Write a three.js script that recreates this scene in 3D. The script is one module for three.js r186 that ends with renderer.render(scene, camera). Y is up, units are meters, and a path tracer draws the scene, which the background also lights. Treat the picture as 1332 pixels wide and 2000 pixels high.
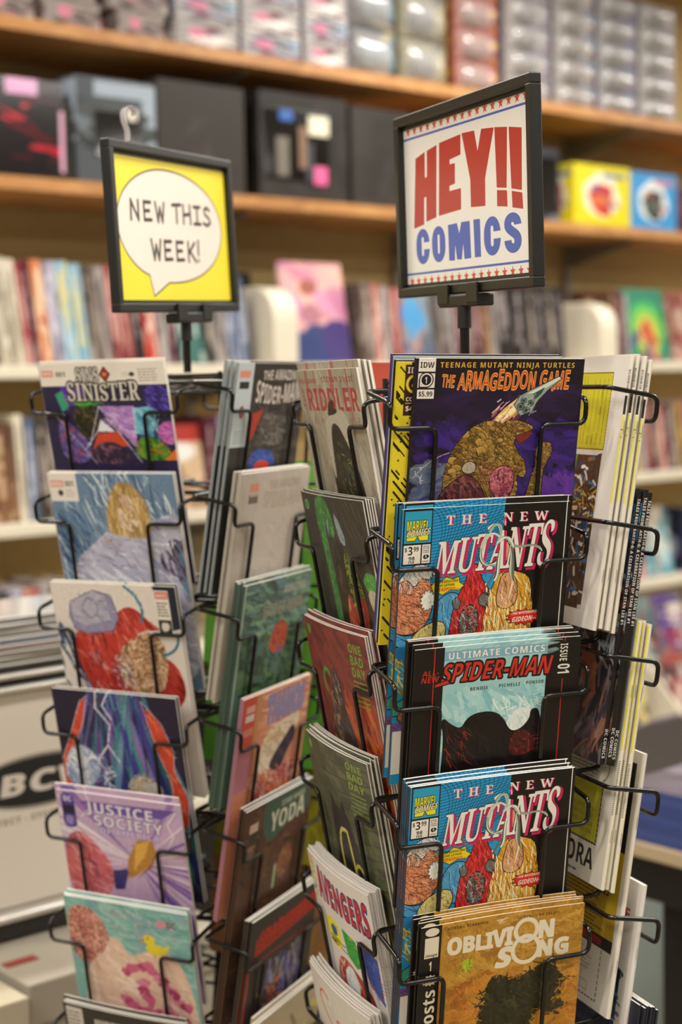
import * as THREE from 'three';
import { RoundedBoxGeometry } from 'three/addons/geometries/RoundedBoxGeometry.js';
import { mergeGeometries } from 'three/addons/utils/BufferGeometryUtils.js';
import { RectAreaLightUniformsLib } from 'three/addons/lights/RectAreaLightUniformsLib.js';

// ---------------------------------------------------------------- camera, light, exposure
const RAD = Math.PI / 180;
const EYE = 1.48;                                   // height of the lens above the floor
const scene = new THREE.Scene();
scene.background = new THREE.Color(0x0b0a09);
const camera = new THREE.PerspectiveCamera(36.87, 1332 / 2000, 0.05, 60);
camera.position.set(0, EYE, 0);
camera.rotation.order = 'YXZ';
camera.rotation.set(-4.64 * RAD, 0, -1.124 * RAD);
camera.focus = 1.39;
camera.userData.fStop = 3.8;
scene.add(camera);
const renderer = new THREE.WebGLRenderer({ antialias: true });
renderer.toneMapping = THREE.LinearToneMapping;
renderer.toneMappingExposure = 1.36;
renderer.shadowMap.enabled = true;
RectAreaLightUniformsLib.init();
const LAMP = { color: new THREE.Color(1.0, 0.955, 0.885), power: 40.0, glow: 16.0, w: 1.2, h: 0.15 };   // ceiling panels

// the shop's wall of shelves runs away to the right, 41 degrees from the picture plane
const WALL = 41 * RAD, WALL_Z = 4.5;
const WS = new THREE.Vector3(Math.cos(WALL), 0, -Math.sin(WALL));      // along the wall, to the right
const WN = new THREE.Vector3(Math.sin(WALL), 0, Math.cos(WALL));       // out of the wall, into the room
const wallPoint = (s, y, d) => new THREE.Vector3(0, y, -WALL_Z).addScaledVector(WS, s).addScaledVector(WN, d);
const CEILING = 3.0, ROOM = { s0: -5.6, s1: 4.4, d0: -0.38, d1: 6.2 };

const lampSpots = [];
for (const s of [-4.3, -1.9, 0.5, 2.9]) for (const d of [0.75, 2.75, 4.75]) lampSpots.push([s, d]);
for (const [s, d] of lampSpots) {
  const light = new THREE.RectAreaLight(LAMP.color, LAMP.power, LAMP.w, LAMP.h);
  light.position.copy(wallPoint(s, CEILING - 0.035, d));
  light.rotation.set(-Math.PI / 2, 0, 0); light.rotation.order = 'YXZ'; light.rotation.y = WALL;
  scene.add(light);
}

// ---------------------------------------------------------------- helpers
function rng(seed) { let a = seed >>> 0 || 1; return () => { a = (a + 0x6d2b79f5) | 0; let t = Math.imul(a ^ (a >>> 15), 1 | a); t = (t + Math.imul(t ^ (t >>> 7), 61 | t)) ^ t; return ((t ^ (t >>> 14)) >>> 0) / 4294967296; }; }
const taken = new Map();
function numbered(name) {
  const base = name.replace(/_\d{3}$/, ''), n = taken.get(base) ?? 0; taken.set(base, n + 1);
  return n ? base + '_' + String(n).padStart(3, '0') : base;
}
const ORD = ['', 'first', 'second', 'third', 'fourth', 'fifth', 'sixth', 'seventh', 'eighth', 'ninth', 'tenth', 'eleventh', 'twelfth', 'thirteenth', 'fourteenth', 'fifteenth', 'sixteenth', 'seventeenth', 'eighteenth', 'nineteenth', 'twentieth', 'twenty-first', 'twenty-second', 'twenty-third', 'twenty-fourth', 'twenty-fifth', 'twenty-sixth', 'twenty-seventh', 'twenty-eighth', 'twenty-ninth', 'thirtieth', 'thirty-first', 'thirty-second', 'thirty-third', 'thirty-fourth', 'thirty-fifth', 'thirty-sixth', 'thirty-seventh', 'thirty-eighth', 'thirty-ninth', 'fortieth', 'forty-first', 'forty-second', 'forty-third', 'forty-fourth', 'forty-fifth', 'forty-sixth', 'forty-seventh', 'forty-eighth', 'forty-ninth', 'fiftieth'];
function tag(o, label, category, group) { o.userData.label = label; o.userData.category = category; if (group) o.userData.group = group; else delete o.userData.group; return o; }
function thing(name, label, category, group) { const o = new THREE.Group(); o.name = numbered(name); tag(o, label, category, group); scene.add(o); return o; }
function part(name, geometry, material, parent) {
  const m = new THREE.Mesh(geometry, material); m.name = name; m.castShadow = m.receiveShadow = true; parent.add(m); return m;
}
function struct(name, geometry, material) { const m = part(name, geometry, material, scene); m.userData.kind = 'structure'; return m; }
function copyOf(root) { const c = root.clone(); c.name = numbered(root.name); scene.add(c); return c; }
function onWall(o, s, y, d, turn = 0) { o.position.copy(wallPoint(s, y, d)); o.rotation.y = WALL + turn; return o; }
const geoCache = new Map();
function cached(key, make) { if (!geoCache.has(key)) geoCache.set(key, make()); return geoCache.get(key); }
const rbox = (w, h, d, r = 0.002, seg = 2) => cached(`rb${w},${h},${d},${r},${seg}`, () => new RoundedBoxGeometry(w, h, d, seg, Math.min(r, w / 2.01, h / 2.01, d / 2.01)));
const moved = (g, x, y, z, rx = 0, ry = 0, rz = 0) => g.clone().applyMatrix4(new THREE.Matrix4().compose(new THREE.Vector3(x, y, z), new THREE.Quaternion().setFromEuler(new THREE.Euler(rx, ry, rz)), new THREE.Vector3(1, 1, 1)));
const mat = (color, rough = 0.6, more = {}) => new THREE.MeshStandardMaterial({ color, roughness: rough, ...more });
// a bent wire through points with rounded corners
function wirePath(points, bend = 0.006, closed = false) {
  const P = points.map((p) => new THREE.Vector3(...p)), path = new THREE.CurvePath(), n = P.length, out = [];
  for (let i = 0; i < n; i++) {
    const a = P[(i + n - 1) % n], b = P[i], c = P[(i + 1) % n];
    if (!closed && (i === 0 || i === n - 1)) { out.push([b, b, b]); continue; }
    const r1 = Math.min(bend, a.distanceTo(b) / 2.2), r2 = Math.min(bend, c.distanceTo(b) / 2.2);
    out.push([b.clone().lerp(a, r1 / a.distanceTo(b)), b, b.clone().lerp(c, r2 / c.distanceTo(b))]);
  }
  const pts = [];
  for (let i = 0; i < n; i++) {
    const [p, q, r] = out[i];
    if (p === r) { pts.push(p); continue; }
    for (let k = 0; k <= 4; k++) { const t = k / 4; pts.push(p.clone().multiplyScalar((1 - t) * (1 - t)).addScaledVector(q, 2 * t * (1 - t)).addScaledVector(r, t * t)); }
  }
  return pts;
}
// tube swept along a polyline (no twisting, exact corners)
function wire(points, radius = 0.0023, bend = 0.006, closed = false, sides = 8) {
  const pts = wirePath(points, bend, closed), n = pts.length, pos = [], nor = [], idx = [];
  let up = new THREE.Vector3(0.31, 0.77, 0.55).normalize();
  for (let i = 0; i < n; i++) {
    const a = pts[closed ? (i + n - 1) % n : Math.max(0, i - 1)], b = pts[closed ? (i + 1) % n : Math.min(n - 1, i + 1)];
    const t = b.clone().sub(a).normalize(), u = up.clone().addScaledVector(t, -up.dot(t)).normalize(), v = t.clone().cross(u);
    up = u;
    for (let k = 0; k < sides; k++) {
      const q = (k / sides) * 2 * Math.PI, d = u.clone().multiplyScalar(Math.cos(q)).addScaledVector(v, Math.sin(q));
      pos.push(pts[i].x + d.x * radius, pts[i].y + d.y * radius, pts[i].z + d.z * radius); nor.push(d.x, d.y, d.z);
    }
  }
  const rings = closed ? n : n - 1;
  for (let i = 0; i < rings; i++) for (let k = 0; k < sides; k++) {
    const a = i * sides + k, b = i * sides + (k + 1) % sides, c = ((i + 1) % n) * sides + k, d = ((i + 1) % n) * sides + (k + 1) % sides;
    idx.push(a, b, c, b, d, c);
  }
  if (!closed) for (const [i, s] of [[0, 1], [n - 1, -1]]) { const c = pos.length / 3; pos.push(pts[i].x, pts[i].y, pts[i].z); nor.push(0, 0, 1); for (let k = 0; k < sides; k++) { const a = i * sides + k, b = i * sides + (k + 1) % sides; if (s > 0) idx.push(c, b, a); else idx.push(c, a, b); } }
  const g = new THREE.BufferGeometry();
  g.setAttribute('position', new THREE.Float32BufferAttribute(pos, 3)); g.setAttribute('normal', new THREE.Float32BufferAttribute(nor, 3));
  g.setAttribute('uv', new THREE.Float32BufferAttribute(new Float32Array(pos.length / 3 * 2), 2)); g.setIndex(idx);
  return g;
}

// ---------------------------------------------------------------- print: canvases 100 units wide
function canvasTexture(W, H, draw, units = 100) {
  const cv = document.createElement('canvas'); cv.width = W; cv.height = H;
  const c = cv.getContext('2d'); c.scale(W / units, W / units); c.lineJoin = 'round'; c.lineCap = 'round';
  draw(c, units, units * H / W);
  const t = new THREE.CanvasTexture(cv); t.colorSpace = THREE.SRGBColorSpace; t.anisotropy = 8; t.magFilter = THREE.LinearFilter; return t;
}
function pl(c, color, pts, stroke, sw = 0.6) {
  c.beginPath(); for (let i = 0; i < pts.length; i += 2) c[i ? 'lineTo' : 'moveTo'](pts[i], pts[i + 1]); c.closePath();
  if (color) { c.fillStyle = color; c.fill(); } if (stroke) { c.strokeStyle = stroke; c.lineWidth = sw; c.stroke(); }
}
function box(c, color, x, y, w, h, stroke, sw = 0.6) { if (color) { c.fillStyle = color; c.fillRect(x, y, w, h); } if (stroke) { c.strokeStyle = stroke; c.lineWidth = sw; c.strokeRect(x, y, w, h); } }
function blobPath(c, cx, cy, rx, ry, seed, rough, n) {
  const R = rng(seed), p = [];
  for (let i = 0; i < n; i++) { const a = i / n * 2 * Math.PI, k = 1 + (R() - 0.5) * 2 * rough; p.push([cx + Math.cos(a) * rx * k, cy + Math.sin(a) * ry * k]); }
  c.beginPath();
  for (let i = 0; i < n; i++) { const a = p[i], b = p[(i + 1) % n], m = [(a[0] + b[0]) / 2, (a[1] + b[1]) / 2]; if (!i) { const z = p[n - 1]; c.moveTo((z[0] + a[0]) / 2, (z[1] + a[1]) / 2); } c.quadraticCurveTo(a[0], a[1], m[0], m[1]); }
  c.closePath();
}
function bl(c, color, cx, cy, rx, ry, seed = 1, rough = 0.15, stroke, sw = 0.5, n = 14) {
  blobPath(c, cx, cy, rx, ry, seed, rough, n); if (color) { c.fillStyle = color; c.fill(); } if (stroke) { c.strokeStyle = stroke; c.lineWidth = sw; c.stroke(); }
}
// short brush strokes of the given colours in a rectangle
function br(c, seed, n, colors, x0, y0, x1, y1, len = 6, lw = 1.5, ang = 0, jit = 0.6, alpha = 0.7) {
  const R = rng(seed); c.globalAlpha = alpha;
  for (let i = 0; i < n; i++) {
    const x = x0 + R() * (x1 - x0), y = y0 + R() * (y1 - y0), a = ang + (R() - 0.5) * 2 * jit, l = len * (0.4 + R());
    c.strokeStyle = colors[Math.floor(R() * colors.length)]; c.lineWidth = lw * (0.4 + R());
    c.beginPath(); c.moveTo(x, y); c.quadraticCurveTo(x + Math.cos(a) * l / 2 + (R() - 0.5) * l * 0.3, y + Math.sin(a) * l / 2 + (R() - 0.5) * l * 0.3, x + Math.cos(a) * l, y + Math.sin(a) * l); c.stroke();
  }
  c.globalAlpha = 1;
}
// a painted mass: outline filled with a base colour and strokes kept inside it
function mass(c, seed, base, pts, colors, n, len, lw, ang, jit = 0.7, ink) {
  let x0 = 1e9, y0 = 1e9, x1 = -1e9, y1 = -1e9;
  for (let i = 0; i < pts.length; i += 2) { x0 = Math.min(x0, pts[i]); x1 = Math.max(x1, pts[i]); y0 = Math.min(y0, pts[i + 1]); y1 = Math.max(y1, pts[i + 1]); }
  const path = () => { const k = pts.length / 2; c.beginPath(); for (let i = 0; i < k; i++) { const a = [pts[2 * i], pts[2 * i + 1]], j = (i + 1) % k, b = [pts[2 * j], pts[2 * j + 1]], m = [(a[0] + b[0]) / 2, (a[1] + b[1]) / 2]; if (!i) { const z = [pts[2 * k - 2], pts[2 * k - 1]]; c.moveTo((z[0] + a[0]) / 2, (z[1] + a[1]) / 2); } c.quadraticCurveTo(a[0], a[1], m[0], m[1]); } c.closePath(); };
  c.save(); path(); c.fillStyle = base; c.fill(); c.clip(); br(c, seed, n, colors, x0, y0, x1, y1, len, lw, ang, jit, 0.8); c.restore();
  if (ink) { path(); c.strokeStyle = ink; c.lineWidth = 0.5; c.stroke(); }
}
// text stretched into the box x, y, w, h; o: color, stroke, sw, font, ls, skew, rot, dy
function tx(c, str, x, y, w, h, o = {}) {
  const font = `${o.weight ?? 'bold'} 100px ${o.font ?? 'sans-serif'}`;
  c.save(); c.translate(x, y); if (o.rot) c.rotate(o.rot); if (o.skew) c.transform(1, o.skewY ?? 0, -o.skew, 1, o.skew * h, 0); else if (o.skewY) c.transform(1, o.skewY, 0, 1, 0, 0);
  c.font = font; c.textBaseline = 'alphabetic';
  const ls = (o.ls ?? 0) * 100; let total = 0, up = 1, down = 0; const adv = [];
  for (const ch of str) { const m = c.measureText(ch); adv.push(m.width); total += m.width + ls; if (ch !== ' ') { up = Math.max(up, m.actualBoundingBoxAscent); down = Math.max(down, m.actualBoundingBoxDescent); } }
  if (!o.full) down = 0;
  total -= ls; c.scale(w / total, h / (up + down)); let px = 0, i = 0;
  c.lineJoin = 'round';
  const each = (f) => { px = 0; i = 0; for (const ch of str) { const t = str.length > 1 ? i / (str.length - 1) : 0.5, dy = o.dy ? o.dy(t) * (up + down) : 0, k = o.tall ? o.tall(t) : 1; c.save(); c.translate(px, up + dy); c.scale(1, k); f(ch); c.restore(); px += adv[i] + ls; i++; } };
  if (o.shadow) { c.fillStyle = o.shadow; c.save(); c.translate(o.sx ?? 5, o.sy ?? 3); each((ch) => c.fillText(ch, 0, 0)); if (o.fat) { c.strokeStyle = o.shadow; c.lineWidth = o.fat; each((ch) => c.strokeText(ch, 0, 0)); } c.restore(); }
  if (o.stroke) { c.strokeStyle = o.stroke; c.lineWidth = o.sw ?? 8; each((ch) => c.strokeText(ch, 0, 0)); }
  c.fillStyle = o.color ?? '#000'; each((ch) => c.fillText(ch, 0, 0));
  if (o.fat && !o.shadow) { c.strokeStyle = o.color; c.lineWidth = o.fat; each((ch) => c.strokeText(ch, 0, 0)); }
  c.restore();
}
// overlapping plates inside an outline, each inked and touched with light paint (scales, folds, crags)
function plates(c, seed, pts, tones, n, rx, ry, ang, ink = '#1a130b') {
  const R = rng(seed), k = pts.length / 2; let x0 = 1e9, y0 = 1e9, x1 = -1e9, y1 = -1e9;
  for (let i = 0; i < k; i++) { x0 = Math.min(x0, pts[2 * i]); x1 = Math.max(x1, pts[2 * i]); y0 = Math.min(y0, pts[2 * i + 1]); y1 = Math.max(y1, pts[2 * i + 1]); }
  c.save(); c.beginPath(); for (let i = 0; i < k; i++) { const a = [pts[2 * i], pts[2 * i + 1]], j = (i + 1) % k, m = [(a[0] + pts[2 * j]) / 2, (a[1] + pts[2 * j + 1]) / 2]; if (!i) c.moveTo((pts[2 * k - 2] + a[0]) / 2, (pts[2 * k - 1] + a[1]) / 2); c.quadraticCurveTo(a[0], a[1], m[0], m[1]); } c.closePath(); c.clip();
  for (let i = 0; i < n; i++) {
    const x = x0 + R() * (x1 - x0), y = y0 + (i / n) * (y1 - y0) + (R() - 0.5) * 3, s = 0.6 + R() * 0.7, tone = tones[Math.floor(R() * (tones.length - 1))];
    c.save(); c.translate(x, y); c.rotate(ang + (R() - 0.5) * 0.9); c.beginPath(); c.ellipse(0, 0, rx * s, ry * s, 0, 0, 7); c.fillStyle = tone; c.fill(); c.strokeStyle = ink; c.lineWidth = 0.16; c.stroke();
    c.strokeStyle = tones[tones.length - 1]; c.lineWidth = 0.2; c.beginPath(); c.ellipse(0, 0, rx * s * 0.62, ry * s * 0.62, 0, 3.6, 5.4); c.stroke(); c.restore();
  }
  c.restore();
}
function clipTo(c, pts, smooth = true) { const k = pts.length / 2; c.beginPath(); for (let i = 0; i < k; i++) { const a = [pts[2 * i], pts[2 * i + 1]], j = (i + 1) % k, m = [(a[0] + pts[2 * j]) / 2, (a[1] + pts[2 * j + 1]) / 2]; if (!smooth) { c[i ? 'lineTo' : 'moveTo'](a[0], a[1]); continue; } if (!i) c.moveTo((pts[2 * k - 2] + a[0]) / 2, (pts[2 * k - 1] + a[1]) / 2); c.quadraticCurveTo(a[0], a[1], m[0], m[1]); } c.closePath(); c.clip(); let x0 = 1e9, y0 = 1e9, x1 = -1e9, y1 = -1e9; for (let i = 0; i < k; i++) { x0 = Math.min(x0, pts[2 * i]); x1 = Math.max(x1, pts[2 * i]); y0 = Math.min(y0, pts[2 * i + 1]); y1 = Math.max(y1, pts[2 * i + 1]); } return [x0, y0, x1, y1]; }
// pointed slivers of paint or ink inside an outline
function shards(c, seed, pts, tones, n, len, wid, ang, jit = 0.4, alpha = 0.9) {
  const R = rng(seed); c.save(); const [x0, y0, x1, y1] = clipTo(c, pts); c.globalAlpha = alpha;
  for (let i = 0; i < n; i++) {
    const x = x0 + R() * (x1 - x0), y = y0 + R() * (y1 - y0), a = ang + (R() - 0.5) * 2 * jit, l = len * (0.4 + R()), w = wid * (0.4 + R()), b = (R() - 0.5) * l * 0.4; c.fillStyle = tones[Math.floor(R() * tones.length)];
    const ca = Math.cos(a), sa = Math.sin(a), P = (u, v) => [x + ca * u - sa * v, y + sa * u + ca * v]; c.beginPath(); c.moveTo(...P(-l / 2, 0)); c.quadraticCurveTo(...P(0, b + w), ...P(l / 2, 0)); c.quadraticCurveTo(...P(0, b - w), ...P(-l / 2, 0)); c.fill();
  }
  c.restore();
}
function curls(c, seed, pts, tones, n, r, lw) { const R = rng(seed); c.save(); const [x0, y0, x1, y1] = clipTo(c, pts); for (let i = 0; i < n; i++) { c.strokeStyle = tones[Math.floor(R() * tones.length)]; c.lineWidth = lw * (0.5 + R()); const x = x0 + R() * (x1 - x0), y = y0 + R() * (y1 - y0), a = R() * 6.28; c.beginPath(); c.ellipse(x, y, r * (0.4 + R()), r * (0.3 + 0.6 * R()), a, 0, 2.4 + R() * 2); c.stroke(); } c.restore(); }
// breaks painted areas up into small dabs of the colours that are already there
function paint(c, seed, n, len, lw, x0, y0, x1, y1, jit = 22) {
  const cv = c.canvas, m = c.getTransform(), R = rng(seed), img = c.getImageData(0, 0, cv.width, cv.height).data;
  for (let i = 0; i < n; i++) {
    const x = x0 + R() * (x1 - x0), y = y0 + R() * (y1 - y0), px = Math.min(cv.width - 1, Math.max(0, Math.round(m.a * x + m.e))), py = Math.min(cv.height - 1, Math.max(0, Math.round(m.d * y + m.f))), k = (py * cv.width + px) * 4, j = (R() - 0.5) * 2 * jit, t = (R() - 0.5) * jit * 0.5;
    c.strokeStyle = `rgb(${Math.max(0, Math.min(255, img[k] + j + t))},${Math.max(0, Math.min(255, img[k + 1] + j))},${Math.max(0, Math.min(255, img[k + 2] + j - t))})`; c.lineWidth = lw * (0.3 + R()); c.globalAlpha = 0.8;
    const a = R() * 6.283, l = len * (0.3 + R()), sx = x + (R() - 0.5) * len, sy = y + (R() - 0.5) * len; c.beginPath(); c.moveTo(sx, sy); c.quadraticCurveTo(sx + Math.cos(a) * l * 0.5 + (R() - 0.5) * l * 0.5, sy + Math.sin(a) * l * 0.5, sx + Math.cos(a) * l, sy + Math.sin(a) * l); c.stroke();
  }
  c.globalAlpha = 1;
}
function lines(c, seed, x, y, w, h, n, color, lw = 0.5) { const R = rng(seed); c.strokeStyle = color; c.lineWidth = lw; c.lineCap = 'butt'; for (let i = 0; i < n; i++) { const yy = y + (i + 0.5) * h / n; let xx = x; const end = x + w * (0.75 + 0.25 * R()); while (xx < end) { const l = 1 + R() * 3; c.beginPath(); c.moveTo(xx, yy); c.lineTo(Math.min(end, xx + l), yy); c.stroke(); xx += l + 0.6; } } c.lineCap = 'round'; }
function barcode(c, seed, x, y, w, h, vertical) { const R = rng(seed); box(c, '#efe9dd', x, y, w, h); c.fillStyle = '#151210'; let q = (vertical ? h : w) * 0.06; const L = vertical ? h : w; while (q < L * 0.94) { const t = L * (0.008 + 0.018 * R()); if (vertical) c.fillRect(x + w * 0.3, y + q, w * 0.62, t); else c.fillRect(x + q, y + h * 0.08, t, h * 0.62); q += t + L * (0.008 + 0.016 * R()); } }
function burst(c, color, cx, cy, rx, ry, n, seed, stroke, sw = 0.5) { const R = rng(seed), p = []; for (let i = 0; i < n * 2; i++) { const a = i / n * Math.PI, k = i % 2 ? 0.72 + R() * 0.08 : 0.95 + R() * 0.15; p.push(cx + Math.cos(a) * rx * k, cy + Math.sin(a) * ry * k); } pl(c, color, p, stroke, sw); }
// ---------------------------------------------------------------- covers (100 x 155 units); figures on them are plain stand-in masses
const COVER = {};
const cover = (key, W, draw, ys = 1) => { COVER[key] = canvasTexture(W, Math.round(W * 1.548), (c, w, h) => { c.scale(1, ys); draw(c, w, h / ys); }); };

cover('reptile', 800, (c, W, H) => {                       // dark purple night, tawny scaled mass, rocket
  box(c, '#1c1320', 0, 0, W, H); br(c, 3, 260, ['#2a1838', '#1f1430', '#301b48', '#21152c'], 0, 16, W, 50, 14, 4, 0.2);
  br(c, 4, 300, ['#44258a', '#351e70', '#3f2680', '#2a1a58'], 0, 34, W, 95, 14, 4, 0.3); br(c, 5, 160, ['#4a5678', '#5c6c84', '#463a7c', '#74848e'], 0, 58, 30, 84, 10, 3, -0.3); br(c, 6, 80, ['#6a3aa0', '#5a2f90'], 78, 62, 100, 84, 10, 3, 1.4);
  c.strokeStyle = '#c9b6c8'; c.lineWidth = 0.45; c.beginPath(); c.moveTo(2, 64); c.quadraticCurveTo(12, 52, 26, 50); c.stroke(); br(c, 7, 14, ['#d8cfd8'], 2, 58, 9, 66, 1.6, 0.5, 1.2, 1.4);
  pl(c, '#e3b95c', [41, 38, 47, 33, 53, 27, 61, 21, 66, 24, 58, 32, 49, 39]); pl(c, '#fff1b0', [50, 32, 61, 22, 65, 24, 56, 32]); br(c, 8, 60, ['#b5407a', '#f4d27a', '#fff3c8', '#c65a8c'], 48, 22, 64, 36, 4, 0.7, 2.4, 0.2);
  const scaled = (pts, seed) => { mass(c, seed, '#86652a', pts, ['#a5813a', '#6a4f22', '#8f6d30', '#b8944a', '#4a3818'], 420, 3.4, 1.1, 1.1, 0.7, '#1d160c'); };
  scaled([19, 72, 21, 56, 26, 46, 33, 38, 42, 33.5, 51, 34, 58, 40, 62, 50, 64, 62, 66, 78, 44, 90, 22, 88], 11); scaled([47, 40, 54, 34, 62, 33, 71, 36, 72, 39, 64, 41, 60, 44, 64, 52, 68, 55, 70, 62, 68, 66, 58, 60, 50, 52], 12);
  const T1 = ['#8f6c2c', '#a07c36', '#7a5a24', '#b08c42', '#66491d', '#d2b066']; plates(c, 61, [19, 72, 21, 56, 26, 46, 33, 38, 42, 33.5, 51, 34, 58, 40, 62, 50, 64, 62, 66, 78, 44, 90, 22, 88], T1, 300, 2.6, 1.7, 0.4); plates(c, 62, [47, 40, 54, 34, 62, 33, 71, 36, 72, 39, 64, 41, 60, 44, 64, 52, 68, 55, 70, 62, 68, 66, 58, 60, 50, 52], T1, 130, 1.7, 1.1, 0.3);
  c.strokeStyle = '#2a2010'; c.lineWidth = 0.3; for (let k = 0; k < 3; k++) { c.beginPath(); c.moveTo(22 + k * 3, 50 - k * 1.8); c.quadraticCurveTo(34 + k * 3, 56 - k * 1.2, 46 + k * 2.4, 78); c.stroke(); c.beginPath(); c.moveTo(20 + k * 1.0, 70 - k * 3.6); c.quadraticCurveTo(40, 62 - k * 3, 62, 72 - k * 4.4); c.stroke(); }
  shards(c, 331, [47, 40, 54, 34, 62, 33, 71, 36, 72, 39, 64, 41, 60, 44, 64, 52, 68, 55, 70, 62, 68, 66, 58, 60, 50, 52], ['#e0c27a', '#2a1e0c', '#c8a252'], 40, 4, 0.3, 0.6, 0.7); shards(c, 332, [19, 72, 21, 56, 26, 46, 33, 38, 42, 33.5, 51, 34, 54, 50, 44, 60, 30, 66], ['#d8b868', '#c29a4a', '#20160a', '#4a3614'], 110, 5, 0.4, 0.9, 0.6); c.strokeStyle = '#f0e2c0'; c.lineWidth = 0.3; for (let k = 0; k < 9; k++) { c.beginPath(); c.moveTo(62.5 + k, 40.6 - k * 0.12); c.lineTo(62.8 + k, 42 - k * 0.12); c.stroke(); }
  pl(c, '#7c2a22', [61, 42, 71, 39, 70, 43, 64, 47], '#1d160c', 0.3);
  mass(c, 15, '#a8505c', [49, 74, 47, 64, 51, 59, 58, 58, 63, 63, 62, 74, 56, 79], ['#c46a74', '#86384a', '#d08a8a', '#5c2434'], 200, 3, 0.8, 0.4, 1.4, '#2a1016'); br(c, 16, 50, ['#c88a80', '#8a3c48'], 40, 55, 60, 66, 4, 0.5, 0.9, 1.2);
  mass(c, 17, '#5a2a2e', [14, 88, 17, 74, 26, 66, 33, 62, 40, 66, 46, 74, 48, 90], ['#743a3c', '#3e1c20', '#8a5048', '#2a1214'], 220, 4, 1.0, 0.9, 0.9, '#180c0e'); mass(c, 18, '#b0a08c', [30, 61, 31, 57, 35, 55, 39, 57, 39, 61, 35, 63], ['#c8baa6', '#8a7a68'], 20, 2, 0.5, 0.8, 1, '#2a2018');
  mass(c, 19, '#8a6a34', [70, 88, 71, 70, 75, 58, 74, 50, 77, 45, 84, 46, 85, 52, 80, 60, 80, 74, 78, 90], ['#a5854a', '#5f4822', '#b89a5c', '#3b2d16'], 140, 3, 0.9, 1.5, 0.5, '#1a140a');
  plates(c, 65, [70, 88, 71, 70, 75, 58, 74, 50, 77, 45, 84, 46, 85, 52, 80, 60, 80, 74, 78, 90], T1, 70, 1.4, 0.9, 0.2); paint(c, 21, 1500, 1.6, 0.35, 0, 30, 100, 95, 20);
  const title = { stroke: '#e6b04c', sw: 10, skew: 0.06, weight: 'normal' };
  tx(c, 'TEENAGE MUTANT NINJA TURTLES', 13.6, 2, 80.6, 2.9, { color: '#dfae34', ls: 0.1 });
  tx(c, 'THE', 15, 8.6, 7.6, 6.4, { ...title, color: '#dc5230', dy: (t) => 0.06 * t });
  tx(c, 'ARMAGEDDON GAME', 24.5, 8, 67, 8.4, { ...title, color: '#dc4624', ls: 0.02, tall: (t) => 1.0 + 0.22 * Math.abs(Math.sin(t * 23)), dy: (t) => 0.07 * Math.sin(t * 31) });
  pl(c, '#93a39a', [59, 25, 62, 20, 68, 17, 76, 13.5, 85, 9.4, 87, 10.6, 79, 17, 73, 23, 70, 29, 63, 31], '#2a3030', 0.4); pl(c, '#d4e0d2', [66, 19, 85, 9.8, 86.4, 10.8, 73, 18.4]); for (const q of [[63, 26, 2.2], [66.6, 28, 2.2], [64.6, 22.6, 1.8], [69, 24, 1.8]]) { bl(c, '#6a7a74', q[0], q[1], q[2], q[2] * 0.9, 3, 0.08, '#1c2422', 0.35); bl(c, '#2c3836', q[0], q[1], q[2] * 0.5, q[2] * 0.45, 3, 0.08); } pl(c, '#3c4a4a', [70, 19, 77, 15.4, 75, 19, 71, 22.4]); br(c, 23, 40, ['#b8c8be', '#5c6c66', '#c0b46a'], 61, 19, 74, 29, 2, 0.4, 2.5, 0.5);
  box(c, '#ece6da', 1.2, -1, 9.8, 22.4); tx(c, 'IDW', 2.0, 2, 8.2, 3, { color: '#16110f' }); box(c, '#1c1320', 1.2, 7, 9.8, 0.9); c.fillStyle = '#1c1320'; c.beginPath(); c.arc(6.1, 11.4, 4.2, 0, 7); c.fill(); box(c, '#1c1320', 1.8, 11.4, 4.3, 4.2); c.lineWidth = 0.8; c.strokeStyle = '#ece6da'; c.beginPath(); c.arc(6.1, 11.4, 3.2, 0.5 * Math.PI, 2.5 * Math.PI); c.moveTo(6.1, 14.6); c.lineTo(2.9, 14.6); c.lineTo(2.9, 11.4); c.stroke(); tx(c, '1', 5.2, 9.6, 1.7, 3.6, { color: '#ece6da' }); box(c, '#1c1320', 1.2, 15.6, 9.8, 0.9); tx(c, '$5.99', 2, 17.4, 8.2, 2.9, { color: '#16110f' });
});
cover('hatch', 420, (c, W, H) => {                         // yellow with black slanting dashes, brown badge
  box(c, '#e6d22c', 0, 0, W, H); const R = rng(5); c.strokeStyle = '#17120c';
  for (let i = 0; i < 90; i++) { const x = R() * 40 - 8, y = R() * 160, l = 2 + R() * 9; c.lineWidth = 0.5 + R() * 0.8; c.beginPath(); c.moveTo(x, y); c.lineTo(x + l, y + l * 1.1); c.stroke(); } for (let i = 0; i < 26; i++) { c.fillStyle = '#17120c'; c.beginPath(); c.arc(R() * 10, R() * 155, 0.5, 0, 7); c.fill(); }
  box(c, '#3a1f14', 4.6, 1.4, 40, 27); tx(c, 'IDW', 5.6, 2.6, 10, 3.4, { color: '#e9e2d0' }); c.strokeStyle = '#e6d22c'; c.lineWidth = 1.5; c.beginPath(); c.arc(10.4, 11.6, 4.4, 0, 7); c.stroke(); tx(c, '4', 8.6, 9.2, 3.6, 4.8, { color: '#e6d22c' }); tx(c, 'COVER A', 5.6, 18.4, 13, 2.2, { color: '#e9e2d0' }); box(c, '#e9e2d0', 5.6, 21.6, 13, 0.4); tx(c, '$4.99', 5.6, 23, 11, 3, { color: '#e9e2d0' }); box(c, '#20181a', 47, 0, 53, H);
});
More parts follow.
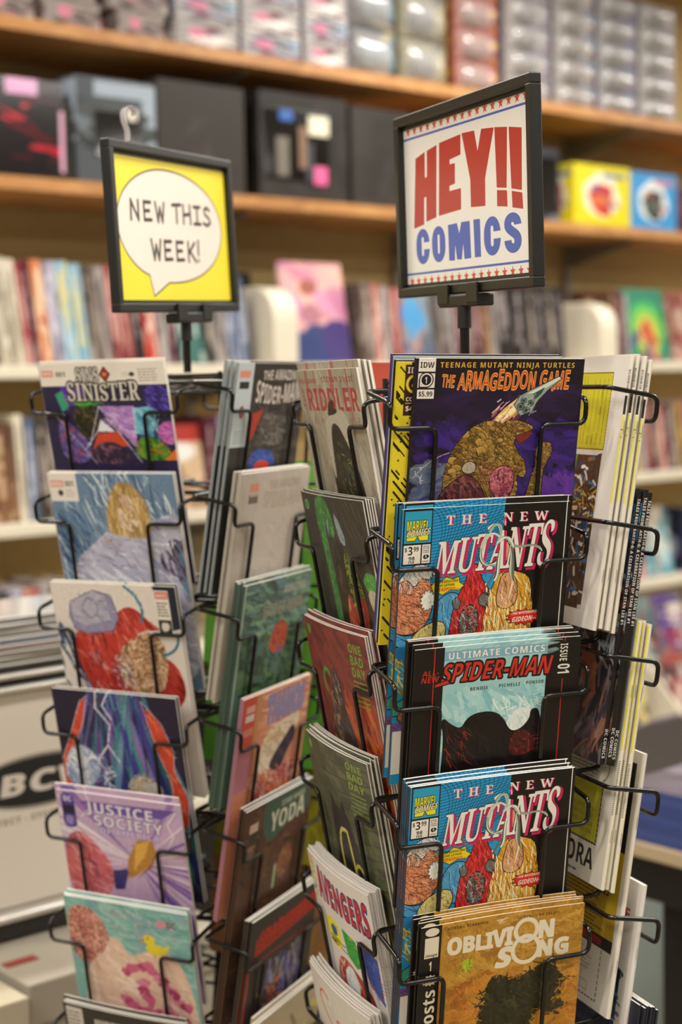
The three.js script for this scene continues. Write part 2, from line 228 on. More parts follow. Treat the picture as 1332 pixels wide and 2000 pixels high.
cover('newteam', 860, (c, W, H) => {                       // blue and black team cover; the figures are inked colour masses
  box(c, '#2399d2', 0, 0, W, H); c.strokeStyle = '#10344e'; c.lineWidth = 0.28;
  for (let i = 0; i < 28; i++) { c.beginPath(); c.moveTo(17 + i * 3, 0); c.quadraticCurveTo(30 + i * 2, 8, 18 + i * 0.8, 34); c.stroke(); c.beginPath(); c.moveTo(17, i * 1.7); c.quadraticCurveTo(45, i * 1.9 - 5, 66, i * 1.3 - 7); c.stroke(); }
  box(c, '#15110f', 60.5, 0, 40, H); box(c, '#e9e4da', 97.8, 0, 0.6, H);
  mass(c, 24, '#4f9fd0', [20, 70, 22, 52, 32, 46, 40, 52, 36, 74], ['#6ab4de', '#2a6ea0', '#8ac8e8'], 60, 5, 0.6, 1.2, 0.4, '#17100c');
  mass(c, 21, '#dc9068', [-4, 66, -4, 42, 2, 37, 10, 36, 18, 39, 21, 48, 20, 60, 14, 68, 4, 70], ['#e8a680', '#c47a58', '#d6865e', '#f0b892'], 120, 3, 0.6, 0.9, 0.6, '#17100c'); br(c, 22, 110, ['#2a160e'], 0, 40, 19, 67, 2.4, 0.22, 0.9, 0.7, 0.95); br(c, 37, 24, ['#6a3020'], 1, 44, 18, 64, 6, 0.4, 0.2, 0.3, 0.9);
  mass(c, 23, '#dfe6e4', [-2, 41, 4, 33, 11, 30, 19, 32, 20, 40, 13, 38, 9, 44, 5, 38], ['#ffffff', '#a8b8bc', '#c8d4d4', '#5c6c74'], 110, 3.4, 0.35, 1.3, 0.8, '#17100c'); burst(c, '#eef0e6', 17.6, 51, 4.6, 6, 11, 4, '#17100c', 0.25); br(c, 38, 8, ['#c8c05a', '#17100c'], 15, 49, 20, 53, 2, 0.4, 2.2, 0.3);
  const FACE = [-4, 66, -4, 42, 2, 37, 10, 36, 18, 39, 21, 48, 20, 60, 14, 68, 4, 70], INK = ['#17100c'];
  shards(c, 301, FACE, ['#b8683e', '#c87a50', '#a85a38'], 60, 7, 0.8, 1.1, 0.6); shards(c, 302, FACE, INK, 70, 4, 0.16, 1.0, 0.5); shards(c, 303, [-4, 66, -4, 44, 3, 40, 6, 50, 5, 64], INK, 60, 3.4, 0.14, 0.5, 0.3); shards(c, 304, [0, 40, 10, 36, 20, 40, 20, 46, 8, 46], ['#f6c49a', '#f0b088'], 30, 5, 0.6, 0.3, 0.4); shards(c, 305, [-2, 44, 4, 32, 12, 29, 20, 32, 20, 42, 12, 40, 8, 48], ['#ffffff', '#eef2f0', '#8c9aa0', '#3a4448'], 120, 7, 0.3, 1.2, 0.7); burst(c, '#f2f3ea', 17.6, 51, 4.6, 6, 13, 4, '#17100c', 0.2); shards(c, 306, [15, 50, 20, 48, 20, 54, 15, 54], ['#c8c05a', '#17100c'], 6, 4, 0.2, 2.3, 0.3);
  pl(c, '#12100f', [-2, 70, 8, 72, 16, 76, 10, 84, -2, 82]); mass(c, 25, '#4f9fd0', [-4, 66, 6, 71, 18, 67, 24, 72, 14, 79, -4, 75], ['#6ab4de', '#2a6ea0', '#17435f'], 60, 4, 0.5, 0.5, 0.5, '#17100c');
  mass(c, 20, '#dccd7c', [6, 76, 12, 67, 24, 62, 30, 66, 28, 76, 16, 80], ['#f0e8ac', '#b4a048', '#8a7428', '#f6f0c4'], 110, 2.6, 0.4, 0.9, 1.0, '#17100c');
  mass(c, 26, '#cc2a2c', [30, 84, 32, 62, 35, 50, 39, 44, 41, 36, 44, 31.5, 48, 34, 49, 41, 54, 46, 56, 56, 55, 70, 52, 84], ['#dc3e38', '#a01c22', '#e4544c', '#8a141c'], 190, 3.4, 0.7, 1.4, 0.5, '#17100c'); mass(c, 27, '#5c5854', [36, 70, 38, 58, 44, 54, 49, 60, 48, 72, 42, 76], ['#807c78', '#2c2926', '#a09c94'], 120, 1.8, 0.5, 0.5, 1.2, '#17100c'); mass(c, 34, '#767270', [50, 56, 51, 49, 55, 48, 57, 54, 55, 60], ['#96928c', '#4a4642'], 40, 2, 0.4, 0.5, 1, '#17100c'); br(c, 39, 60, ['#17100c'], 33, 36, 55, 80, 2.6, 0.25, 1.3, 0.8, 0.9); br(c, 40, 12, ['#d8d4cc'], 35, 60, 50, 80, 3, 0.5, 1.4, 0.4);
  mass(c, 28, '#dda02a', [50, 82, 51, 66, 54, 52, 58, 40, 63, 37, 72, 38, 79, 42, 80, 52, 82, 62, 80, 82], ['#eab440', '#b8801e', '#d4941f'], 150, 4, 0.8, 1.3, 0.3, '#17100c'); c.strokeStyle = '#efe6b4'; for (let i = 0; i < 10; i++) { c.lineWidth = 0.9; c.beginPath(); c.moveTo(52 + i * 2.8, 44 + (i % 3) * 4); c.quadraticCurveTo(55 + i * 2.3, 56, 52 + i * 2.9, 74); c.stroke(); } br(c, 41, 70, ['#3a2408'], 52, 42, 81, 74, 3, 0.25, 1.3, 0.5, 0.9);
  mass(c, 29, '#d8a078', [58, 56, 60, 44, 62, 38, 68, 38, 71, 44, 72, 56, 64, 60], ['#e6b48e', '#b8805e'], 60, 2.4, 0.5, 1.5, 0.5, '#17100c'); mass(c, 36, '#d8a078', [57.5, 30, 58, 22, 61, 19.5, 65, 22, 65.5, 29, 62, 34], ['#e6b48e', '#b8805e', '#c88e68'], 50, 1.6, 0.4, 1.2, 0.8, '#17100c'); br(c, 42, 16, ['#3a1d12'], 58, 22, 65, 33, 1.4, 0.25, 0.4, 0.9, 0.9);
  const RED = [30, 84, 32, 62, 35, 50, 39, 44, 41, 36, 44, 31.5, 48, 34, 49, 41, 54, 46, 56, 56, 55, 70, 52, 84]; shards(c, 311, RED, ['#8e141c', '#e25a50', '#a01a22'], 90, 8, 0.8, 1.4, 0.5); shards(c, 312, RED, ['#17100c'], 110, 5, 0.22, 1.35, 0.6); shards(c, 313, [36, 72, 38, 57, 44, 53, 49, 60, 48, 74, 42, 78], ['#17100c', '#b4b0a8', '#8a8680', '#17100c'], 110, 3, 0.35, 0.6, 1.2); bl(c, '#6c6864', 51.6, 53, 3.6, 4, 5, 0.08, '#17100c', 0.4); bl(c, '#6c6864', 35, 54, 2.6, 3.6, 6, 0.08, '#17100c', 0.4); shards(c, 314, [48, 49, 55, 49, 55, 57, 48, 57], ['#a8a49c', '#2a2624'], 18, 4, 0.4, 0.8, 0.4);
  const ROBE = [50, 82, 51, 66, 54, 52, 58, 40, 63, 37, 72, 38, 79, 42, 80, 52, 82, 62, 80, 82]; shards(c, 321, ROBE, ['#a06a14', '#c88a20', '#f0c050'], 60, 9, 0.9, 1.3, 0.4); shards(c, 322, ROBE, ['#f2e8b8', '#efe6b4'], 34, 14, 0.9, 1.25, 0.5); shards(c, 323, ROBE, ['#2a1806'], 90, 6, 0.2, 1.3, 0.6); shards(c, 324, [58, 56, 60, 44, 62, 38, 68, 38, 71, 44, 72, 56, 64, 60], ['#b87a54', '#eec09a', '#2a1806'], 50, 4, 0.3, 1.3, 0.7); shards(c, 325, [20, 70, 22, 52, 32, 46, 40, 52, 36, 74], ['#12304a', '#a8d8f0', '#12304a'], 46, 6, 0.3, 1.2, 0.5); shards(c, 326, [6, 76, 12, 67, 24, 62, 30, 66, 28, 76, 16, 80], ['#6a5a1c', '#fbf6d4', '#2a2008'], 60, 4, 0.24, 0.9, 1.2); shards(c, 327, [64, 82, 66, 60, 80, 56, 96, 60, 97, 90, 70, 92], ['#2a2624', '#3a3430'], 12, 10, 0.3, 1.4, 0.3);
  tx(c, 'THE NEW', 26, 4.6, 61, 5.2, { color: '#e8e4dc', font: 'serif', ls: 0.46, shadow: '#d01c5c', sx: 7, sy: 5, fat: 2 });
  tx(c, 'MUTANTS', 19.6, 15.4, 70, 21.6, { color: '#ebe6dd', font: 'serif', ls: -0.05, shadow: '#d01c5c', sx: 10, sy: 4, fat: 5, skew: 0.14, skewY: -0.025, stroke: '#17100c', sw: 3, tall: (t) => 0.86 + 0.34 * t });
  const strand = (a, n, seed) => { const R = rng(seed); for (let i = 0; i < n; i++) { const k = (R() - 0.5) * 2.6; c.strokeStyle = ['#c8d2c0', '#e9eede', '#8d9c8c', '#b4c2ae', '#3a443c'][Math.floor(R() * 5)]; c.lineWidth = 0.35 + R() * 0.8; c.beginPath(); c.moveTo(a[0], a[1]); c.bezierCurveTo(a[2] + k, a[3] + k, a[4] + k, a[5] - k, a[6] + k * 0.6, a[7] + k); c.stroke(); } };
  strand([60, 20, 56, 14, 50, 14, 48, 24], 26, 1); strand([48, 24, 46, 32, 52, 36, 58, 32], 22, 2); strand([59, 18, 60, 10, 55, 9, 52, 14], 18, 3); strand([64, 21, 72, 28, 76, 20, 84, 26], 24, 4); strand([60, 24, 57, 34, 60, 38, 57, 42], 16, 5); strand([66, 24, 68, 32, 66, 38, 68, 42], 16, 6); strand([57, 22, 60, 17, 64, 17, 66.5, 23], 20, 7); mass(c, 43, '#d8d8d0', [60.5, 12, 61, 5.6, 62.4, 12], ['#e8e4dc'], 4, 1, 0.3, 1, 1, '#d01c5c');
  c.strokeStyle = '#6a6662'; c.lineWidth = 1.1; for (const q of [[35, 47, 33, 33], [52, 46, 57, 38]]) { c.beginPath(); c.moveTo(q[0], q[1]); c.lineTo(q[2], q[3]); c.stroke(); }
  pl(c, '#e8d21c', [19, 43, 21.5, 40.5, 24, 41.5, 28, 38.6, 32, 40, 35.6, 38.8, 36, 42, 39, 44, 36, 46.4, 31, 46, 26, 48.6, 23, 46.8, 20.6, 47], '#17100c', 0.3); tx(c, 'INTRODUCING', 21.6, 40.6, 13.6, 1.5, { color: '#17100c', skew: 0.2, skewY: -0.04 }); tx(c, 'THE LETHAL', 22.4, 42.7, 11, 1.3, { color: '#17100c', skew: 0.2, skewY: -0.04 }); tx(c, 'DEADPOOL--', 22, 44.6, 13.6, 1.9, { color: '#d0201c', skew: 0.2, skewY: -0.02 });
  burst(c, '#d8281e', 76, 64.4, 11, 4.8, 13, 8, '#17100c', 0.35); tx(c, '--THE MYSTERIOUS', 68, 61.6, 16, 1.5, { color: '#f3e9dc', skew: 0.2, skewY: -0.05 }); tx(c, 'GIDEON--', 69, 64.4, 14.6, 2.8, { color: '#f3e9dc', skew: 0.2, skewY: -0.05 });
  box(c, '#2a7cb0', -1, 76, 60, 10); br(c, 31, 200, ['#d8b832', '#e8cc50', '#a88420', '#f0dc78'], -2, 82, 40, 103, 5, 0.8, 1.0, 0.6, 0.95); mass(c, 32, '#3fa08a', [-4, 111, 12, 102, 40, 104, 34, 114, -4, 116], ['#5cbca4', '#2c7464'], 40, 4, 0.7, 0.3, 0.5, '#17100c'); mass(c, 33, '#b0684e', [4, 112, 30, 106, 44, 116, 20, 122, 2, 119], ['#c88064', '#7e4430'], 50, 4, 0.7, 0.4, 0.5, '#17100c'); box(c, '#7a5a98', -1, 119, 60, 6); br(c, 35, 60, ['#2a1c3a'], 0, 118, 40, 125, 3, 0.3, 0.8, 0.3); barcode(c, 6, 0.5, 124, 34, 25, true);
  box(c, '#17100c', 0.8, 0, 17.2, 30.8); box(c, '#2aa0c8', 1.6, 1.2, 15.8, 17.4); tx(c, 'MARVEL', 2.8, 6.4, 13.2, 5.2, { color: '#f0e21c', stroke: '#17100c', sw: 10 }); pl(c, '#f0e21c', [3, 12.2, 15.8, 12.2, 15.8, 17.4, 10.8, 17.4, 9.4, 15, 8, 17.4, 3, 17.4], '#17100c', 0.3); tx(c, 'COMICS', 2.6, 11.8, 13.8, 3.6, { color: '#eee9e2', stroke: '#17100c', sw: 12, skew: 0.25, skewY: -0.1 });
  box(c, '#eee9df', 1.6, 19.6, 10.2, 10.4); box(c, '#eee9df', 12.5, 19.6, 4.9, 10.4); tx(c, '$', 2.2, 20.6, 1.5, 2.6, { color: '#17100c' }); tx(c, '3', 4.1, 20.4, 3, 4.6, { color: '#17100c' }); tx(c, '99', 7.4, 20.5, 3.2, 2.6, { color: '#17100c' }); tx(c, '98', 4.7, 26, 3.8, 1.9, { color: '#17100c' }); tx(c, 'FEB', 4.7, 28.3, 3.6, 1.3, { color: '#17100c' });
  ['APPROVED', 'BY THE', 'COMICS', 'CODE'].forEach((s, i) => tx(c, s, 13.1, 20.3 + i * 1.1, 3.7, 0.7, { color: '#17100c' })); bl(c, '#17100c', 15, 26.4, 1.8, 1.3, 3, 0.2); tx(c, 'A', 14.4, 25.7, 1.2, 1.3, { color: '#eee9df' }); tx(c, 'AUTHORITY', 13, 28.6, 3.9, 0.7, { color: '#17100c' });
});
cover('duskhero', 800, (c, W, H) => {                      // pale teal between black bars, dark mass
  box(c, '#9ccdce', 0, 0, W, H); br(c, 41, 220, ['#aed8d8', '#8cc4ca', '#c2e2de', '#7ab6c4'], 16, 24, 84, 80, 12, 3, 0.8); br(c, 42, 140, ['#e6f2ee', '#d2e8e6', '#ffffff'], 48, 30, 82, 64, 6, 0.6, 0.7, 1.2, 0.8); mass(c, 48, '#e2ecea', [58, 66, 56, 48, 64, 38, 74, 40, 80, 56, 80, 72], ['#f4f8f6', '#c8dcdc'], 70, 6, 1.2, 1.2, 0.8);
  mass(c, 43, '#15100f', [18, 90, 20, 50, 17, 44, 19, 40, 23, 44, 30, 48, 33, 42, 40, 39, 50, 39.5, 56, 44, 60, 52, 66, 52, 72, 46, 72, 40, 78, 40, 80, 60, 82, 90], ['#221816', '#0c0908', '#2e1c1c'], 140, 8, 1.4, 1.0, 0.7); br(c, 44, 34, ['#7c1c1a', '#a02a26'], 20, 46, 34, 66, 5, 0.4, 1.0, 0.5, 0.9); br(c, 45, 40, ['#7c1c1a', '#a02a26'], 62, 54, 80, 66, 4, 0.4, 0.3, 0.6, 0.9); mass(c, 49, '#4a1614', [60, 66, 61, 54, 68, 51, 74, 56, 78, 62, 70, 68], ['#7c241e', '#2a0e0d', '#a03028'], 60, 3, 0.6, 0.8, 0.9);
  box(c, '#17120f', 0, 0, 17.5, H); box(c, '#17120f', 80, 0, 21, H); box(c, '#c42a20', 11.4, 0, 0.6, H); box(c, '#c42a20', 90, 0, 0.6, H);
  br(c, 47, 70, ['#b8dcde', '#86bcc8', '#a8d4d8'], 19, 1, 78, 9, 16, 1.6, -0.3, 0.2, 0.6); box(c, '#7faec4', 17.5, 2.6, 62.5, 5.4); br(c, 50, 14, ['#8ebacc', '#72a2ba'], 18, 3, 79, 7.4, 12, 1, 0, 0.1, 0.6);
  tx(c, 'ULTIMATE COMICS', 19.6, 3.4, 59, 3.9, { color: '#eeece6', stroke: '#5c8498', sw: 5, ls: 0.05 }); tx(c, 'TM', 78.7, 3.2, 1.2, 0.7, { color: '#eee' });
  tx(c, 'SPIDER-MAN', 15.5, 9.6, 67, 10.6, { color: '#cb3024', stroke: '#17120f', sw: 15, skew: 0.24, skewY: 0.0, ls: -0.02 }); pl(c, '#cb3024', [13, 20.4, 20, 18.6, 22, 20.8, 12, 22.6], '#17120f', 0.6);
  tx(c, 'ALL-', 4.6, 12.4, 10, 3, { color: '#c8281e', skew: 0.15 }); tx(c, 'NEW', 3.8, 15.8, 10.8, 3.4, { color: '#c8281e', skew: 0.15 });
  tx(c, 'BENDIS', 34, 24.2, 11, 2, { color: '#23201e', ls: 0.06 }); tx(c, 'PICHELLI', 51.5, 24, 13, 2, { color: '#23201e', ls: 0.06 }); tx(c, 'PONSOR', 68, 23.6, 11, 2, { color: '#23201e', ls: 0.06 });
  box(c, '#17120f', 87, 2, 7, 22); tx(c, 'ISSUE', 92.4, 3.4, 10.4, 4.6, { color: '#e9e4da', rot: Math.PI / 2, ls: 0.05 }); tx(c, '01', 94.4, 15.2, 6.6, 7.4, { color: '#e9e4da', rot: Math.PI / 2 });
});
cover('ochre', 800, (c, W, H) => {                         // ochre cloudscape, dark ragged cloth
  box(c, '#b5842e', 0, 0, W, H); br(c, 51, 320, ['#c4963c', '#a87626', '#bd8c34', '#9a6c22', '#cfa04a'], 10, 0, W, 40, 12, 3, 0.15, 0.5); br(c, 52, 320, ['#b86e22', '#c67c2a', '#9c5c1c', '#d28c3a', '#a86a20'], 10, 38, W, 155, 12, 3, -0.2, 0.6);
  mass(c, 53, '#2f2c18', [36, 110, 38, 60, 40, 48, 44, 39, 49, 36, 54, 39, 62, 41, 72, 36, 82, 30, 86, 30, 84, 36, 90, 44, 94, 46, 86, 50, 92, 56, 82, 56, 86, 64, 74, 62, 70, 76, 68, 110], ['#3d3a20', '#232010', '#4a4526', '#1a180c'], 240, 6, 1.3, 1.1, 0.5); pl(c, '#38341c', [78, 62, 88, 58, 95, 62, 88, 64, 90, 68, 82, 67]); bl(c, '#a7bd28', 29.5, 27, 3.7, 3.5, 7, 0.08); br(c, 56, 10, ['#c4d048', '#8a9c20'], 27, 25, 32, 29, 2, 0.5, 0.6, 1); paint(c, 54, 2200, 4, 0.9, 11, 0, 100, 100, 16);
  tx(c, 'ROBERT KIRKMAN', 15.6, 2.6, 25.4, 1.5, { color: '#3e2f14', ls: 0.08 }); tx(c, 'LORENZO DE FELICI', 59, 2.9, 25.6, 1.5, { color: '#3e2f14', ls: 0.08 }); br(c, 55, 14, ['#e6dcc0'], 46, 3.2, 53, 5.4, 2.4, 0.5, -0.2, 0.3);
  tx(c, 'OBLIVI', 16, 9.6, 41, 9.6, { color: '#e8dec6', stroke: '#e8dec6', sw: 7, ls: -0.03, tall: (t) => 0.92 + 0.3 * Math.abs(t - 0.35) }); tx(c, 'N', 72, 7.4, 11, 10.4, { color: '#e8dec6', stroke: '#e8dec6', sw: 8 }); tx(c, 'S', 46.4, 20.6, 9.6, 11.6, { color: '#e8dec6', stroke: '#e8dec6', sw: 8, skew: 0.2 }); tx(c, 'NG', 72, 19.6, 20.6, 9.6, { color: '#e8dec6', stroke: '#e8dec6', sw: 8, ls: 0.02 });
  c.strokeStyle = '#e8dec6'; c.lineWidth = 2.5; c.beginPath(); c.arc(65, 12, 6.6, 0, 7); c.stroke(); c.beginPath(); c.arc(65.4, 23.6, 8, 0, 7); c.stroke();
  box(c, '#14110e', 0, 0, 12.4, H); bl(c, '#e4dac4', 6.6, 3.4, 4.4, 2.6, 2, 0); box(c, '#e4dac4', 2.4, 6.6, 8.6, 12.2); tx(c, 'image', 2.9, 16.2, 7.4, 2.3, { color: '#14110e', full: true, skew: 0.15 }); tx(c, '1', 5.4, 21, 2.4, 5.6, { color: '#e4dac4' }); burst(c, '#e4dac4', 6.4, 32.4, 5.6, 3.4, 13, 3); tx(c, '$1.00', 2.8, 31.2, 7.2, 2.5, { color: '#14110e' }); tx(c, 'ghosts', 2.4, 72, 34, 8, { color: '#e4dac4', rot: -Math.PI / 2 });
});
cover('riddles', 640, (c, W, H) => {                       // grey beige, red lettering, dark cloaked shape under a pale shawl
  box(c, '#a19a88', 0, 0, W, H); br(c, 61, 300, ['#aea794', '#928b7a', '#b6af9c', '#8a8372'], 0, 0, W, H, 12, 3, 1.4, 0.4); for (const [x, w, h] of [[15, 4, 11], [56, 5, 14], [30, 1.2, 9], [82, 1.6, 30]]) { box(c, '#a8605a', x, 0, w, h); br(c, x, 8, ['#a8605a', '#b0716a'], x, h - 2, x + w, h + 6, 6, 0.6, 1.57, 0.05); }
  const CLOAK = [36, 100, 38, 70, 34, 48, 42, 34, 46, 20, 52, 17, 58, 20, 60, 32, 72, 40, 82, 60, 88, 100, 88, 155, 34, 155]; mass(c, 62, '#2c2620', CLOAK, ['#383028', '#1e1a16', '#443a2e'], 200, 8, 1.6, 1.4, 0.4); shards(c, 63, [44, 40, 70, 40, 76, 90, 50, 90], ['#54663a', '#6a7a3c', '#3e4c2c', '#6a5a3a', '#1a1612'], 130, 6, 0.9, 1.2, 0.8); shards(c, 69, [50, 48, 70, 48, 72, 70, 52, 70], ['#8a8a52', '#b8b06a', '#4c5830'], 24, 4, 0.7, 0.9, 1.2); shards(c, 64, [48, 22, 54, 21, 56, 30, 50, 32], ['#8a6448', '#6a4c38'], 10, 5, 0.8, 1.2, 0.5);
  tx(c, 'PAUL DANO', 4, 5, 30, 2.9, { color: '#8c3f3c', ls: 0.06 }); tx(c, 'STEVAN SUBIC', 42, 4.4, 51, 3.2, { color: '#8c3f3c', ls: 0.08 }); tx(c, 'THE', 5.5, 23, 12, 3.6, { color: '#9c4640', rot: -Math.PI / 2 }); tx(c, 'RIDDLER', 12, 11, 84, 13.5, { color: '#a8403c' }); tx(c, 'YEAR ONE', 8, 28, 86, 4.2, { color: '#96584e', weight: 'normal', ls: 0.9 });
  mass(c, 66, '#2c2620', [47, 38, 47, 28, 49, 23, 54, 22.4, 58, 25, 58, 38], ['#383028', '#1e1a16'], 20, 6, 1, 1.4, 0.4); bl(c, '#4a2a26', 51, 21.6, 5, 3, 3, 0.1); const SHAWL = [36, 32, 44, 27, 54, 27, 64, 23, 70, 25, 76, 34, 86, 50, 92, 64, 90, 92, 84, 80, 78, 58, 64, 40, 56, 32, 46, 32, 42, 46, 40, 70, 34, 52]; mass(c, 67, '#b4ae9e', SHAWL, ['#c8c2b2', '#8e8878', '#6a6458'], 120, 3, 0.5, 0.8, 0.4); shards(c, 68, SHAWL, ['#6a6458', '#d8d2c2', '#8a8474'], 220, 2, 0.24, 0.5, 0.4); paint(c, 5, 1500, 2, 0.5, 0, 0, 100, 155);
});
cover('moss', 600, (c, W, H) => {                          // charcoal with a broad green arch and red at its foot
  box(c, '#37332c', 0, 0, W, H); shards(c, 71, [40, 0, 104, 0, 104, 90, 60, 90], ['#443f36', '#2a2721', '#57503f', '#6a6050', '#221f1a'], 120, 34, 0.8, 1.15, 0.2); shards(c, 70, [0, 0, 30, 0, 30, 155, 0, 155], ['#443f36', '#2a2721'], 50, 20, 1.4, 1.4, 0.3);
  const ARCH = [24, 10, 27, 3, 36, -1, 45, 3, 51, 16, 53, 28, 47, 32, 42, 26, 38, 20, 37, 30, 40, 54, 42, 92, 40, 130, 33, 130, 32, 80, 28, 44, 24, 24]; mass(c, 72, '#3f7a3c', ARCH, ['#559a4c', '#2e5a2c', '#6aac5a', '#24482a'], 260, 4, 1.2, 1.4, 0.5); curls(c, 73, ARCH, ['#7cc06a', '#2a5228', '#4a8a44'], 160, 2.2, 0.4); mass(c, 74, '#7c8a92', [40, 20, 44, 16, 43, 26, 40, 34], ['#98a6ac', '#5e6a70'], 20, 4, 0.8, 1.4, 0.3); mass(c, 75, '#8a98a0', [54, 10, 62, 18, 68, 34, 62, 36, 56, 28], ['#a6b2b8', '#5e6a70'], 40, 5, 1, 1.1, 0.4);
  const ROBE = [42, 150, 44, 60, 46, 42, 52, 32, 60, 36, 72, 52, 84, 84, 90, 150]; mass(c, 76, '#2c2418', ROBE, ['#3c301e', '#1c160e', '#4a3c28'], 120, 8, 1.8, 1.3, 0.4); curls(c, 77, [58, 36, 74, 48, 84, 80, 78, 96, 62, 84], ['#5f7a2c', '#83982e', '#a8a034', '#3e5a24', '#4f8a34'], 220, 3, 0.7); shards(c, 78, [44, 60, 52, 44, 54, 90, 50, 96], ['#8a6a58', '#b89a84', '#3c2c20'], 40, 10, 0.7, 1.5, 0.2);
  mass(c, 79, '#9c3a26', [50, 110, 54, 78, 58, 70, 66, 84, 76, 70, 84, 76, 78, 110], ['#b84a2c', '#7a2a1e', '#c87848', '#d8a070'], 90, 6, 1.2, 1.4, 0.4); shards(c, 80, [50, 104, 56, 66, 62, 96], ['#d8b8a0', '#b86a50'], 16, 16, 0.8, 1.4, 0.2); bl(c, '#4f9a44', 93, 60, 9, 8, 4, 0.1); curls(c, 81, [84, 52, 102, 52, 102, 68, 84, 68], ['#6ab45a', '#357030'], 40, 2, 0.5); mass(c, 82, '#c4b49a', [84, 66, 100, 64, 104, 96, 94, 88], ['#d8c8ae', '#9c8c74'], 30, 6, 1.2, 1.2, 0.5);
  bl(c, '#4fa052', 9, 9, 4.4, 4.4, 3, 0.12); tx(c, 'DC', 6, 7, 6.4, 4, { color: '#37332c' }); paint(c, 5, 1500, 2, 0.5, 20, 0, 100, 155);
}, 0.8);
cover('maroon', 600, (c, W, H) => {                        // maroon turning orange, green lettering down the side
  box(c, '#6e2a28', 0, 0, W, H); br(c, 81, 220, ['#7a302c', '#5c2224', '#843a30'], 0, 0, W, 50, 16, 4, 0.6, 0.5); br(c, 82, 300, ['#a8421e', '#bc5426', '#8e3420', '#c8682a'], 30, 40, W, 155, 14, 4, 1.2, 0.5);
  const COAT = [22, 155, 26, 70, 34, 48, 42, 30, 49, 28, 54, 40, 54, 54, 62, 70, 74, 100, 84, 155]; mass(c, 83, '#3a302c', COAT, ['#4a3e38', '#26201e', '#5c5450'], 200, 8, 1.6, 1.2, 0.5); shards(c, 84, [24, 80, 30, 50, 40, 44, 46, 56, 44, 80, 34, 92], ['#c8a270', '#8a683e', '#6a4c2c', '#e0c090', '#3a2a1c'], 110, 6, 1, 1.2, 0.7); shards(c, 85, [40, 34, 48, 32, 52, 46, 48, 60, 42, 54], ['#d8c8b8', '#8c7c6c', '#b8a898', '#3a302c'], 60, 5, 0.7, 1.3, 0.5); shards(c, 86, COAT, ['#7c746c', '#1c1816', '#5a524c'], 80, 9, 0.5, 1.25, 0.4); c.strokeStyle = '#3f9a3a'; c.lineWidth = 2.4; c.beginPath(); c.moveTo(27, 48); c.quadraticCurveTo(22, 38, 28, 33); c.quadraticCurveTo(34, 31, 36, 36); c.stroke();
  ['ONE', 'BAD', 'DAY'].forEach((s, i) => tx(c, s, 75, 7 + i * 8, 18, 6.4, { color: '#6f9a2e' })); for (let i = 0; i < 6; i++) { box(c, '#6f9a2e', 75, 32 + i * 3.2, 18, 1); } bl(c, '#5a8a34', 9, 8, 4, 4, 3, 0.2); shards(c, 87, [84, 60, 98, 60, 98, 100, 84, 100], ['#d8862e', '#c86a2a'], 20, 8, 1, 1.5, 0.3); paint(c, 5, 1300, 2, 0.5, 0, 0, 72, 155);
}, 0.9);
cover('swamp', 600, (c, W, H) => {                         // grey green masonry, dark spires rimmed with yellow
  box(c, '#4e523c', 0, 0, W, H); br(c, 91, 260, ['#5a5e44', '#42452f', '#646a4a', '#3a3d2b'], 0, 0, W, H, 14, 4, 0.3, 0.5); c.strokeStyle = '#2e3022'; c.lineWidth = 0.5; for (let i = 0; i < 9; i++) { c.beginPath(); c.moveTo(0, 6 + i * 9); c.quadraticCurveTo(40, 12 + i * 9, 100, 5 + i * 9); c.stroke(); for (let k = 0; k < 5; k++) { c.beginPath(); c.moveTo(12 + k * 20 + (i % 2) * 10, 9 + i * 9); c.lineTo(12 + k * 20 + (i % 2) * 10, 17 + i * 9); c.stroke(); } }
  mass(c, 92, '#231f1d', [24, 155, 30, 60, 33, 40, 36, 28, 40, 38, 50, 40, 54, 30, 60, 44, 74, 70, 88, 155], ['#2e2926', '#181513'], 100, 9, 2, 1.4, 0.3); c.lineWidth = 2.6; for (const [col, q] of [['#c8be5a', [40, 84, 36, 56, 42, 50, 54, 52, 58, 76]], ['#b8b04c', [58, 76, 64, 66, 68, 72, 76, 80, 80, 96]], ['#d8ce6a', [72, 84, 82, 84, 88, 92, 92, 100, 94, 116]]]) { c.strokeStyle = col; c.beginPath(); c.moveTo(q[0], q[1]); c.bezierCurveTo(q[2], q[3], q[4], q[5], q[6], q[7]); c.lineTo(q[8], q[9]); c.stroke(); } shards(c, 94, [34, 80, 60, 70, 84, 90, 92, 130, 40, 130], ['#8c9a54', '#b0b468', '#4a5a34', '#5c6a54', '#231f1d', '#231f1d', '#d8d088'], 170, 7, 0.9, 1.2, 0.6);
  ['ONE', 'BAD', 'DAY'].forEach((s, i) => tx(c, s, 70, 4 + i * 6, 22, 4.6, { color: '#7f9a3a' })); for (let i = 0; i < 6; i++) box(c, '#6f8a3a', 71, 23 + i * 2.6, 21, 0.9); shards(c, 95, [68, 2, 96, 2, 96, 40, 68, 40], ['#5f7038'], 30, 6, 0.5, 0.2, 0.3, 0.5); bl(c, '#7fa03a', 8, 7, 3, 3.4, 4, 0.2); paint(c, 5, 1300, 2, 0.5, 0, 24, 100, 155);
});
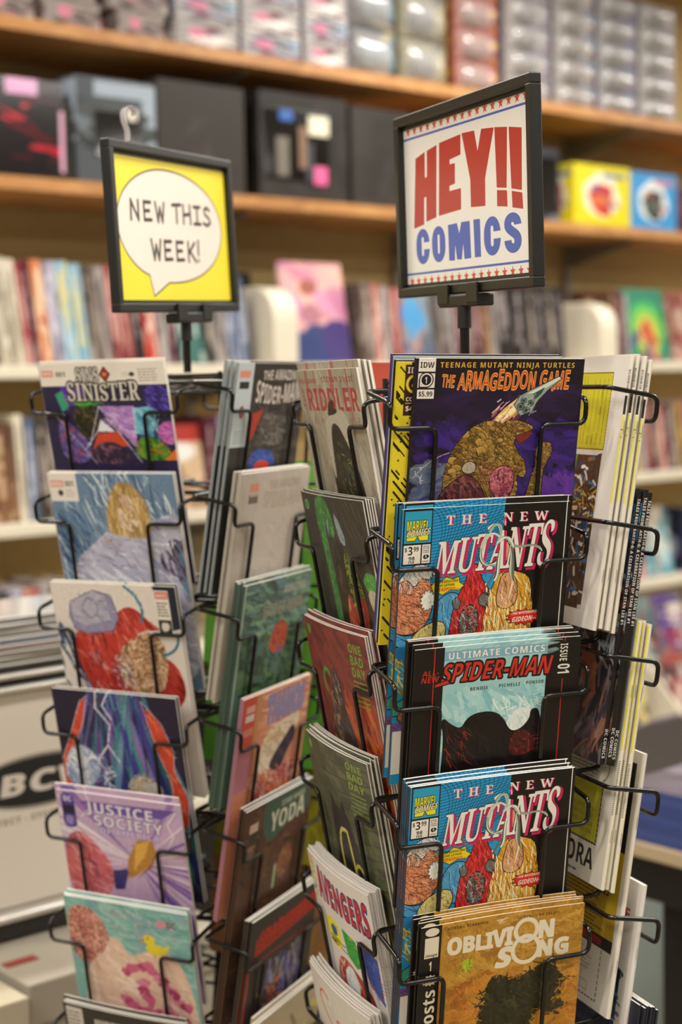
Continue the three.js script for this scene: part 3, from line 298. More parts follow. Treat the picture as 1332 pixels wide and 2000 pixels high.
cover('whiteteam', 560, (c, W, H) => {                     // white with red masthead, bright panels
  box(c, '#dcd6d0', 0, 0, W, H); box(c, '#e2d9a8', 1, 6, 12, 48); br(c, 101, 30, ['#d8b040', '#4a6aa8', '#d8857a'], 1, 10, 11, 50, 5, 1.4, 0.5, 1.4); box(c, '#e0a8a0', 2, 4, 9, 8);
  tx(c, 'AVENGERS', 16, 14, 80, 30, { color: '#c02430', stroke: '#2a2a66', sw: 9, shadow: '#2a2a66', sx: 6, sy: 4, ls: 0.02, tall: (t) => 1.15 - 0.18 * Math.sin(t * Math.PI), skewY: 0.05 });
  mass(c, 103, '#e4de30', [18, 62, 44, 58, 48, 92, 22, 90], ['#f0ec4a', '#c8be20'], 20, 8, 2, 0.4); mass(c, 104, '#3a5a9c', [28, 68, 40, 66, 40, 78, 30, 80], ['#4f74b8', '#24406f'], 20, 4, 1.2, 0.4); br(c, 105, 16, ['#2a2620'], 24, 80, 44, 88, 8, 1.0, 0.05, 0.05, 0.9); pl(c, '#2f9a3c', [50, 62, 70, 66, 74, 92, 66, 98, 54, 90]); br(c, 106, 20, ['#5cc04a', '#c8d23a'], 53, 66, 70, 90, 4, 1, 0.2, 0.4); pl(c, '#3a4f9e', [72, 62, 98, 70, 98, 120, 82, 104]); br(c, 107, 40, ['#5f7cc4', '#c8503a', '#2a3672'], 76, 70, 98, 116, 5, 1.2, 1.0, 0.8);
  mass(c, 108, '#a8342c', [26, 140, 34, 100, 50, 96, 66, 104, 84, 116, 92, 150, 50, 155], ['#c04a38', '#7c241f', '#d8863a', '#e4d8c8'], 130, 6, 1.8, 1.0, 1.0); mass(c, 109, '#dfe2e4', [40, 128, 46, 106, 58, 100, 66, 118, 60, 140], ['#ffffff', '#aab4bc'], 50, 6, 1.2, 1.3, 0.4); mass(c, 110, '#9fb4c4', [52, 150, 62, 126, 74, 138, 78, 155], ['#c0d2de', '#7488a0'], 30, 6, 1.4, 1.2, 0.5);
}, 0.58);
cover('script', 420, (c, W, H) => { box(c, '#d9d4cc', 0, 0, W, H); br(c, 111, 120, ['#e4dfd8', '#cdc8be'], 0, 0, W, H, 14, 4, 1.2, 0.4); c.strokeStyle = '#c8702c'; c.lineWidth = 2.6; c.beginPath(); c.moveTo(34, 22); c.bezierCurveTo(24, 10, 14, 22, 20, 34); c.bezierCurveTo(26, 46, 40, 48, 38, 62); c.bezierCurveTo(36, 74, 24, 74, 20, 66); c.stroke(); tx(c, 'a', 42, 36, 16, 20, { color: '#c8702c', font: 'serif', weight: 'normal', full: true }); br(c, 112, 70, ['#7a8a9a', '#c8a078', '#4c5460'], 10, 80, 90, 150, 12, 4, 1.0, 0.8); }, 0.58);
// left rack, front side
cover('diamonds', 560, (c, W, H) => {
  box(c, '#2e2748', 0, 0, W, H); pl(c, '#4f2f92', [14, 24, 34, 24, 30, 46, 18, 48]); br(c, 121, 60, ['#6a3fb0', '#8a4ab4', '#c070c8'], 14, 24, 32, 46, 6, 1.6, 0.9); pl(c, '#3f9c78', [10, 34, 16, 30, 20, 48, 14, 54]); mass(c, 122, '#2a2a1c', [26, 78, 22, 60, 26, 44, 38, 40, 44, 52, 42, 72, 34, 88], ['#3a3622', '#1a1a12', '#5a5030', '#6a5a3a'], 80, 6, 1.8, 1.2, 0.6); br(c, 123, 40, ['#58c04a', '#3f9c3a'], 25, 40, 42, 47, 6, 1.4, 0.1, 0.4); mass(c, 124, '#5a4f92', [8, 110, 8, 60, 20, 66, 34, 92, 30, 112], ['#7c70b4', '#a07cb8', '#3f386c', '#c05a6a'], 110, 6, 1.6, 1.0, 0.5);
  pl(c, '#b084c4', [44, 48, 72, 48, 70, 96]); br(c, 125, 60, ['#c89cd4', '#8a64b4', '#d8bce0'], 46, 48, 72, 80, 6, 1.8, 0.8, 0.5); pl(c, '#e0e4ec', [44, 62, 54, 76, 40, 76]); pl(c, '#c8482c', [40, 78, 56, 76, 64, 92, 34, 96]); mass(c, 126, '#3a2a40', [30, 112, 36, 92, 46, 86, 58, 90, 66, 112], ['#57405c', '#241a2a', '#8a5a6a'], 90, 6, 1.6, 1.0, 0.8);
  pl(c, '#7cc4dc', [72, 50, 90, 48, 84, 82, 70, 78]); br(c, 127, 50, ['#a8dcec', '#4f9cc0', '#3a7aa4'], 70, 50, 90, 80, 6, 1.8, 1.3); mass(c, 128, '#3f2f84', [80, 44, 84, 24, 98, 22, 104, 48, 96, 62, 88, 52], ['#5442a4', '#2c2060', '#6a5ac0'], 60, 6, 2, 0.8); mass(c, 129, '#c466b8', [86, 78, 92, 66, 102, 64, 104, 88, 94, 92], ['#d88acc', '#9a4494'], 40, 5, 1.4, 0.5); mass(c, 130, '#57902c', [68, 108, 70, 86, 80, 80, 94, 90, 98, 108], ['#7ab43c', '#3a6a20', '#c87a24', '#2a4a1a'], 90, 5, 1.6, 0.8, 1.0); pl(c, '#e07a34', [90, 108, 104, 90, 104, 108]); c.strokeStyle = '#d9d4e4'; c.lineWidth = 0.6; for (const q of [[8, 58, 36, 112], [44, 48, 72, 110], [40, 76, 28, 96], [70, 78, 72, 50], [44, 48, 32, 92]]) { c.beginPath(); c.moveTo(q[0], q[1]); c.lineTo(q[2], q[3]); c.stroke(); }
  paint(c, 5, 3300, 2, 0.68, 0, 0, 100, 180); box(c, '#e9e2d8', 0, 0, W, 25); box(c, '#e09a8a', 1.5, 7.5, 9.5, 7.5); tx(c, 'MARVEL', 2.2, 9.4, 8, 3.4, { color: '#f0dcd2' }); tx(c, '001', 13, 9, 8.4, 5.6, { color: '#4a4440' }); bl(c, '#3a3632', 74, 13.5, 2.2, 2.4, 2, 0); lines(c, 4, 79, 7, 15, 15, 5, '#8a847c', 1); lines(c, 6, 66, 11, 6, 5, 2, '#b4aea6', 0.8);
  tx(c, 'SINS', 29, 5.5, 19, 16, { color: '#d8d2c8', font: 'serif', stroke: '#2a2622', sw: 14 }); pl(c, '#b03a24', [52.6, 5, 56.6, 13, 52.6, 21, 48.6, 13], '#2a2622', 1); tx(c, 'OF', 51, 11.5, 3.2, 3, { color: '#e0c8b8' }); tx(c, 'SINISTER', 20, 23.5, 58, 18, { color: '#d8d2c8', font: 'serif', stroke: '#2a2622', sw: 14, tall: (t) => 1 + 0.18 * Math.abs(2 * t - 1) });
}, 0.63);
cover('frost', 520, (c, W, H) => {                         // icy blue slivers around pale lilac drapery
  const ALL = [-6, -6, 106, -6, 106, 161, -6, 161]; box(c, '#6c86a2', 0, 0, W, H); shards(c, 131, ALL, ['#a8bccc', '#5c7692', '#c8d6de', '#3e587a', '#8ea6bc', '#e0e8ec', '#46607e'], 420, 22, 1.5, 1.25, 0.45); shards(c, 138, [0, 22, 24, 26, 30, 60, 0, 70], ['#34507a', '#2a4468', '#5c7ca0'], 60, 18, 2, 1.0, 0.3);
  const PALE = [2, 120, 4, 84, 14, 60, 30, 50, 42, 40, 54, 36, 72, 36, 86, 30, 100, 26, 104, 44, 90, 50, 92, 74, 104, 96, 100, 155, 20, 155]; mass(c, 134, '#b9bad0', PALE, ['#c8c8da', '#a4a6c0'], 120, 12, 3, 0.5, 0.5); shards(c, 135, PALE, ['#e6e6f0', '#9496b4', '#c3c4d8', '#f2f0f6', '#8486a4', '#d2d2e2'], 260, 16, 1.6, 0.55, 0.6); shards(c, 139, [8, 66, 60, 62, 66, 84, 40, 104, 10, 96], ['#f2f0f6', '#d6d6e6', '#aeb0ca'], 70, 20, 2, 0.45, 0.2); shards(c, 136, [82, 50, 100, 42, 106, 76, 92, 78, 80, 66], ['#4a3850', '#6c5668', '#2e2236', '#84708a'], 60, 12, 1.8, 1.2, 0.5);
  const STRAW = [42, 44, 44, 22, 52, 8, 60, 5, 70, 10, 78, 26, 78, 44, 66, 46, 54, 44]; mass(c, 132, '#b8975a', STRAW, ['#d8bc80', '#9a7c48', '#c8a868'], 80, 8, 1.4, 1.4, 0.3); shards(c, 133, STRAW, ['#e6d09c', '#a07e44', '#8a6a38', '#d0b074'], 150, 12, 0.8, 1.45, 0.25); shards(c, 140, [52, 40, 53, 18, 60, 13, 67, 20, 68, 38, 60, 42], ['#dcc4b4', '#c8a898', '#b89484', '#e6d4c6'], 70, 6, 1.6, 1.2, 0.6); shards(c, 141, [34, 46, 50, 40, 54, 52, 40, 56], ['#b8948a', '#8c6a66', '#cdb0a6'], 24, 6, 1.2, 0.2, 0.4); paint(c, 5, 2600, 2.4, 0.6, 0, 0, 100, 155);
  box(c, '#e6dfd6', 0, 0, 22.5, 20); box(c, '#e0a292', 1, 5, 11, 5); tx(c, 'MARVEL', 1.6, 6, 9.6, 3, { color: '#ecd8cc' }); tx(c, '001', 13, 5.4, 7.4, 4, { color: '#5a544e' }); bl(c, '#47423e', 8.5, 14, 2.2, 2.2, 2, 0); lines(c, 7, 12.5, 11, 8, 6, 3, '#b4aea6', 0.7);
});
cover('anvil', 520, (c, W, H) => {                         // pale ground, red drapery swirl, sandy curls, lilac grey block
  box(c, '#e0d8d0', 0, 0, W, H); shards(c, 140, [0, 22, 8, 30, 18, 60, 30, 100, 20, 155, -6, 155], ['#2a3a66', '#1f2c54', '#3a5a8c', '#2a3a66'], 80, 20, 3, 1.2, 0.3);
  const CAPE = [12, 54, 14, 34, 30, 32, 46, 26, 56, 16, 66, 16, 76, 26, 86, 32, 74, 32, 62, 36, 66, 52, 84, 50, 96, 60, 98, 84, 70, 100, 30, 92, 20, 76]; mass(c, 141, '#b9382f', CAPE, ['#cc4c3e', '#8c2722', '#c44238'], 120, 10, 2.4, 0.9, 0.5); shards(c, 143, CAPE, ['#d8645a', '#7c1f1c', '#a02c28', '#e27a6c', '#641818'], 170, 16, 1.6, 1.1, 0.6);
  const CURL = [44, 62, 50, 46, 62, 38, 74, 32, 86, 40, 86, 60, 80, 78, 62, 80, 50, 76]; mass(c, 142, '#c49a76', CURL, ['#d8b490', '#a67c58', '#e2c4a4'], 80, 6, 1.4, 0.5, 0.8); curls(c, 144, CURL, ['#e8cdae', '#9a7250', '#c8a27c', '#6e4c34'], 190, 4, 0.9); shards(c, 145, [38, 58, 46, 50, 58, 52, 60, 74, 46, 84], ['#a8b0c4', '#5a5474', '#c8b8c8', '#e0d4cc', '#40385c', '#b87c74'], 90, 5, 1.2, 0.9, 1.0); shards(c, 146, [20, 50, 34, 46, 42, 70, 36, 92, 26, 80], ['#6a3a44', '#a87a80', '#4a3040', '#c8a0a0'], 50, 8, 1.4, 1.2, 0.6);
  pl(c, '#8f8cab', [12, 24, 14, 14, 34, 5, 48, 8, 52, 24, 46, 34, 24, 37, 15, 34], '#5c5878', 0.8); pl(c, '#b4b0c2', [14, 14, 34, 5.5, 44, 9, 45, 26, 24, 31, 15, 27]); shards(c, 147, [13, 14, 46, 4, 52, 24, 46, 36, 16, 36], ['#c6c2d0', '#9a97b2', '#a8a4bc', '#7c7a9a'], 80, 8, 1.2, 0.3, 0.6, 0.6); c.strokeStyle = '#8c88a4'; c.lineWidth = 1.2; c.beginPath(); c.ellipse(30, 18, 6, 7, 0.2, 0, 7); c.stroke();
  c.strokeStyle = '#3a7a9a'; c.lineWidth = 2; c.beginPath(); c.moveTo(60, 1); c.quadraticCurveTo(76, 12, 70, 26); c.stroke(); c.beginPath(); c.moveTo(97, 34); c.quadraticCurveTo(98, 46, 84, 50); c.stroke(); paint(c, 5, 2400, 2.2, 0.6, 0, 0, 80, 155);
  pl(c, '#1f2434', [82, 0, 100, 0, 100, 30, 92, 32]); box(c, '#e6dfd6', 83, 3, 11, 36); box(c, '#d8604c', 83.5, 4, 10, 5); tx(c, 'MARVEL', 84.2, 5, 8.6, 3, { color: '#f0dcd2' }); lines(c, 5, 84, 11, 9, 11, 5, '#6a645e', 1); box(c, '#3a3632', 83.5, 24, 10, 10); bl(c, '#ddd6cc', 88.5, 29, 3.4, 3.6, 3, 0.2);
});
cover('streaks', 520, (c, W, H) => {                       // night blue, beams of coloured light, orange-red borders
  box(c, '#231e36', 0, 0, W, H); const R = rng(9), cols = ['#3a2f8c', '#4a3a9c', '#2c6a74', '#3f8c84', '#6a3f8c', '#26204a', '#7aa4bc', '#1c1830', '#8a6ab0', '#2a3a7c', '#5c9ca0'];
  for (let i = 0; i < 190; i++) { const a = (R() - 0.5) * 0.9, x = 52 + Math.tan(a) * 20 + (R() - 0.5) * 34, w = 0.3 + R() * 1.5; c.globalAlpha = 0.75; pl(c, cols[Math.floor(R() * cols.length)], [x, -2 + R() * 10, x + w, -2, x + w * 2 + Math.tan(a) * 110, 110 + R() * 45, x - w + Math.tan(a) * 110, 110 + R() * 45]); } c.globalAlpha = 1;
  for (const P of [[-2, 58, 10, 34, 22, 8, 28, 4, 22, 24, 8, 54, 4, 76, -2, 78], [72, 4, 86, 20, 93, 40, 91, 54, 100, 74, 96, 100, 86, 96, 88, 64, 80, 42]]) { c.lineWidth = 1; mass(c, 150, '#cf4a34', P, ['#e0664a', '#b03a2a', '#e88a5c'], 60, 8, 1.4, 1.2, 0.4); pl(c, null, P, '#d8cfe0', 0.5); }
  c.strokeStyle = '#e4e0f0'; c.lineWidth = 1.1; for (const P of [[36, 0, 34, 12, 44, 24, 40, 40, 48, 52], [46, 0, 40, 10, 46, 20], [40, 40, 30, 52, 36, 62]]) { c.beginPath(); for (let i = 0; i < P.length; i += 2) c[i ? 'lineTo' : 'moveTo'](P[i], P[i + 1]); c.stroke(); }
  mass(c, 151, '#9fb0cc', [0, 70, 4, 50, 14, 40, 26, 44, 32, 56, 28, 68, 14, 76], ['#c8d4e0', '#7c90b4', '#e8ecf2', '#f4f4f6'], 110, 6, 2, 0.8, 0.8); curls(c, 153, [8, 66, 22, 42, 40, 52, 46, 70, 30, 78], ['#d8dcec', '#8a9cc0', '#f0f0f6'], 34, 6, 0.8); mass(c, 152, '#c8b49c', [50, 76, 54, 64, 66, 60, 78, 66, 82, 78], ['#dcc8b0', '#9c8a74'], 50, 5, 1.2, 0.6, 0.8); curls(c, 154, [50, 78, 54, 62, 68, 58, 80, 66, 82, 80], ['#e4d2bc', '#8c7860', '#a8c0c8'], 70, 3.4, 0.7); paint(c, 5, 2200, 2.6, 0.5, 0, 0, 100, 110, 18);
});
cover('radiant', 480, (c, W, H) => { box(c, '#bfa4c4', 0, 0, W, H); const R = rng(19); for (let i = 0; i < 44; i++) { const a = R() * 6.28, w = 0.05 + R() * 0.06; pl(c, ['#d8c4d8', '#9a78b4', '#e4d8e4', '#7a58a4', '#c8a8cc'][i % 5], [60, 78, 60 + 170 * Math.cos(a), 78 + 170 * Math.sin(a), 60 + 170 * Math.cos(a + w), 78 + 170 * Math.sin(a + w)]); } mass(c, 161, '#c8646c', [0, 130, 0, 60, 16, 44, 30, 66, 40, 90, 36, 120, 20, 140], ['#d8848a', '#a84a58', '#e0a0a4'], 90, 9, 2.6, 0.9, 0.7); pl(c, '#3a3270', [38, 92, 52, 88, 46, 114, 38, 116]); c.strokeStyle = '#ece4ec'; c.lineWidth = 0.9; for (const P of [[0, 6, 12, 18, 10, 34, 22, 44, 40, 60], [96, 10, 88, 26, 92, 40, 84, 60], [24, 0, 28, 16, 18, 30]]) { c.beginPath(); for (let i = 0; i < P.length; i += 2) c[i ? 'lineTo' : 'moveTo'](P[i], P[i + 1]); c.stroke(); } shards(c, 165, [0, 130, 0, 60, 16, 44, 30, 66, 40, 90, 36, 120, 20, 140], ['#e4a8a8', '#983c4c', '#3a2c4c', '#d8787c'], 60, 14, 1.4, 1.0, 0.6); pl(c, '#b4803a', [52, 76, 62, 50, 74, 46, 76, 62, 68, 82, 56, 96, 50, 100]); pl(c, '#d8a850', [60, 56, 72, 48, 66, 70, 56, 88]); pl(c, '#8a5a24', [68, 82, 76, 62, 72, 80, 56, 100]);
  paint(c, 5, 2400, 2.5, 0.74, 0, 0, 100, 240); pl(c, '#6a52a0', [20, 10, 96, 8, 84, 20, 30, 22]); tx(c, 'JUSTICE', 24, 10, 54, 13, { color: '#e4dce4', ls: 0.02, stroke: '#6a52a0', sw: 10, skewY: 0.03 }); tx(c, 'SOCIETY', 28, 25, 56, 13, { color: '#e4dce4', ls: 0.02, stroke: '#6a52a0', sw: 10, skewY: 0.03 }); tx(c, 'OF AMERICA', 32, 40, 48, 7, { color: '#d8cce0', ls: 0.06, stroke: '#6a52a0', sw: 10, skewY: 0.03 }); c.save(); c.fillStyle = '#4a3a78'; c.beginPath(); c.roundRect(3, 3, 11, 42, 5.5); c.fill(); bl(c, '#6a54a8', 8.5, 9.5, 5, 5.4, 2, 0); tx(c, 'DC', 5, 6.5, 7, 6, { color: '#e4dce4' }); box(c, '#241c3c', 4, 18, 9, 10); bl(c, '#6a54a8', 8.5, 36, 4.6, 7, 2, 0.05); lines(c, 3, 5.5, 31, 6, 10, 4, '#d8cce0', 1); c.restore(); }, 0.63);
cover('blossom', 520, (c, W, H) => {                       // teal water, warm pale drapery, pink frills and a toy duck
  box(c, '#7fb4ae', 0, 0, W, H); br(c, 171, 260, ['#92c2ba', '#6ca49e', '#a4ccc4', '#88a8b8'], 0, 0, W, 60, 12, 2.6, 0.2, 0.5); br(c, 175, 60, ['#d8a0ac', '#c47088', '#e0c0c4'], 22, 2, 96, 26, 2.4, 1, 0.5, 1.4);
  const ROSE = [0, 46, 0, 12, 10, 5, 24, 8, 32, 20, 34, 34, 26, 48, 12, 54]; mass(c, 172, '#c88678', ROSE, ['#d8a090', '#a86458', '#e0b4a4'], 70, 6, 1.2, 1.2, 0.6); curls(c, 176, ROSE, ['#e4bcae', '#a0584c', '#d09888', '#8a4640'], 170, 4, 0.7);
  const PALE = [4, 155, 6, 74, 14, 50, 28, 42, 34, 26, 44, 30, 48, 42, 60, 36, 78, 30, 92, 42, 100, 80, 98, 155]; mass(c, 173, '#e0c0ac', PALE, ['#e8ccb8', '#d4b09c', '#f0dccc'], 140, 12, 3, 0.6, 0.6); shards(c, 177, PALE, ['#f4e4d6', '#c89c88', '#e8d0be', '#b88474'], 120, 14, 1.1, 0.9, 0.7, 0.7);
  const R = rng(7); for (const P of [[46, 52, 62, 46, 72, 56, 80, 68, 96, 78], [38, 74, 48, 82, 62, 86, 74, 80, 90, 90], [60, 58, 56, 68, 62, 78]]) for (let i = 0; i + 3 < P.length; i += 2) for (let k = 0; k < 7; k++) { const t = k / 7; bl(c, ['#b84a72', '#cc6488', '#a03c62', '#d8849c'][Math.floor(R() * 4)], P[i] + (P[i + 2] - P[i]) * t + (R() - 0.5) * 4, P[i + 1] + (P[i + 3] - P[i + 1]) * t + (R() - 0.5) * 4, 2.6 + R() * 2.4, 2 + R() * 2, k + i, 0.3); }
  bl(c, '#e8d030', 71, 32, 8.5, 4.6, 3, 0.08); bl(c, '#e8d030', 66.5, 25, 4.6, 4.2, 4, 0.06); pl(c, '#d87a2a', [62.4, 24.4, 59, 25.4, 62.6, 26.8]); pl(c, '#e8d030', [77, 30, 83, 26, 80, 34]); c.fillStyle = '#2a2418'; c.beginPath(); c.arc(65.4, 24, 0.6, 0, 7); c.fill(); paint(c, 5, 2400, 2.2, 0.6, 0, 0, 100, 155, 16);
  tx(c, 'DC', 82, 8, 8, 5, { color: '#8c3a4c' }); bl(c, '#d890a0', 78, 11, 4, 3, 4, 0.2);
});
cover('charcoal', 420, (c, W, H) => { box(c, '#38342f', 0, 0, W, H); box(c, '#d4cec4', 2, 4, 14, 60); lines(c, 3, 3, 8, 12, 40, 8, '#58524a', 2); lines(c, 4, 26, 12, 66, 24, 2, '#c4bdb2', 9); br(c, 181, 80, ['#4a453e', '#28251f'], 0, 40, W, H, 14, 4, 0.6); }, 0.63);
// left rack, right side
cover('webmark', 480, (c, W, H) => { box(c, '#332f2c', 0, 0, W, H); br(c, 191, 180, ['#45403c', '#272422', '#55504a'], 22, 40, W, 130, 10, 2.6, 0.9, 1.0); paint(c, 5, 2100, 2, 0.68, 0, 0, 100, 290); tx(c, 'THE AMAZING', 36, 10, 54, 12, { color: '#cdc4b8', tall: (t) => 1 + 0.16 * Math.sin(t * 3.14), skewY: 0 }); tx(c, 'SPIDER-MAN', 28, 26, 66, 25, { color: '#cdc4b8', ls: -0.02, dy: (t) => 0.1 * Math.sin(t * 3.14), tall: (t) => 1.15 - 0.2 * Math.sin(t * 3.14) }); mass(c, 192, '#4e4a46', [40, 100, 38, 76, 48, 62, 60, 70, 70, 66, 80, 80, 78, 104, 60, 112], ['#6a655e', '#36322e', '#7c766e'], 90, 6, 2, 0.8, 1.0); mass(c, 193, '#2f4a92', [26, 140, 30, 116, 46, 112, 62, 116, 70, 140], ['#3f60b4', '#22366c'], 60, 8, 2.4, 0.8); bl(c, '#c8402c', 48, 136, 10, 8, 4, 0.2); pl(c, '#a83428', [24, 66, 42, 60, 30, 96, 24, 108]); box(c, '#b8c4c4', 0, 0, 22, 108); box(c, '#d88a76', 3, 10, 15, 9); box(c, '#2c2826', 4, 24, 13, 9); mass(c, 194, '#9c4a50', [6, 60, 12, 52, 16, 66, 10, 74], ['#b4606a'], 10, 4, 1, 1); lines(c, 9, 4, 86, 14, 18, 5, '#7c8484', 1.2); }, 0.52);
cover('pencil', 480, (c, W, H) => { box(c, '#b9b1a4', 0, 0, W, H); br(c, 201, 120, ['#c2baae', '#aea698'], 0, 0, W, H, 14, 5, 1.2, 0.5, 0.5); tx(c, 'THE AMAZING', 40, 13, 46, 11, { color: '#a99f92', stroke: '#7a7066', sw: 4 }); tx(c, 'SPIDER-MAN', 34, 27, 60, 20, { color: '#b4a89a', stroke: '#82756a', sw: 5, dy: (t) => 0.1 * Math.sin(t * 3.14) }); br(c, 202, 60, ['#a0968a', '#938a7e'], 30, 60, 84, 130, 12, 0.5, 1.2, 1.0); box(c, '#c98a74', 12, 14, 13, 11); box(c, '#6a6258', 12, 28, 13, 12); box(c, '#b0a698', 13, 26, 11, 5); }, 0.52);
cover('jungle', 480, (c, W, H) => { box(c, '#4f6c5e', 0, 0, W, H); br(c, 211, 260, ['#6c9474', '#3a5248', '#82a88a', '#2e443c', '#5c7c88'], 0, 0, W, 80, 14, 4, 0.4, 0.7); br(c, 212, 220, ['#3f5c34', '#2c4428', '#5c7c40', '#24342a'], 0, 70, W, 155, 10, 4, 0.9, 1.0); paint(c, 5, 2400, 2, 0.74, 0, 0, 100, 290); tx(c, 'AMAZING', 58, 12, 34, 12, { color: '#a9ab9a', stroke: '#4a5a50', sw: 6 }); tx(c, 'SPIDER-MAN', 30, 34, 60, 18, { color: '#8f8a78', stroke: '#4a4a42', sw: 6, skewY: -0.06 }); mass(c, 213, '#a8432c', [44, 100, 48, 70, 58, 58, 70, 66, 72, 84, 66, 110], ['#c05a3c', '#7c2c1e'], 60, 7, 2, 1.2); pl(c, '#3a6290', [56, 110, 60, 96, 64, 96, 60, 112]); box(c, '#96a89a', 0, 0, 3, H); }, 0.52);
cover('sunset', 480, (c, W, H) => { box(c, '#c98466', 0, 0, W, H); br(c, 221, 140, ['#d89a76', '#bc7458', '#e0b490'], 26, 0, W, 60, 16, 5, 0.2, 0.4); mass(c, 222, '#d8c4a8', [30, 110, 34, 62, 60, 50, 92, 46, 84, 76, 60, 104, 44, 120], ['#e4d4bc', '#c0a888'], 60, 12, 4, 0.8); paint(c, 5, 2100, 2, 0.74, 0, 0, 100, 290); tx(c, 'THANOS', 36, 10, 56, 36, { color: '#9088a8', stroke: '#8078a0', sw: 14, ls: -0.02, skewY: -0.05 }); mass(c, 223, '#3c323c', [46, 112, 56, 92, 70, 74, 80, 60, 86, 80, 74, 100, 66, 124], ['#50444e', '#2a222a'], 60, 8, 2.6, 1.0); br(c, 224, 140, ['#a8442c', '#c8602c', '#7a2a3c', '#d8c8b8', '#94406c'], 22, 110, 92, 155, 8, 2.6, 1.2, 0.8); lines(c, 5, 40, 62, 22, 12, 3, '#bc9a52', 2.4); box(c, '#c8503c', 0, 0, 19, 66); box(c, '#bc8a48', 19, 0, 4, 90); box(c, '#d8a494', 5, 12, 12, 9); box(c, '#d4cbbc', 5, 24, 12, 9); lines(c, 4, 4, 42, 14, 10, 3, '#d8a494', 2); box(c, '#b4707c', 0, 66, 19, 60); }, 0.52);
cover('earthen', 480, (c, W, H) => { box(c, '#54392a', 0, 0, W, H); br(c, 231, 240, ['#64462f', '#442d22', '#735238', '#38261e'], 0, 0, W, H, 12, 4, 0.9, 0.9); pl(c, '#43594a', [26, 0, 100, 0, 96, 40, 70, 46, 40, 62, 30, 50, 26, 24]); paint(c, 5, 2100, 2, 0.74, 0, 0, 100, 290); tx(c, 'STAR WARS', 52, 10, 36, 8, { color: '#b8b8a0', skewY: -0.03 }); tx(c, 'YODA', 38, 22, 52, 26, { color: '#d0cdb6', stroke: '#43594a', sw: 5, skewY: -0.05, tall: (t) => 1.1 - 0.15 * Math.sin(t * 3.1) }); mass(c, 232, '#8a5a42', [54, 110, 60, 84, 70, 76, 80, 92, 76, 120, 62, 126], ['#a8744e', '#64402e'], 60, 7, 2, 1.2); box(c, '#9ab48a', 52, 100, 3.4, 34); box(c, '#caa898', 7, 22, 12, 12); box(c, '#2c3a2c', 7.5, 36, 11, 8); lines(c, 4, 8, 52, 10, 16, 4, '#b89a84', 2); }, 0.52);
cover('redtitle', 480, (c, W, H) => { box(c, '#3c342e', 0, 0, W, H); pl(c, '#a82c22', [8, 30, 100, 12, 100, 40, 8, 54]); tx(c, 'STAR WARS', 12, 22, 84, 22, { color: '#c03426', stroke: '#3c1c16', sw: 8, skewY: -0.08 }); box(c, '#8c2a22', 4, 62, 94, 3); br(c, 241, 120, ['#8c8a98', '#a8a4b4', '#2c2e6c', '#4a4c8c', '#5c4438'], 30, 70, 92, 150, 20, 4, 1.5, 0.2); br(c, 242, 50, ['#a85a34', '#c87a48'], 20, 110, 60, 150, 8, 3, 0.6, 1); box(c, '#a83a30', 0, 66, 3, 90); }, 0.52);
cover('sand', 420, (c, W, H) => { box(c, '#b4a486', 0, 0, W, H); br(c, 251, 160, ['#cabb98', '#d4c860', '#7c6a52', '#4a4034', '#b8a880'], 0, 10, W, H, 10, 4, 1.0, 0.9); });
// backs
cover('coupon', 640, (c, W, H) => {                        // seen from behind: spine on the right
  box(c, '#dcd5cc', 0, 0, W, H); box(c, '#c8be2a', 40, 9, 45, 45); box(c, '#c8be2a', 4, 9, 30, 28); c.setLineDash([1, 1]); box(c, null, 40.6, 9.5, 44, 44, '#3a3420', 0.6); c.setLineDash([]);
  tx(c, 'RUSH COUPON TODAY', 35.4, 53, 43, 3.4, { color: '#b8406a', rot: -Math.PI / 2, ls: 0.12 }); c.save(); c.translate(43, 52); c.rotate(-Math.PI / 2); ['Revolutionary Soldier', 'Carle Place, Long Island, N. Y.', 'Gentlemen:', 'Here is my $1.98. Rush 204 Revolutionary War', 'Soldiers to me. If not satisfied I may return', 'merchandise for full refund!'].forEach((s, i) => tx(c, s, 1, i * 3.2 + 0.6, Math.min(40, s.length * 0.95), 1.4, { color: '#3a3420', weight: 'normal', full: true })); ['Name', 'Address', 'City'].forEach((s, i) => { tx(c, s, 1, 21 + i * 5, 5 + i, 1.9, { color: '#3a3420', weight: 'normal', full: true }); box(c, '#3a3420', 9, 23 + i * 5, 30, 0.25); }); tx(c, 'Zone', 18, 31.4, 5, 1.9, { color: '#3a3420', weight: 'normal' }); tx(c, 'State', 28, 31.4, 5, 1.9, { color: '#3a3420', weight: 'normal' }); tx(c, 'Canadian orders. Send International money order for $2.50', 1, 36.5, 38, 1.2, { color: '#3a3420', weight: 'normal' }); c.restore();
  box(c, '#4a3826', 4, 57, 80, 88); br(c, 261, 420, ['#2c6aa4', '#e0dcd4', '#3a2a1c', '#2a2018', '#1f4a7c', '#c8c4bc', '#8a6a3a'], 4, 57, 82, 144, 5, 1.8, 0.9, 1.3, 0.95); pl(c, '#5f8a34', [50, 57, 58, 57, 46, 112, 40, 106]); br(c, 262, 40, ['#c89a2a', '#e0b840'], 58, 76, 84, 96, 4, 0.9, 0.4, 1); box(c, '#dcd5cc', 84, 56, 16, 100); box(c, '#dcd5cc', 0, 145, W, 12); box(c, '#dcd5cc', 0, 55, 4, 100);
});
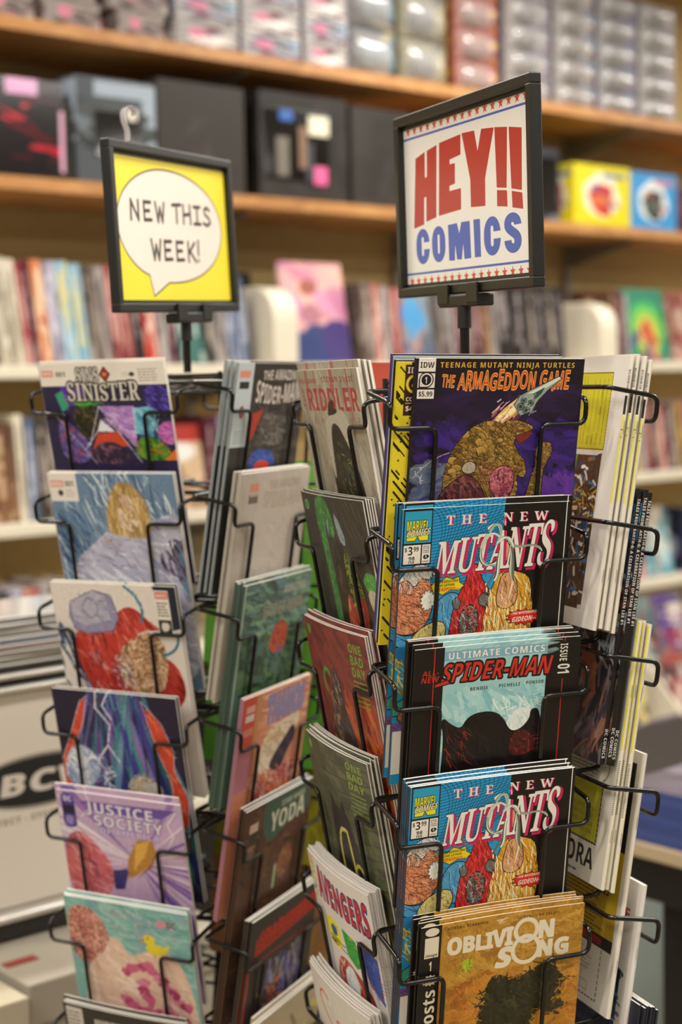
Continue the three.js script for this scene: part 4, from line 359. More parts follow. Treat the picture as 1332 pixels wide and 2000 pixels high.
cover('nightback', 480, (c, W, H) => { box(c, '#241f24', 0, 0, W, H); br(c, 271, 220, ['#2c3a5c', '#1c1a20', '#3a6a9c', '#4f9cc4', '#16131a'], 30, 0, W, 50, 14, 4, 1.2, 0.6); br(c, 272, 160, ['#5c2420', '#8c3a2c', '#c0c8cc', '#a4b0b8'], 40, 46, W, 100, 10, 2.4, 1.0, 1.0); br(c, 273, 220, ['#6a5c58', '#8a7c78', '#3a302e', '#a86a50', '#5c4c60'], 20, 96, W, 155, 12, 3.4, 1.9, 0.7); pl(c, '#8c4a34', [62, 90, 80, 96, 86, 118, 70, 112]); });
cover('hobbyback', 560, (c, W, H) => { box(c, '#dbd4c4', 0, 0, W, H); lines(c, 3, 30, 82, 52, 14, 7, '#8a8478', 0.9); c.strokeStyle = '#6a645a'; c.lineWidth = 0.8; c.beginPath(); c.arc(84, 88, 8, -1.2, 1.2); c.stroke(); box(c, '#b9b62c', 20, 98, 68, 34); c.setLineDash([1.6, 1.4]); box(c, null, 20, 98, 68, 34, '#1f1c16', 1.1); c.setLineDash([]); ['OR HOPE OF', 'FULL DAY CLOSE', 'PAY AND YOUR', 'AND ASK CARE ON'].forEach((s, i) => tx(c, s, 44, 112 + i * 4.4, 38, 2.6, { color: '#7c7824', weight: 'normal' })); tx(c, 'AURORA', 26, 135, 62, 12, { color: '#1c1814' }); lines(c, 2, 40, 150, 34, 2.4, 1, '#6a645a', 1.4); });
cover('classified', 560, (c, W, H) => { box(c, '#ded8cc', 0, 0, W, H); box(c, '#221d19', 8, 7, 88, 60); br(c, 281, 120, ['#a8562a', '#c4743a', '#6a5c50', '#8a8078', '#3a3028'], 40, 22, 84, 66, 8, 3, 0.9, 0.9); pl(c, '#c8402a', [70, 14, 84, 8, 80, 18, 72, 22]); box(c, '#c2a020', 8, 60, 88, 54); ['IS', 'W!'].forEach((s, i) => tx(c, s, 66 + i, 64 + i * 6, 16, 4, { color: '#2a2414' })); tx(c, 'INS', 74, 82, 12, 6, { color: '#2a2414' }); lines(c, 5, 14, 84, 70, 28, 12, '#5c4c18', 1); box(c, '#221d19', 8, 112, 88, 7); box(c, '#8c2420', 30, 113.4, 54, 4.4); lines(c, 8, 20, 122, 58, 16, 7, '#9a948a', 0.8); c.setLineDash([2, 1.6]); c.strokeStyle = '#3a352e'; c.lineWidth = 0.7; c.beginPath(); c.moveTo(86, 120); c.lineTo(86, 150); c.lineTo(20, 150); c.stroke(); c.setLineDash([]); for (let i = 0; i < 5; i++) box(c, null, 40 + i * 7, 142, 7, 5, '#9a948a', 0.4); });
cover('quizback', 480, (c, W, H) => { box(c, '#dfd9d2', 0, 0, W, H); tx(c, 'OF', 62, 12, 10, 3, { color: '#b84a66', weight: 'normal' }); tx(c, 'DETECTIVE', 32, 17, 60, 7, { color: '#b8345a' }); bl(c, '#b8901e', 40, 40, 24, 13, 3, 0.06); tx(c, '!', 54, 34, 4, 10, { color: '#2a2414' }); for (let i = 0; i < 4; i++) box(c, '#1d2c4c', 34, 54 + i * 15, 56, 14); br(c, 291, 80, ['#2c4a74', '#16202f', '#3a5c84'], 34, 54, 88, 112, 8, 2, 0.3); box(c, '#e6cfcf', 34, 116, 56, 34, '#b8566a', 0.8); lines(c, 9, 30, 119, 46, 28, 9, '#a87c84', 1); });
cover('grass', 420, (c, W, H) => { box(c, '#58942a', 0, 0, W, H); br(c, 301, 140, ['#64a030', '#4e8624', '#5c9a2e'], 0, 0, W, H, 16, 6, 1.2, 0.3, 0.5); });
cover('olive', 420, (c, W, H) => { box(c, '#8a8418', 0, 0, W, H); br(c, 302, 140, ['#9a9220', '#767014', '#a89c2a'], 0, 0, W, H, 16, 6, 1.2, 0.3, 0.5); });
cover('teal', 420, (c, W, H) => { box(c, '#3a6a74', 0, 0, W, H); br(c, 303, 140, ['#4a808a', '#2a525c', '#a84034'], 0, 0, W, H, 16, 6, 1.2, 0.3, 0.6); });
// ---------------------------------------------------------------- room
function noiseTexture(W, H, base, tones, seed, n, len, lw, ang, jit) { const t = canvasTexture(W, H, (c, w, h) => { box(c, base, 0, 0, w, h); br(c, seed, n, tones, -5, -5, w, h, len, lw, ang, jit, 0.5); }); t.wrapS = t.wrapT = THREE.RepeatWrapping; return t; }
const TEX = {
  oak: noiseTexture(1024, 256, '#b07a42', ['#bd884e', '#a06c36', '#c49258', '#96622f'], 401, 900, 30, 0.35, 0, 0.03),
  wallboard: noiseTexture(512, 512, '#b39a68', ['#b9a06e', '#ad9462', '#bca472'], 402, 900, 5, 0.8, 0.5, 3),
  carpet: noiseTexture(512, 512, '#8c8068', ['#9a8e74', '#7c705a', '#a49a80', '#6e634f'], 403, 5000, 1.6, 0.5, 0, 3.1),
  plaster: noiseTexture(256, 256, '#8f877a', ['#968e80', '#888072'], 404, 400, 6, 1.2, 0, 3),
  ceilingTile: noiseTexture(256, 256, '#a8a294', ['#b0aa9c', '#9e988a'], 405, 900, 2, 0.8, 0, 3),
};
const M = {
  oak: mat('#ffffff', 0.5, { map: TEX.oak }), white: mat('#d8cfba', 0.5), wallboard: mat('#ffffff', 0.85, { map: TEX.wallboard }), carpet: mat('#ffffff', 0.95, { map: TEX.carpet }), plaster: mat('#ffffff', 0.9, { map: TEX.plaster }), ceilingTile: mat('#ffffff', 0.95, { map: TEX.ceilingTile }),
  standard: mat('#8a867c', 0.45, { metalness: 0.5 }), black: new THREE.MeshPhysicalMaterial({ color: '#060505', roughness: 0.22 }), blackPlastic: mat('#161513', 0.42), paper: mat('#e6dfd2', 0.8), cream: mat('#d9c79e', 0.85), grey: mat('#bdb6a8', 0.55), steel: mat('#b8b6b2', 0.3, { metalness: 0.9 }), darkSteel: mat('#3a3835', 0.4, { metalness: 0.7 }),
};
function uvBox(w, h, d, scale = 1) {                       // box with uv in metres times scale
  const g = new THREE.BoxGeometry(w, h, d), uv = g.attributes.uv, dims = [[d, h], [d, h], [w, d], [w, d], [w, h], [w, h]];
  for (let f = 0; f < 6; f++) for (let k = 0; k < 4; k++) { const i = f * 4 + k; uv.setXY(i, uv.getX(i) * dims[f][0] * scale, uv.getY(i) * dims[f][1] * scale); }
  return g;
}
{
  const W = ROOM.s1 - ROOM.s0, D = ROOM.d1 - ROOM.d0, sc = (ROOM.s0 + ROOM.s1) / 2, dc = (ROOM.d0 + ROOM.d1) / 2, T = 0.12;
  onWall(struct('floor', uvBox(W + 2 * T, T, D + 2 * T, 1.4), M.carpet), sc, -T / 2, dc);
  onWall(struct('ceiling', uvBox(W + 2 * T, T, D + 2 * T, 1), M.ceilingTile), sc, CEILING + T / 2, dc);
  onWall(struct('wall_back', uvBox(W, CEILING, T, 1), M.wallboard), sc, CEILING / 2, ROOM.d0 - T / 2);
  onWall(struct('wall_front', uvBox(W, CEILING, T, 1), M.plaster), sc, CEILING / 2, ROOM.d1 + T / 2);
  onWall(struct('wall_left', uvBox(T, CEILING, D, 1), M.plaster), ROOM.s0 - T / 2, CEILING / 2, dc);
  onWall(struct('wall_right', uvBox(T, CEILING, D, 1), M.plaster), ROOM.s1 + T / 2, CEILING / 2, dc);
  const glow = new THREE.MeshStandardMaterial({ color: '#e8e4da', emissive: LAMP.color, emissiveIntensity: LAMP.glow, roughness: 0.6 });
  lampSpots.forEach(([s, d], i) => {
    const t = thing('ceiling_light', `recessed ceiling strip light, ${ORD[Math.floor(i / 3) + 1]} along the wall, ${ORD[i % 3 + 1]} row out from the shelves`, 'light');
    const bars = [[0, LAMP.h / 2 + 0.01, LAMP.w + 0.04, 0.02], [0, -LAMP.h / 2 - 0.01, LAMP.w + 0.04, 0.02], [LAMP.w / 2 + 0.01, 0, 0.02, LAMP.h], [-LAMP.w / 2 - 0.01, 0, 0.02, LAMP.h]].map(([x, z, w, l]) => moved(new THREE.BoxGeometry(w, 0.022, l), x, -0.011, z));
    part('frame', mergeGeometries(bars), M.white, t); part('diffuser', moved(new THREE.BoxGeometry(LAMP.w, 0.012, LAMP.h), 0, -0.008, 0), glow, t); onWall(t, s, CEILING, d);
  });
}

// ---------------------------------------------------------------- wall shelving
const SHELF = { A: 2.398, B: 2.013, C: 1.55, D: 1.157, E: 0.772, F: 0.36 };
const DEEP = 0.36;
{
  const t = thing('wall_shelving', 'long wall bookcase of oak-edged upper shelves and white lower shelves', 'shelves');
  onWall(t, 0, 0, 0);
  const s0 = -2.6, s1 = 3.4, L = s1 - s0, c = (s0 + s1) / 2;
  for (const k of ['A', 'B']) { const g = moved(uvBox(L, 0.03, DEEP - 0.012, 1), c, SHELF[k] - 0.015, -DEEP / 2 - 0.006), m = part('wooden_shelf', g, M.oak, t); m.userData.label = 'oak shelf board'; part('front_edge', moved(uvBox(L, 0.032, 0.012, 1), c, SHELF[k] - 0.016, -0.006), M.oak, m); }
  for (const k of ['C', 'D', 'E', 'F']) { const m = part('white_shelf', moved(rbox(L, 0.034, DEEP, 0.004), c, SHELF[k] - 0.017, -DEEP / 2), M.white, t); m.userData.label = 'white shelf board'; }
  for (let i = 0; i < 7; i++) { const s = -2.0 + i * 0.86; const u = part('upright', moved(rbox(0.03, 2.6, 0.016, 0.003), s, 1.4, -DEEP + 0.006), M.standard, t); for (const k of ['A', 'B', 'C', 'D', 'E', 'F']) { const sh = new THREE.Shape(); sh.moveTo(0, 0); sh.lineTo(0.3, 0); sh.lineTo(0.3, -0.012); sh.lineTo(0.03, -0.075); sh.lineTo(0, -0.075); part('bracket', moved(new THREE.ExtrudeGeometry(sh, { depth: 0.005, bevelEnabled: false }), s + 0.0025, SHELF[k] - 0.033, -DEEP + 0.012, 0, -Math.PI / 2, 0), M.standard, u); } }
  part('kick_board', moved(rbox(L, 0.3, 0.03, 0.004), c, 0.16, -0.03), M.blackPlastic, t);
}
// one atlas of small prints for everything far behind: 16 x 8 cells
const ATLAS_COLS = 16, ATLAS_ROWS = 8, cells = [];
function cell(base, tones, kind = 'spine') { cells.push([base, tones, kind]); return cells.length - 1; }
const atlasMaterial = new THREE.MeshPhysicalMaterial({ color: '#ffffff', roughness: 0.45, specularIntensity: 0.5 });
function finishAtlas() {
  const w = 100 / ATLAS_COLS, tex = canvasTexture(2048, 2048, (c, W, H) => {
    cells.forEach(([base, tones, kind], i) => {
      const h = H / ATLAS_ROWS, x = (i % ATLAS_COLS) * w, y = Math.floor(i / ATLAS_COLS) * h;
      c.save(); c.beginPath(); c.rect(x, y, w, h); c.clip(); box(c, base, x, y, w, h);
      if (kind === 'cover') { br(c, 500 + i, 36, tones, x, y + h * 0.2, x + w, y + h, 3.4, 1.2, 1.2, 1.2, 0.85); lines(c, 900 + i, x + w * 0.15, y + h * 0.05, w * 0.7, h * 0.14, 2, tones[0], h * 0.05); }
      else if (kind === 'spine') { br(c, 500 + i, 16, tones, x, y, x + w, y + h, 3, 1.6, 1.57, 0.3, 0.8); c.save(); c.translate(x + w * 0.62, y + h * 0.12); c.rotate(Math.PI / 2); lines(c, 700 + i, 0, 0, h * 0.7, w * 0.3, 1, tones[tones.length - 1], w * 0.2); c.restore(); }
      else kind(c, x, y, w, h);
      c.restore();
    });
  });
  atlasMaterial.map = tex; glossAtlas.map = tex;
}
function cellUV(g, i, w, h) {                              // planar uv of a geometry's own box, moved into an atlas cell
  const p = g.attributes.position, n = g.attributes.normal, uv = new Float32Array(p.count * 2); g.computeBoundingBox(); const b = g.boundingBox, cx = i % ATLAS_COLS, cy = Math.floor(i / ATLAS_COLS);
  for (let k = 0; k < p.count; k++) { let u = (p.getX(k) - b.min.x) / (b.max.x - b.min.x), v = (p.getY(k) - b.min.y) / (b.max.y - b.min.y); if (Math.abs(n.getX(k)) > 0.7) u = (p.getZ(k) - b.min.z) / (b.max.z - b.min.z); if (Math.abs(n.getY(k)) > 0.7) { u = 0.5; v = 0.95; } u = 0.04 + 0.92 * u; v = 0.02 + 0.96 * v; uv[2 * k] = (cx + u) / ATLAS_COLS; uv[2 * k + 1] = 1 - (cy + 1 - v) / ATLAS_ROWS; }
  g.setAttribute('uv', new THREE.BufferAttribute(uv, 2)); return g;
}
const PALETTE = {
  'brown': ['#6a4a34', ['#7c5840', '#54392a', '#b89a78']], 'cream': ['#c4bba8', ['#d0c8b6', '#b4aa96', '#8a7f6c']], 'crimson': ['#8c2430', ['#a43440', '#6a1824', '#d8b0a8']], 'dark maroon': ['#4a1e28', ['#5c2a34', '#341420', '#b09090']], 'orange': ['#c07048', ['#d08458', '#a85838', '#e8c8a8']], 'navy': ['#2c3048', ['#3a4060', '#1e2234', '#a0a4b8']], 'lilac grey': ['#8a8698', ['#9c98aa', '#706c80', '#d0ccd8']], 'light blue': ['#8cb0c4', ['#a8c8d8', '#6c94b0', '#d8c878']], 'charcoal': ['#3a3430', ['#4a423c', '#2a2522', '#a89c90']], 'taupe': ['#6e6058', ['#7e7068', '#584c46', '#b8aca0']], 'black': ['#221e1e', ['#302a2a', '#181414', '#8a8080']], 'pale grey': ['#a49c98', ['#b4acaa', '#8c8480', '#60585a']], 'dark red': ['#7a2a2c', ['#943a38', '#5c1c22', '#c89a90']], 'bright red': ['#b03028', ['#c44034', '#8c2020', '#e8d0c0']], 'teal': ['#3f6a64', ['#54807a', '#2c504c', '#b8c8c0']], 'dusty blue': ['#566078', ['#68748c', '#424a60', '#b4b8c8']], 'ivory': ['#d4cab4', ['#dcd4c2', '#c4b8a0', '#8c8070']], 'yellow': ['#c0a038', ['#d0b44c', '#9c8028', '#6a5420']], 'rust': ['#a85a2c', ['#bc6c38', '#8c441e', '#4c2c1a']], 'rose': ['#a8645c', ['#bc7a70', '#8c4c48', '#e0c0b4']], 'green': ['#4f7a48', ['#64905a', '#3a5c36', '#c0ccb0']], 'plum': ['#4c3450', ['#5e4462', '#38263c', '#a890a8']],
};
const cellOf = new Map();
function paletteCell(color, variant) { const k = color + (variant % 2); if (!cellOf.has(k)) cellOf.set(k, cell(PALETTE[color][0], PALETTE[color][1])); return cellOf.get(k); }
const rowCount = new Map();
// an upright paperback: spine to the room; origin at the foot of the spine's left edge
function book(color, th, h, lean, s, shelf, dep = 0.17, d = -0.03, where = 'top white shelf') {
  const n = (rowCount.get(where) ?? 0) + 1; rowCount.set(where, n);
  const t = thing('book', `${color} ${lean ? 'leaning' : 'upright'} book, ${ORD[n]} spine from left on the ${where}`, 'book');
  const i = paletteCell(color, n), g = mergeGeometries([moved(new THREE.BoxGeometry(th, h, 0.003), th / 2, h / 2, -0.0015), moved(new THREE.BoxGeometry(0.0016, h, dep), 0.0008, h / 2, -dep / 2 - 0.003), moved(new THREE.BoxGeometry(0.0016, h, dep), th - 0.0008, h / 2, -dep / 2 - 0.003)]);
  part('cover', cellUV(g, i), atlasMaterial, t); part('page_block', moved(cached(`pb${th},${h},${dep}`, () => new THREE.BoxGeometry(th - 0.0034, h - 0.006, dep - 0.004)), th / 2, h / 2, -dep / 2 - 0.003), M.paper, t);
  onWall(t, s, shelf + (lean < 0 ? 0.0006 : 0.0006), d); t.rotation.order = 'YXZ'; t.rotation.z = lean; if (lean < 0) t.position.y += th * Math.sin(-lean); return t;
}
function bookRow(list, lean, shelf, where, d = -0.03) { for (const [color, s0, s1, h] of list) { const th = (s1 - s0) * Math.cos(lean) - 0.0012; book(color, th, h, lean, s0, shelf, 0.17, d, where); } }
bookRow([['brown', -1.13, -1.078, 0.25], ['cream', -1.076, -1.03, 0.262], ['ivory', -1.028, -1.008, 0.262], ['crimson', -1.006, -0.988, 0.258], ['dark maroon', -0.986, -0.966, 0.26], ['orange', -0.964, -0.93, 0.263], ['lilac grey', -0.928, -0.893, 0.26], ['light blue', -0.891, -0.856, 0.262], ['light blue', -0.854, -0.82, 0.256], ['charcoal', -0.818, -0.796, 0.256], ['taupe', -0.794, -0.775, 0.255], ['pale grey', -0.773, -0.752, 0.253], ['dark red', -0.75, -0.716, 0.258], ['dark red', -0.714, -0.682, 0.256], ['black', -0.68, -0.65, 0.254], ['bright red', -0.648, -0.606, 0.255], ['pale grey', -0.604, -0.57, 0.252], ['dark maroon', -0.568, -0.542, 0.252], ['teal', -0.54, -0.502, 0.252], ['teal', -0.5, -0.452, 0.25], ['charcoal', -0.45, -0.418, 0.25], ['pale grey', -0.416, -0.374, 0.246], ['dusty blue', -0.372, -0.334, 0.243], ['dusty blue', -0.332, -0.3, 0.24]].map((q) => [q[0], q[1] + 0.004, q[2] + 0.004, q[3]]), 7 * RAD, SHELF.C, 'top white shelf');
bookRow([['taupe', 0.142, 0.18, 0.24], ['rose', 0.182, 0.215, 0.235], ['pale grey', 0.217, 0.25, 0.228], ['dark red', 0.252, 0.3, 0.225], ['pale grey', 0.502, 0.52, 0.22], ['dark maroon', 0.522, 0.56, 0.225], ['taupe', 0.562, 0.6, 0.23], ['dark maroon', 0.602, 0.65, 0.235], ['brown', 0.652, 0.69, 0.24], ['pale grey', 0.692, 0.72, 0.245], ['black', 0.722, 0.79, 0.25], ['black', 0.792, 0.87, 0.25], ['charcoal', 0.872, 0.9, 0.252], ['black', 0.902, 0.96, 0.25], ['charcoal', 0.962, 1.0, 0.25], ['black', 1.002, 1.05, 0.248], ['brown', 1.3, 1.335, 0.25], ['dark maroon', 1.337, 1.37, 0.245], ['pale grey', 1.372, 1.395, 0.235], ['rose', 1.72, 1.77, 0.25], ['dusty blue', 1.772, 1.82, 0.24], ['charcoal', 1.822, 1.87, 0.25]], 6 * RAD, SHELF.C, 'top white shelf');
bookRow([['rust', -1.16, -1.118, 0.24], ['brown', -1.116, -1.04, 0.245], ['ivory', -1.036, -1.012, 0.27], ['dusty blue', -1.01, -0.98, 0.262], ['charcoal', -0.978, -0.945, 0.262], ['taupe', -0.943, -0.9, 0.26], ['dark maroon', -0.452, -0.42, 0.25], ['plum', -0.418, -0.38, 0.25], ['rose', -0.378, -0.35, 0.25]], 3 * RAD, SHELF.D, 'middle white shelf');
bookRow([['taupe', 1.28, 1.32, 0.25], ['charcoal', 1.322, 1.36, 0.25], ['pale grey', 1.362, 1.395, 0.25], ['brown', 1.397, 1.42, 0.245], ['yellow', 1.422, 1.45, 0.24], ['pale grey', 1.452, 1.49, 0.25], ['dark red', 1.492, 1.525, 0.25], ['charcoal', 1.527, 1.56, 0.248], ['rose', 1.562, 1.6, 0.24], ['dark maroon', 1.602, 1.64, 0.245], ['taupe', 1.642, 1.68, 0.25], ['yellow', 1.682, 1.71, 0.24], ['dark red', 1.712, 1.75, 0.25]], 9 * RAD, SHELF.D, 'middle white shelf');
bookRow([['rust', -1.2, -1.11, 0.2], ['black', -1.105, -1.07, 0.21], ['lilac grey', -1.068, -1.03, 0.22], ['rose', -1.028, -0.98, 0.215], ['pale grey', -0.978, -0.95, 0.23], ['dark red', -0.948, -0.9, 0.22], ['taupe', -0.898, -0.85, 0.22]], 4 * RAD, SHELF.E, 'lower white shelf');
bookRow([['green', 1.36, 1.41, 0.22], ['crimson', 1.412, 1.47, 0.24], ['navy', 1.72, 1.76, 0.24], ['dark red', 1.762, 1.8, 0.23]], 2 * RAD, SHELF.E, 'lower white shelf');

// books turned face-out, leaning back on the row
function faceBook(label, i, w, h, s, shelf, d = -0.05, back = 10 * RAD, th = 0.016) {
  const t = thing('book', label, 'book'), front = cellUV(moved(new THREE.BoxGeometry(w, h, 0.003), 0, h / 2, -0.0015), i);
  part('front_cover', front, atlasMaterial, t); part('page_block', moved(new THREE.BoxGeometry(w - 0.006, h - 0.006, th - 0.004), 0.001, h / 2, -th / 2 - 0.0012), M.paper, t); part('back_cover', cellUV(moved(new THREE.BoxGeometry(w, h, 0.002), 0, h / 2, -th - 0.0006), i), atlasMaterial, t);
  onWall(t, s, shelf + 0.0006 + (th + 0.002) * Math.sin(back), d); t.rotation.order = 'YXZ'; t.rotation.x = -back; return t;
}
const glowFigure = (base, stops, fig) => (c, x, y, w, h) => { box(c, base, x, y, w, h); stops.forEach(([col, rx, ry, cy], k) => bl(c, col, x + w * 0.5, y + h * cy, w * rx, h * ry, 3 + k, 0.1)); br(c, 77, 14, fig, x + w * 0.3, y + h * 0.5, x + w * 0.75, y + h, 2.4, 0.9, 1.4, 0.8, 0.9); };
faceBook('large face-out book with a pink and violet cover, right of the left white divider', cell('#c08898', null, (c, x, y, w, h) => { box(c, '#c88c96', x, y, w, h); br(c, 88, 40, ['#d8a4a0', '#b87494', '#dcae9c', '#c88cb0'], x, y, x + w, y + h * 0.7, 3, 1.4, 0.9, 0.6, 0.8); bl(c, '#9c5a4c', x + w * 0.42, y + h * 0.26, w * 0.14, h * 0.08, 3, 0.1); bl(c, '#a8707c', x + w * 0.42, y + h * 0.52, w * 0.16, h * 0.1, 5, 0.15); br(c, 89, 22, ['#343066', '#2c3a6c', '#40306c'], x + w * 0.2, y + h * 0.64, x + w * 0.8, y + h, 3, 2, 1.4, 0.4, 0.95); }), 0.235, 0.298, -0.02, SHELF.C, -0.045);
faceBook('black book standing up behind the left white divider', cell('#151212', ['#1c1818', '#100e0e'], 'cover'), 0.16, 0.275, -0.2, SHELF.C, -0.24, 3 * RAD);
faceBook('face-out book with a blue and grey cover right of the pink one', cell('#6a88a0', null, (c, x, y, w, h) => { box(c, '#77828c', x, y, w, h); bl(c, '#4a90c4', x + w * 0.5, y + h * 0.4, w * 0.34, h * 0.3, 6, 0.25); br(c, 91, 20, ['#3a4a78', '#b07a64', '#8c7c84', '#54606c'], x, y + h * 0.6, x + w, y + h, 3, 1.4, 1, 0.8, 0.9); }), 0.138, 0.225, 0.382, SHELF.C, -0.05);
faceBook('face-out book with a glowing green and yellow cover at far right', cell('#3a8c5a', null, glowFigure('#2f7a62', [['#44a85c', 0.42, 0.4, 0.55], ['#88b84c', 0.32, 0.32, 0.6], ['#d0b44c', 0.2, 0.22, 0.62], ['#b8483c', 0.1, 0.14, 0.56]], ['#b03a34', '#4a3a7c', '#d09a4c'])), 0.235, 0.262, 1.55, SHELF.C, -0.06);
faceBook('face-out book with a red band over a pale cover between the two wire racks', cell('#c0a078', null, (c, x, y, w, h) => { box(c, '#bca080', x, y, w, h); box(c, '#9c2a20', x, y, w, h * 0.22); bl(c, '#d8d0c8', x + w * 0.5, y + h * 0.34, w * 0.3, h * 0.12, 4, 0.2); br(c, 92, 16, ['#a8805a', '#c8a888', '#8c6a4c'], x, y + h * 0.45, x + w, y + h, 3, 1.4, 1.2, 0.5, 0.9); }), 0.15, 0.23, -0.545, SHELF.D, -0.012);
faceBook('face-out book with a teal and white cover on the lower white shelf', cell('#7aa0a4', null, (c, x, y, w, h) => { box(c, '#a8a49c', x, y, w, h); br(c, 93, 26, ['#5c94a0', '#c84838', '#d8ccb8', '#4a6a8c', '#a8c8cc'], x, y, x + w, y + h, 3, 1.6, 1.3, 0.5, 0.9); }), 0.17, 0.25, 1.57, SHELF.E, -0.04);

// moulded white dividers with a rounded front
function divider(label, s, w, h, dep) {
  const sh = new THREE.Shape(); sh.moveTo(-dep, 0); sh.lineTo(0, 0); sh.lineTo(0, h - 0.1); sh.quadraticCurveTo(0, h, -0.1, h); sh.lineTo(-dep + 0.01, h); sh.quadraticCurveTo(-dep, h, -dep, h - 0.02);
  const t = thing('shelf_divider', label, 'divider'), g = moved(new THREE.ExtrudeGeometry(sh, { depth: w - 0.012, bevelEnabled: true, bevelThickness: 0.006, bevelSize: 0.006, bevelSegments: 3, curveSegments: 14 }), 0, 0.006, 0, 0, -Math.PI / 2, 0);
  part('divider_body', g, M.white, t); part('foot_plate', moved(rbox(w + 0.012, 0.004, dep * 0.9, 0.001), -w / 2, 0.0025, -dep / 2), M.white, t); onWall(t, s + w, SHELF.C + 0.002, 0.01); return t;
}
divider('round-topped white shelf divider left of the pink face-out book', -0.255, 0.09, 0.205, 0.2);
divider('round-topped white shelf divider between the black books and the green cover', 1.17, 0.09, 0.19, 0.2);

// boxed sets and figure boxes on the lower oak shelf
function gameBox(label, w, h, dep, s, shelf, i, opt = {}) {
  const t = thing(opt.name ?? 'display_box', label, 'box', opt.group), d = opt.d ?? -0.03;
  const body = cellUV(moved(rbox(w, h, dep, 0.003), 0, h / 2, -dep / 2), i); part('carton', body, opt.material ?? atlasMaterial, t);
  for (const f of opt.patches ?? []) { const [name, x, y, pw, ph, m] = f; part(name, moved(rbox(pw, ph, 0.003, 0.001), x, y, 0.0008), m, t); }
  if (opt.window) { const [x, y, pw, ph] = opt.window; part('window', moved(rbox(pw, ph, 0.004, 0.0015), x, y, 0.0012), M.acrylic, t); }
  onWall(t, s, shelf + 0.0006, d, opt.turn ?? 0); return t;
}
M.acrylic = new THREE.MeshPhysicalMaterial({ color: '#0e0d0d', roughness: 0.08, clearcoat: 1, clearcoatRoughness: 0.03 });
const glossAtlas = atlasMaterial.clone(); glossAtlas.roughness = 0.14; glossAtlas.specularIntensity = 1;
const flat = (name, color) => M[name] ?? (M[name] = mat(color, 0.4));
gameBox('glossy black and red box at the left end of the lower oak shelf', 0.42, 0.245, 0.14, -1.085, SHELF.B, cell('#1c1416', null, (c, x, y, w, h) => { box(c, '#181214', x, y, w, h); br(c, 95, 20, ['#a8182c', '#b82434', '#4a1018', '#141012', '#141012'], x + w * 0.55, y + h * 0.15, x + w * 0.95, y + h * 0.9, 1.6, 0.5, 0.9, 1.4, 0.95); box(c, '#c890b8', x + w * 0.6, y + h * 0.02, w * 0.2, h * 0.16); box(c, '#d8a8c0', x + w * 0.93, y + h * 0.3, w * 0.05, h * 0.6); }), { material: glossAtlas });
gameBox('dark narrow box between the red box and the pale blue box', 0.02, 0.2, 0.2, -0.862, SHELF.B, cell('#1c1812', ['#2c2416', '#141008']));
{ const bx = gameBox('blue grey window box left of the plain charcoal cases', 0.245, 0.27, 0.18, -0.718, SHELF.B, cell('#5c646c', null, (c, x, y, w, h) => { box(c, '#474d52', x, y, w, h); box(c, '#98a4b0', x + w * 0.25, y + h * 0.04, w * 0.75, h * 0.14); box(c, '#98a4b0', x + w * 0.8, y + h * 0.1, w * 0.2, h * 0.5); br(c, 96, 12, ['#484c4c', '#6c747c', '#2c2e2e'], x, y + h * 0.2, x + w * 0.8, y + h, 3, 1.4, 0.8, 1.2, 0.8); }), { window: [0.0, 0.13, 0.14, 0.12] }); part('price_sticker', moved(rbox(0.03, 0.03, 0.002, 0.0005), 0.045, 0.185, 0.004), M.paper, bx); }
gameBox('tall plain charcoal case with a faint embossed emblem', 0.29, 0.292, 0.16, -0.445, SHELF.B, cell('#4a443e', null, (c, x, y, w, h) => { box(c, '#332e2a', x, y, w, h); br(c, 97, 10, ['#423c36', '#48413a'], x + w * 0.4, y + h * 0.2, x + w * 0.62, y + h * 0.8, 2, 0.5, 1.5, 0.8, 0.6); }));
{ const bx = gameBox('black window box with a pink note, left of the large signboard', 0.33, 0.3, 0.2, -0.085, SHELF.B, cell('#2a2623', ['#312c28', '#221f1c']), { window: [-0.03, 0.155, 0.24, 0.2] }); for (const [name, x, y, w, h, col] of [['pink_note', 0.055, 0.075, 0.05, 0.052, '#d85a90'], ['white_label', 0.05, 0.215, 0.075, 0.055, '#e0dac0'], ['blue_figure', -0.07, 0.235, 0.05, 0.03, '#2a5ca8'], ['grey_figure', -0.085, 0.12, 0.045, 0.11, '#6a6258'], ['tan_figure', -0.01, 0.15, 0.03, 0.12, '#7a5e48'], ['dark_figure', 0.015, 0.11, 0.03, 0.11, '#2a2c34']]) part(name, moved(rbox(w, h, 0.006, 0.002), x, y, 0.004), flat(name, col), bx); }
gameBox('broad dark grey case partly behind the large signboard', 0.24, 0.29, 0.16, 0.215, SHELF.B, cell('#2e2a26', ['#35302b', '#282420']));
gameBox('dark upright box right behind the large signboard', 0.24, 0.24, 0.16, 0.9, SHELF.B, cell('#24262c', ['#30343c', '#6a7884', '#1a1c20']), { window: [0.03, 0.12, 0.15, 0.18] });
const toyFace = (bg, ring, fig) => (c, x, y, w, h) => { box(c, bg, x, y, w, h); bl(c, ring, x + w * 0.48, y + h * 0.5, w * 0.3, h * 0.36, 5, 0.12); bl(c, fig[0], x + w * 0.48, y + h * 0.56, w * 0.2, h * 0.24, 7, 0.3); br(c, 98, 10, fig, x + w * 0.34, y + h * 0.34, x + w * 0.6, y + h * 0.7, 1.6, 0.9, 0.9, 1.2, 0.95); lines(c, 99, x + w * 0.5, y + h * 0.1, w * 0.46, h * 0.14, 1, fig[1], h * 0.07); };
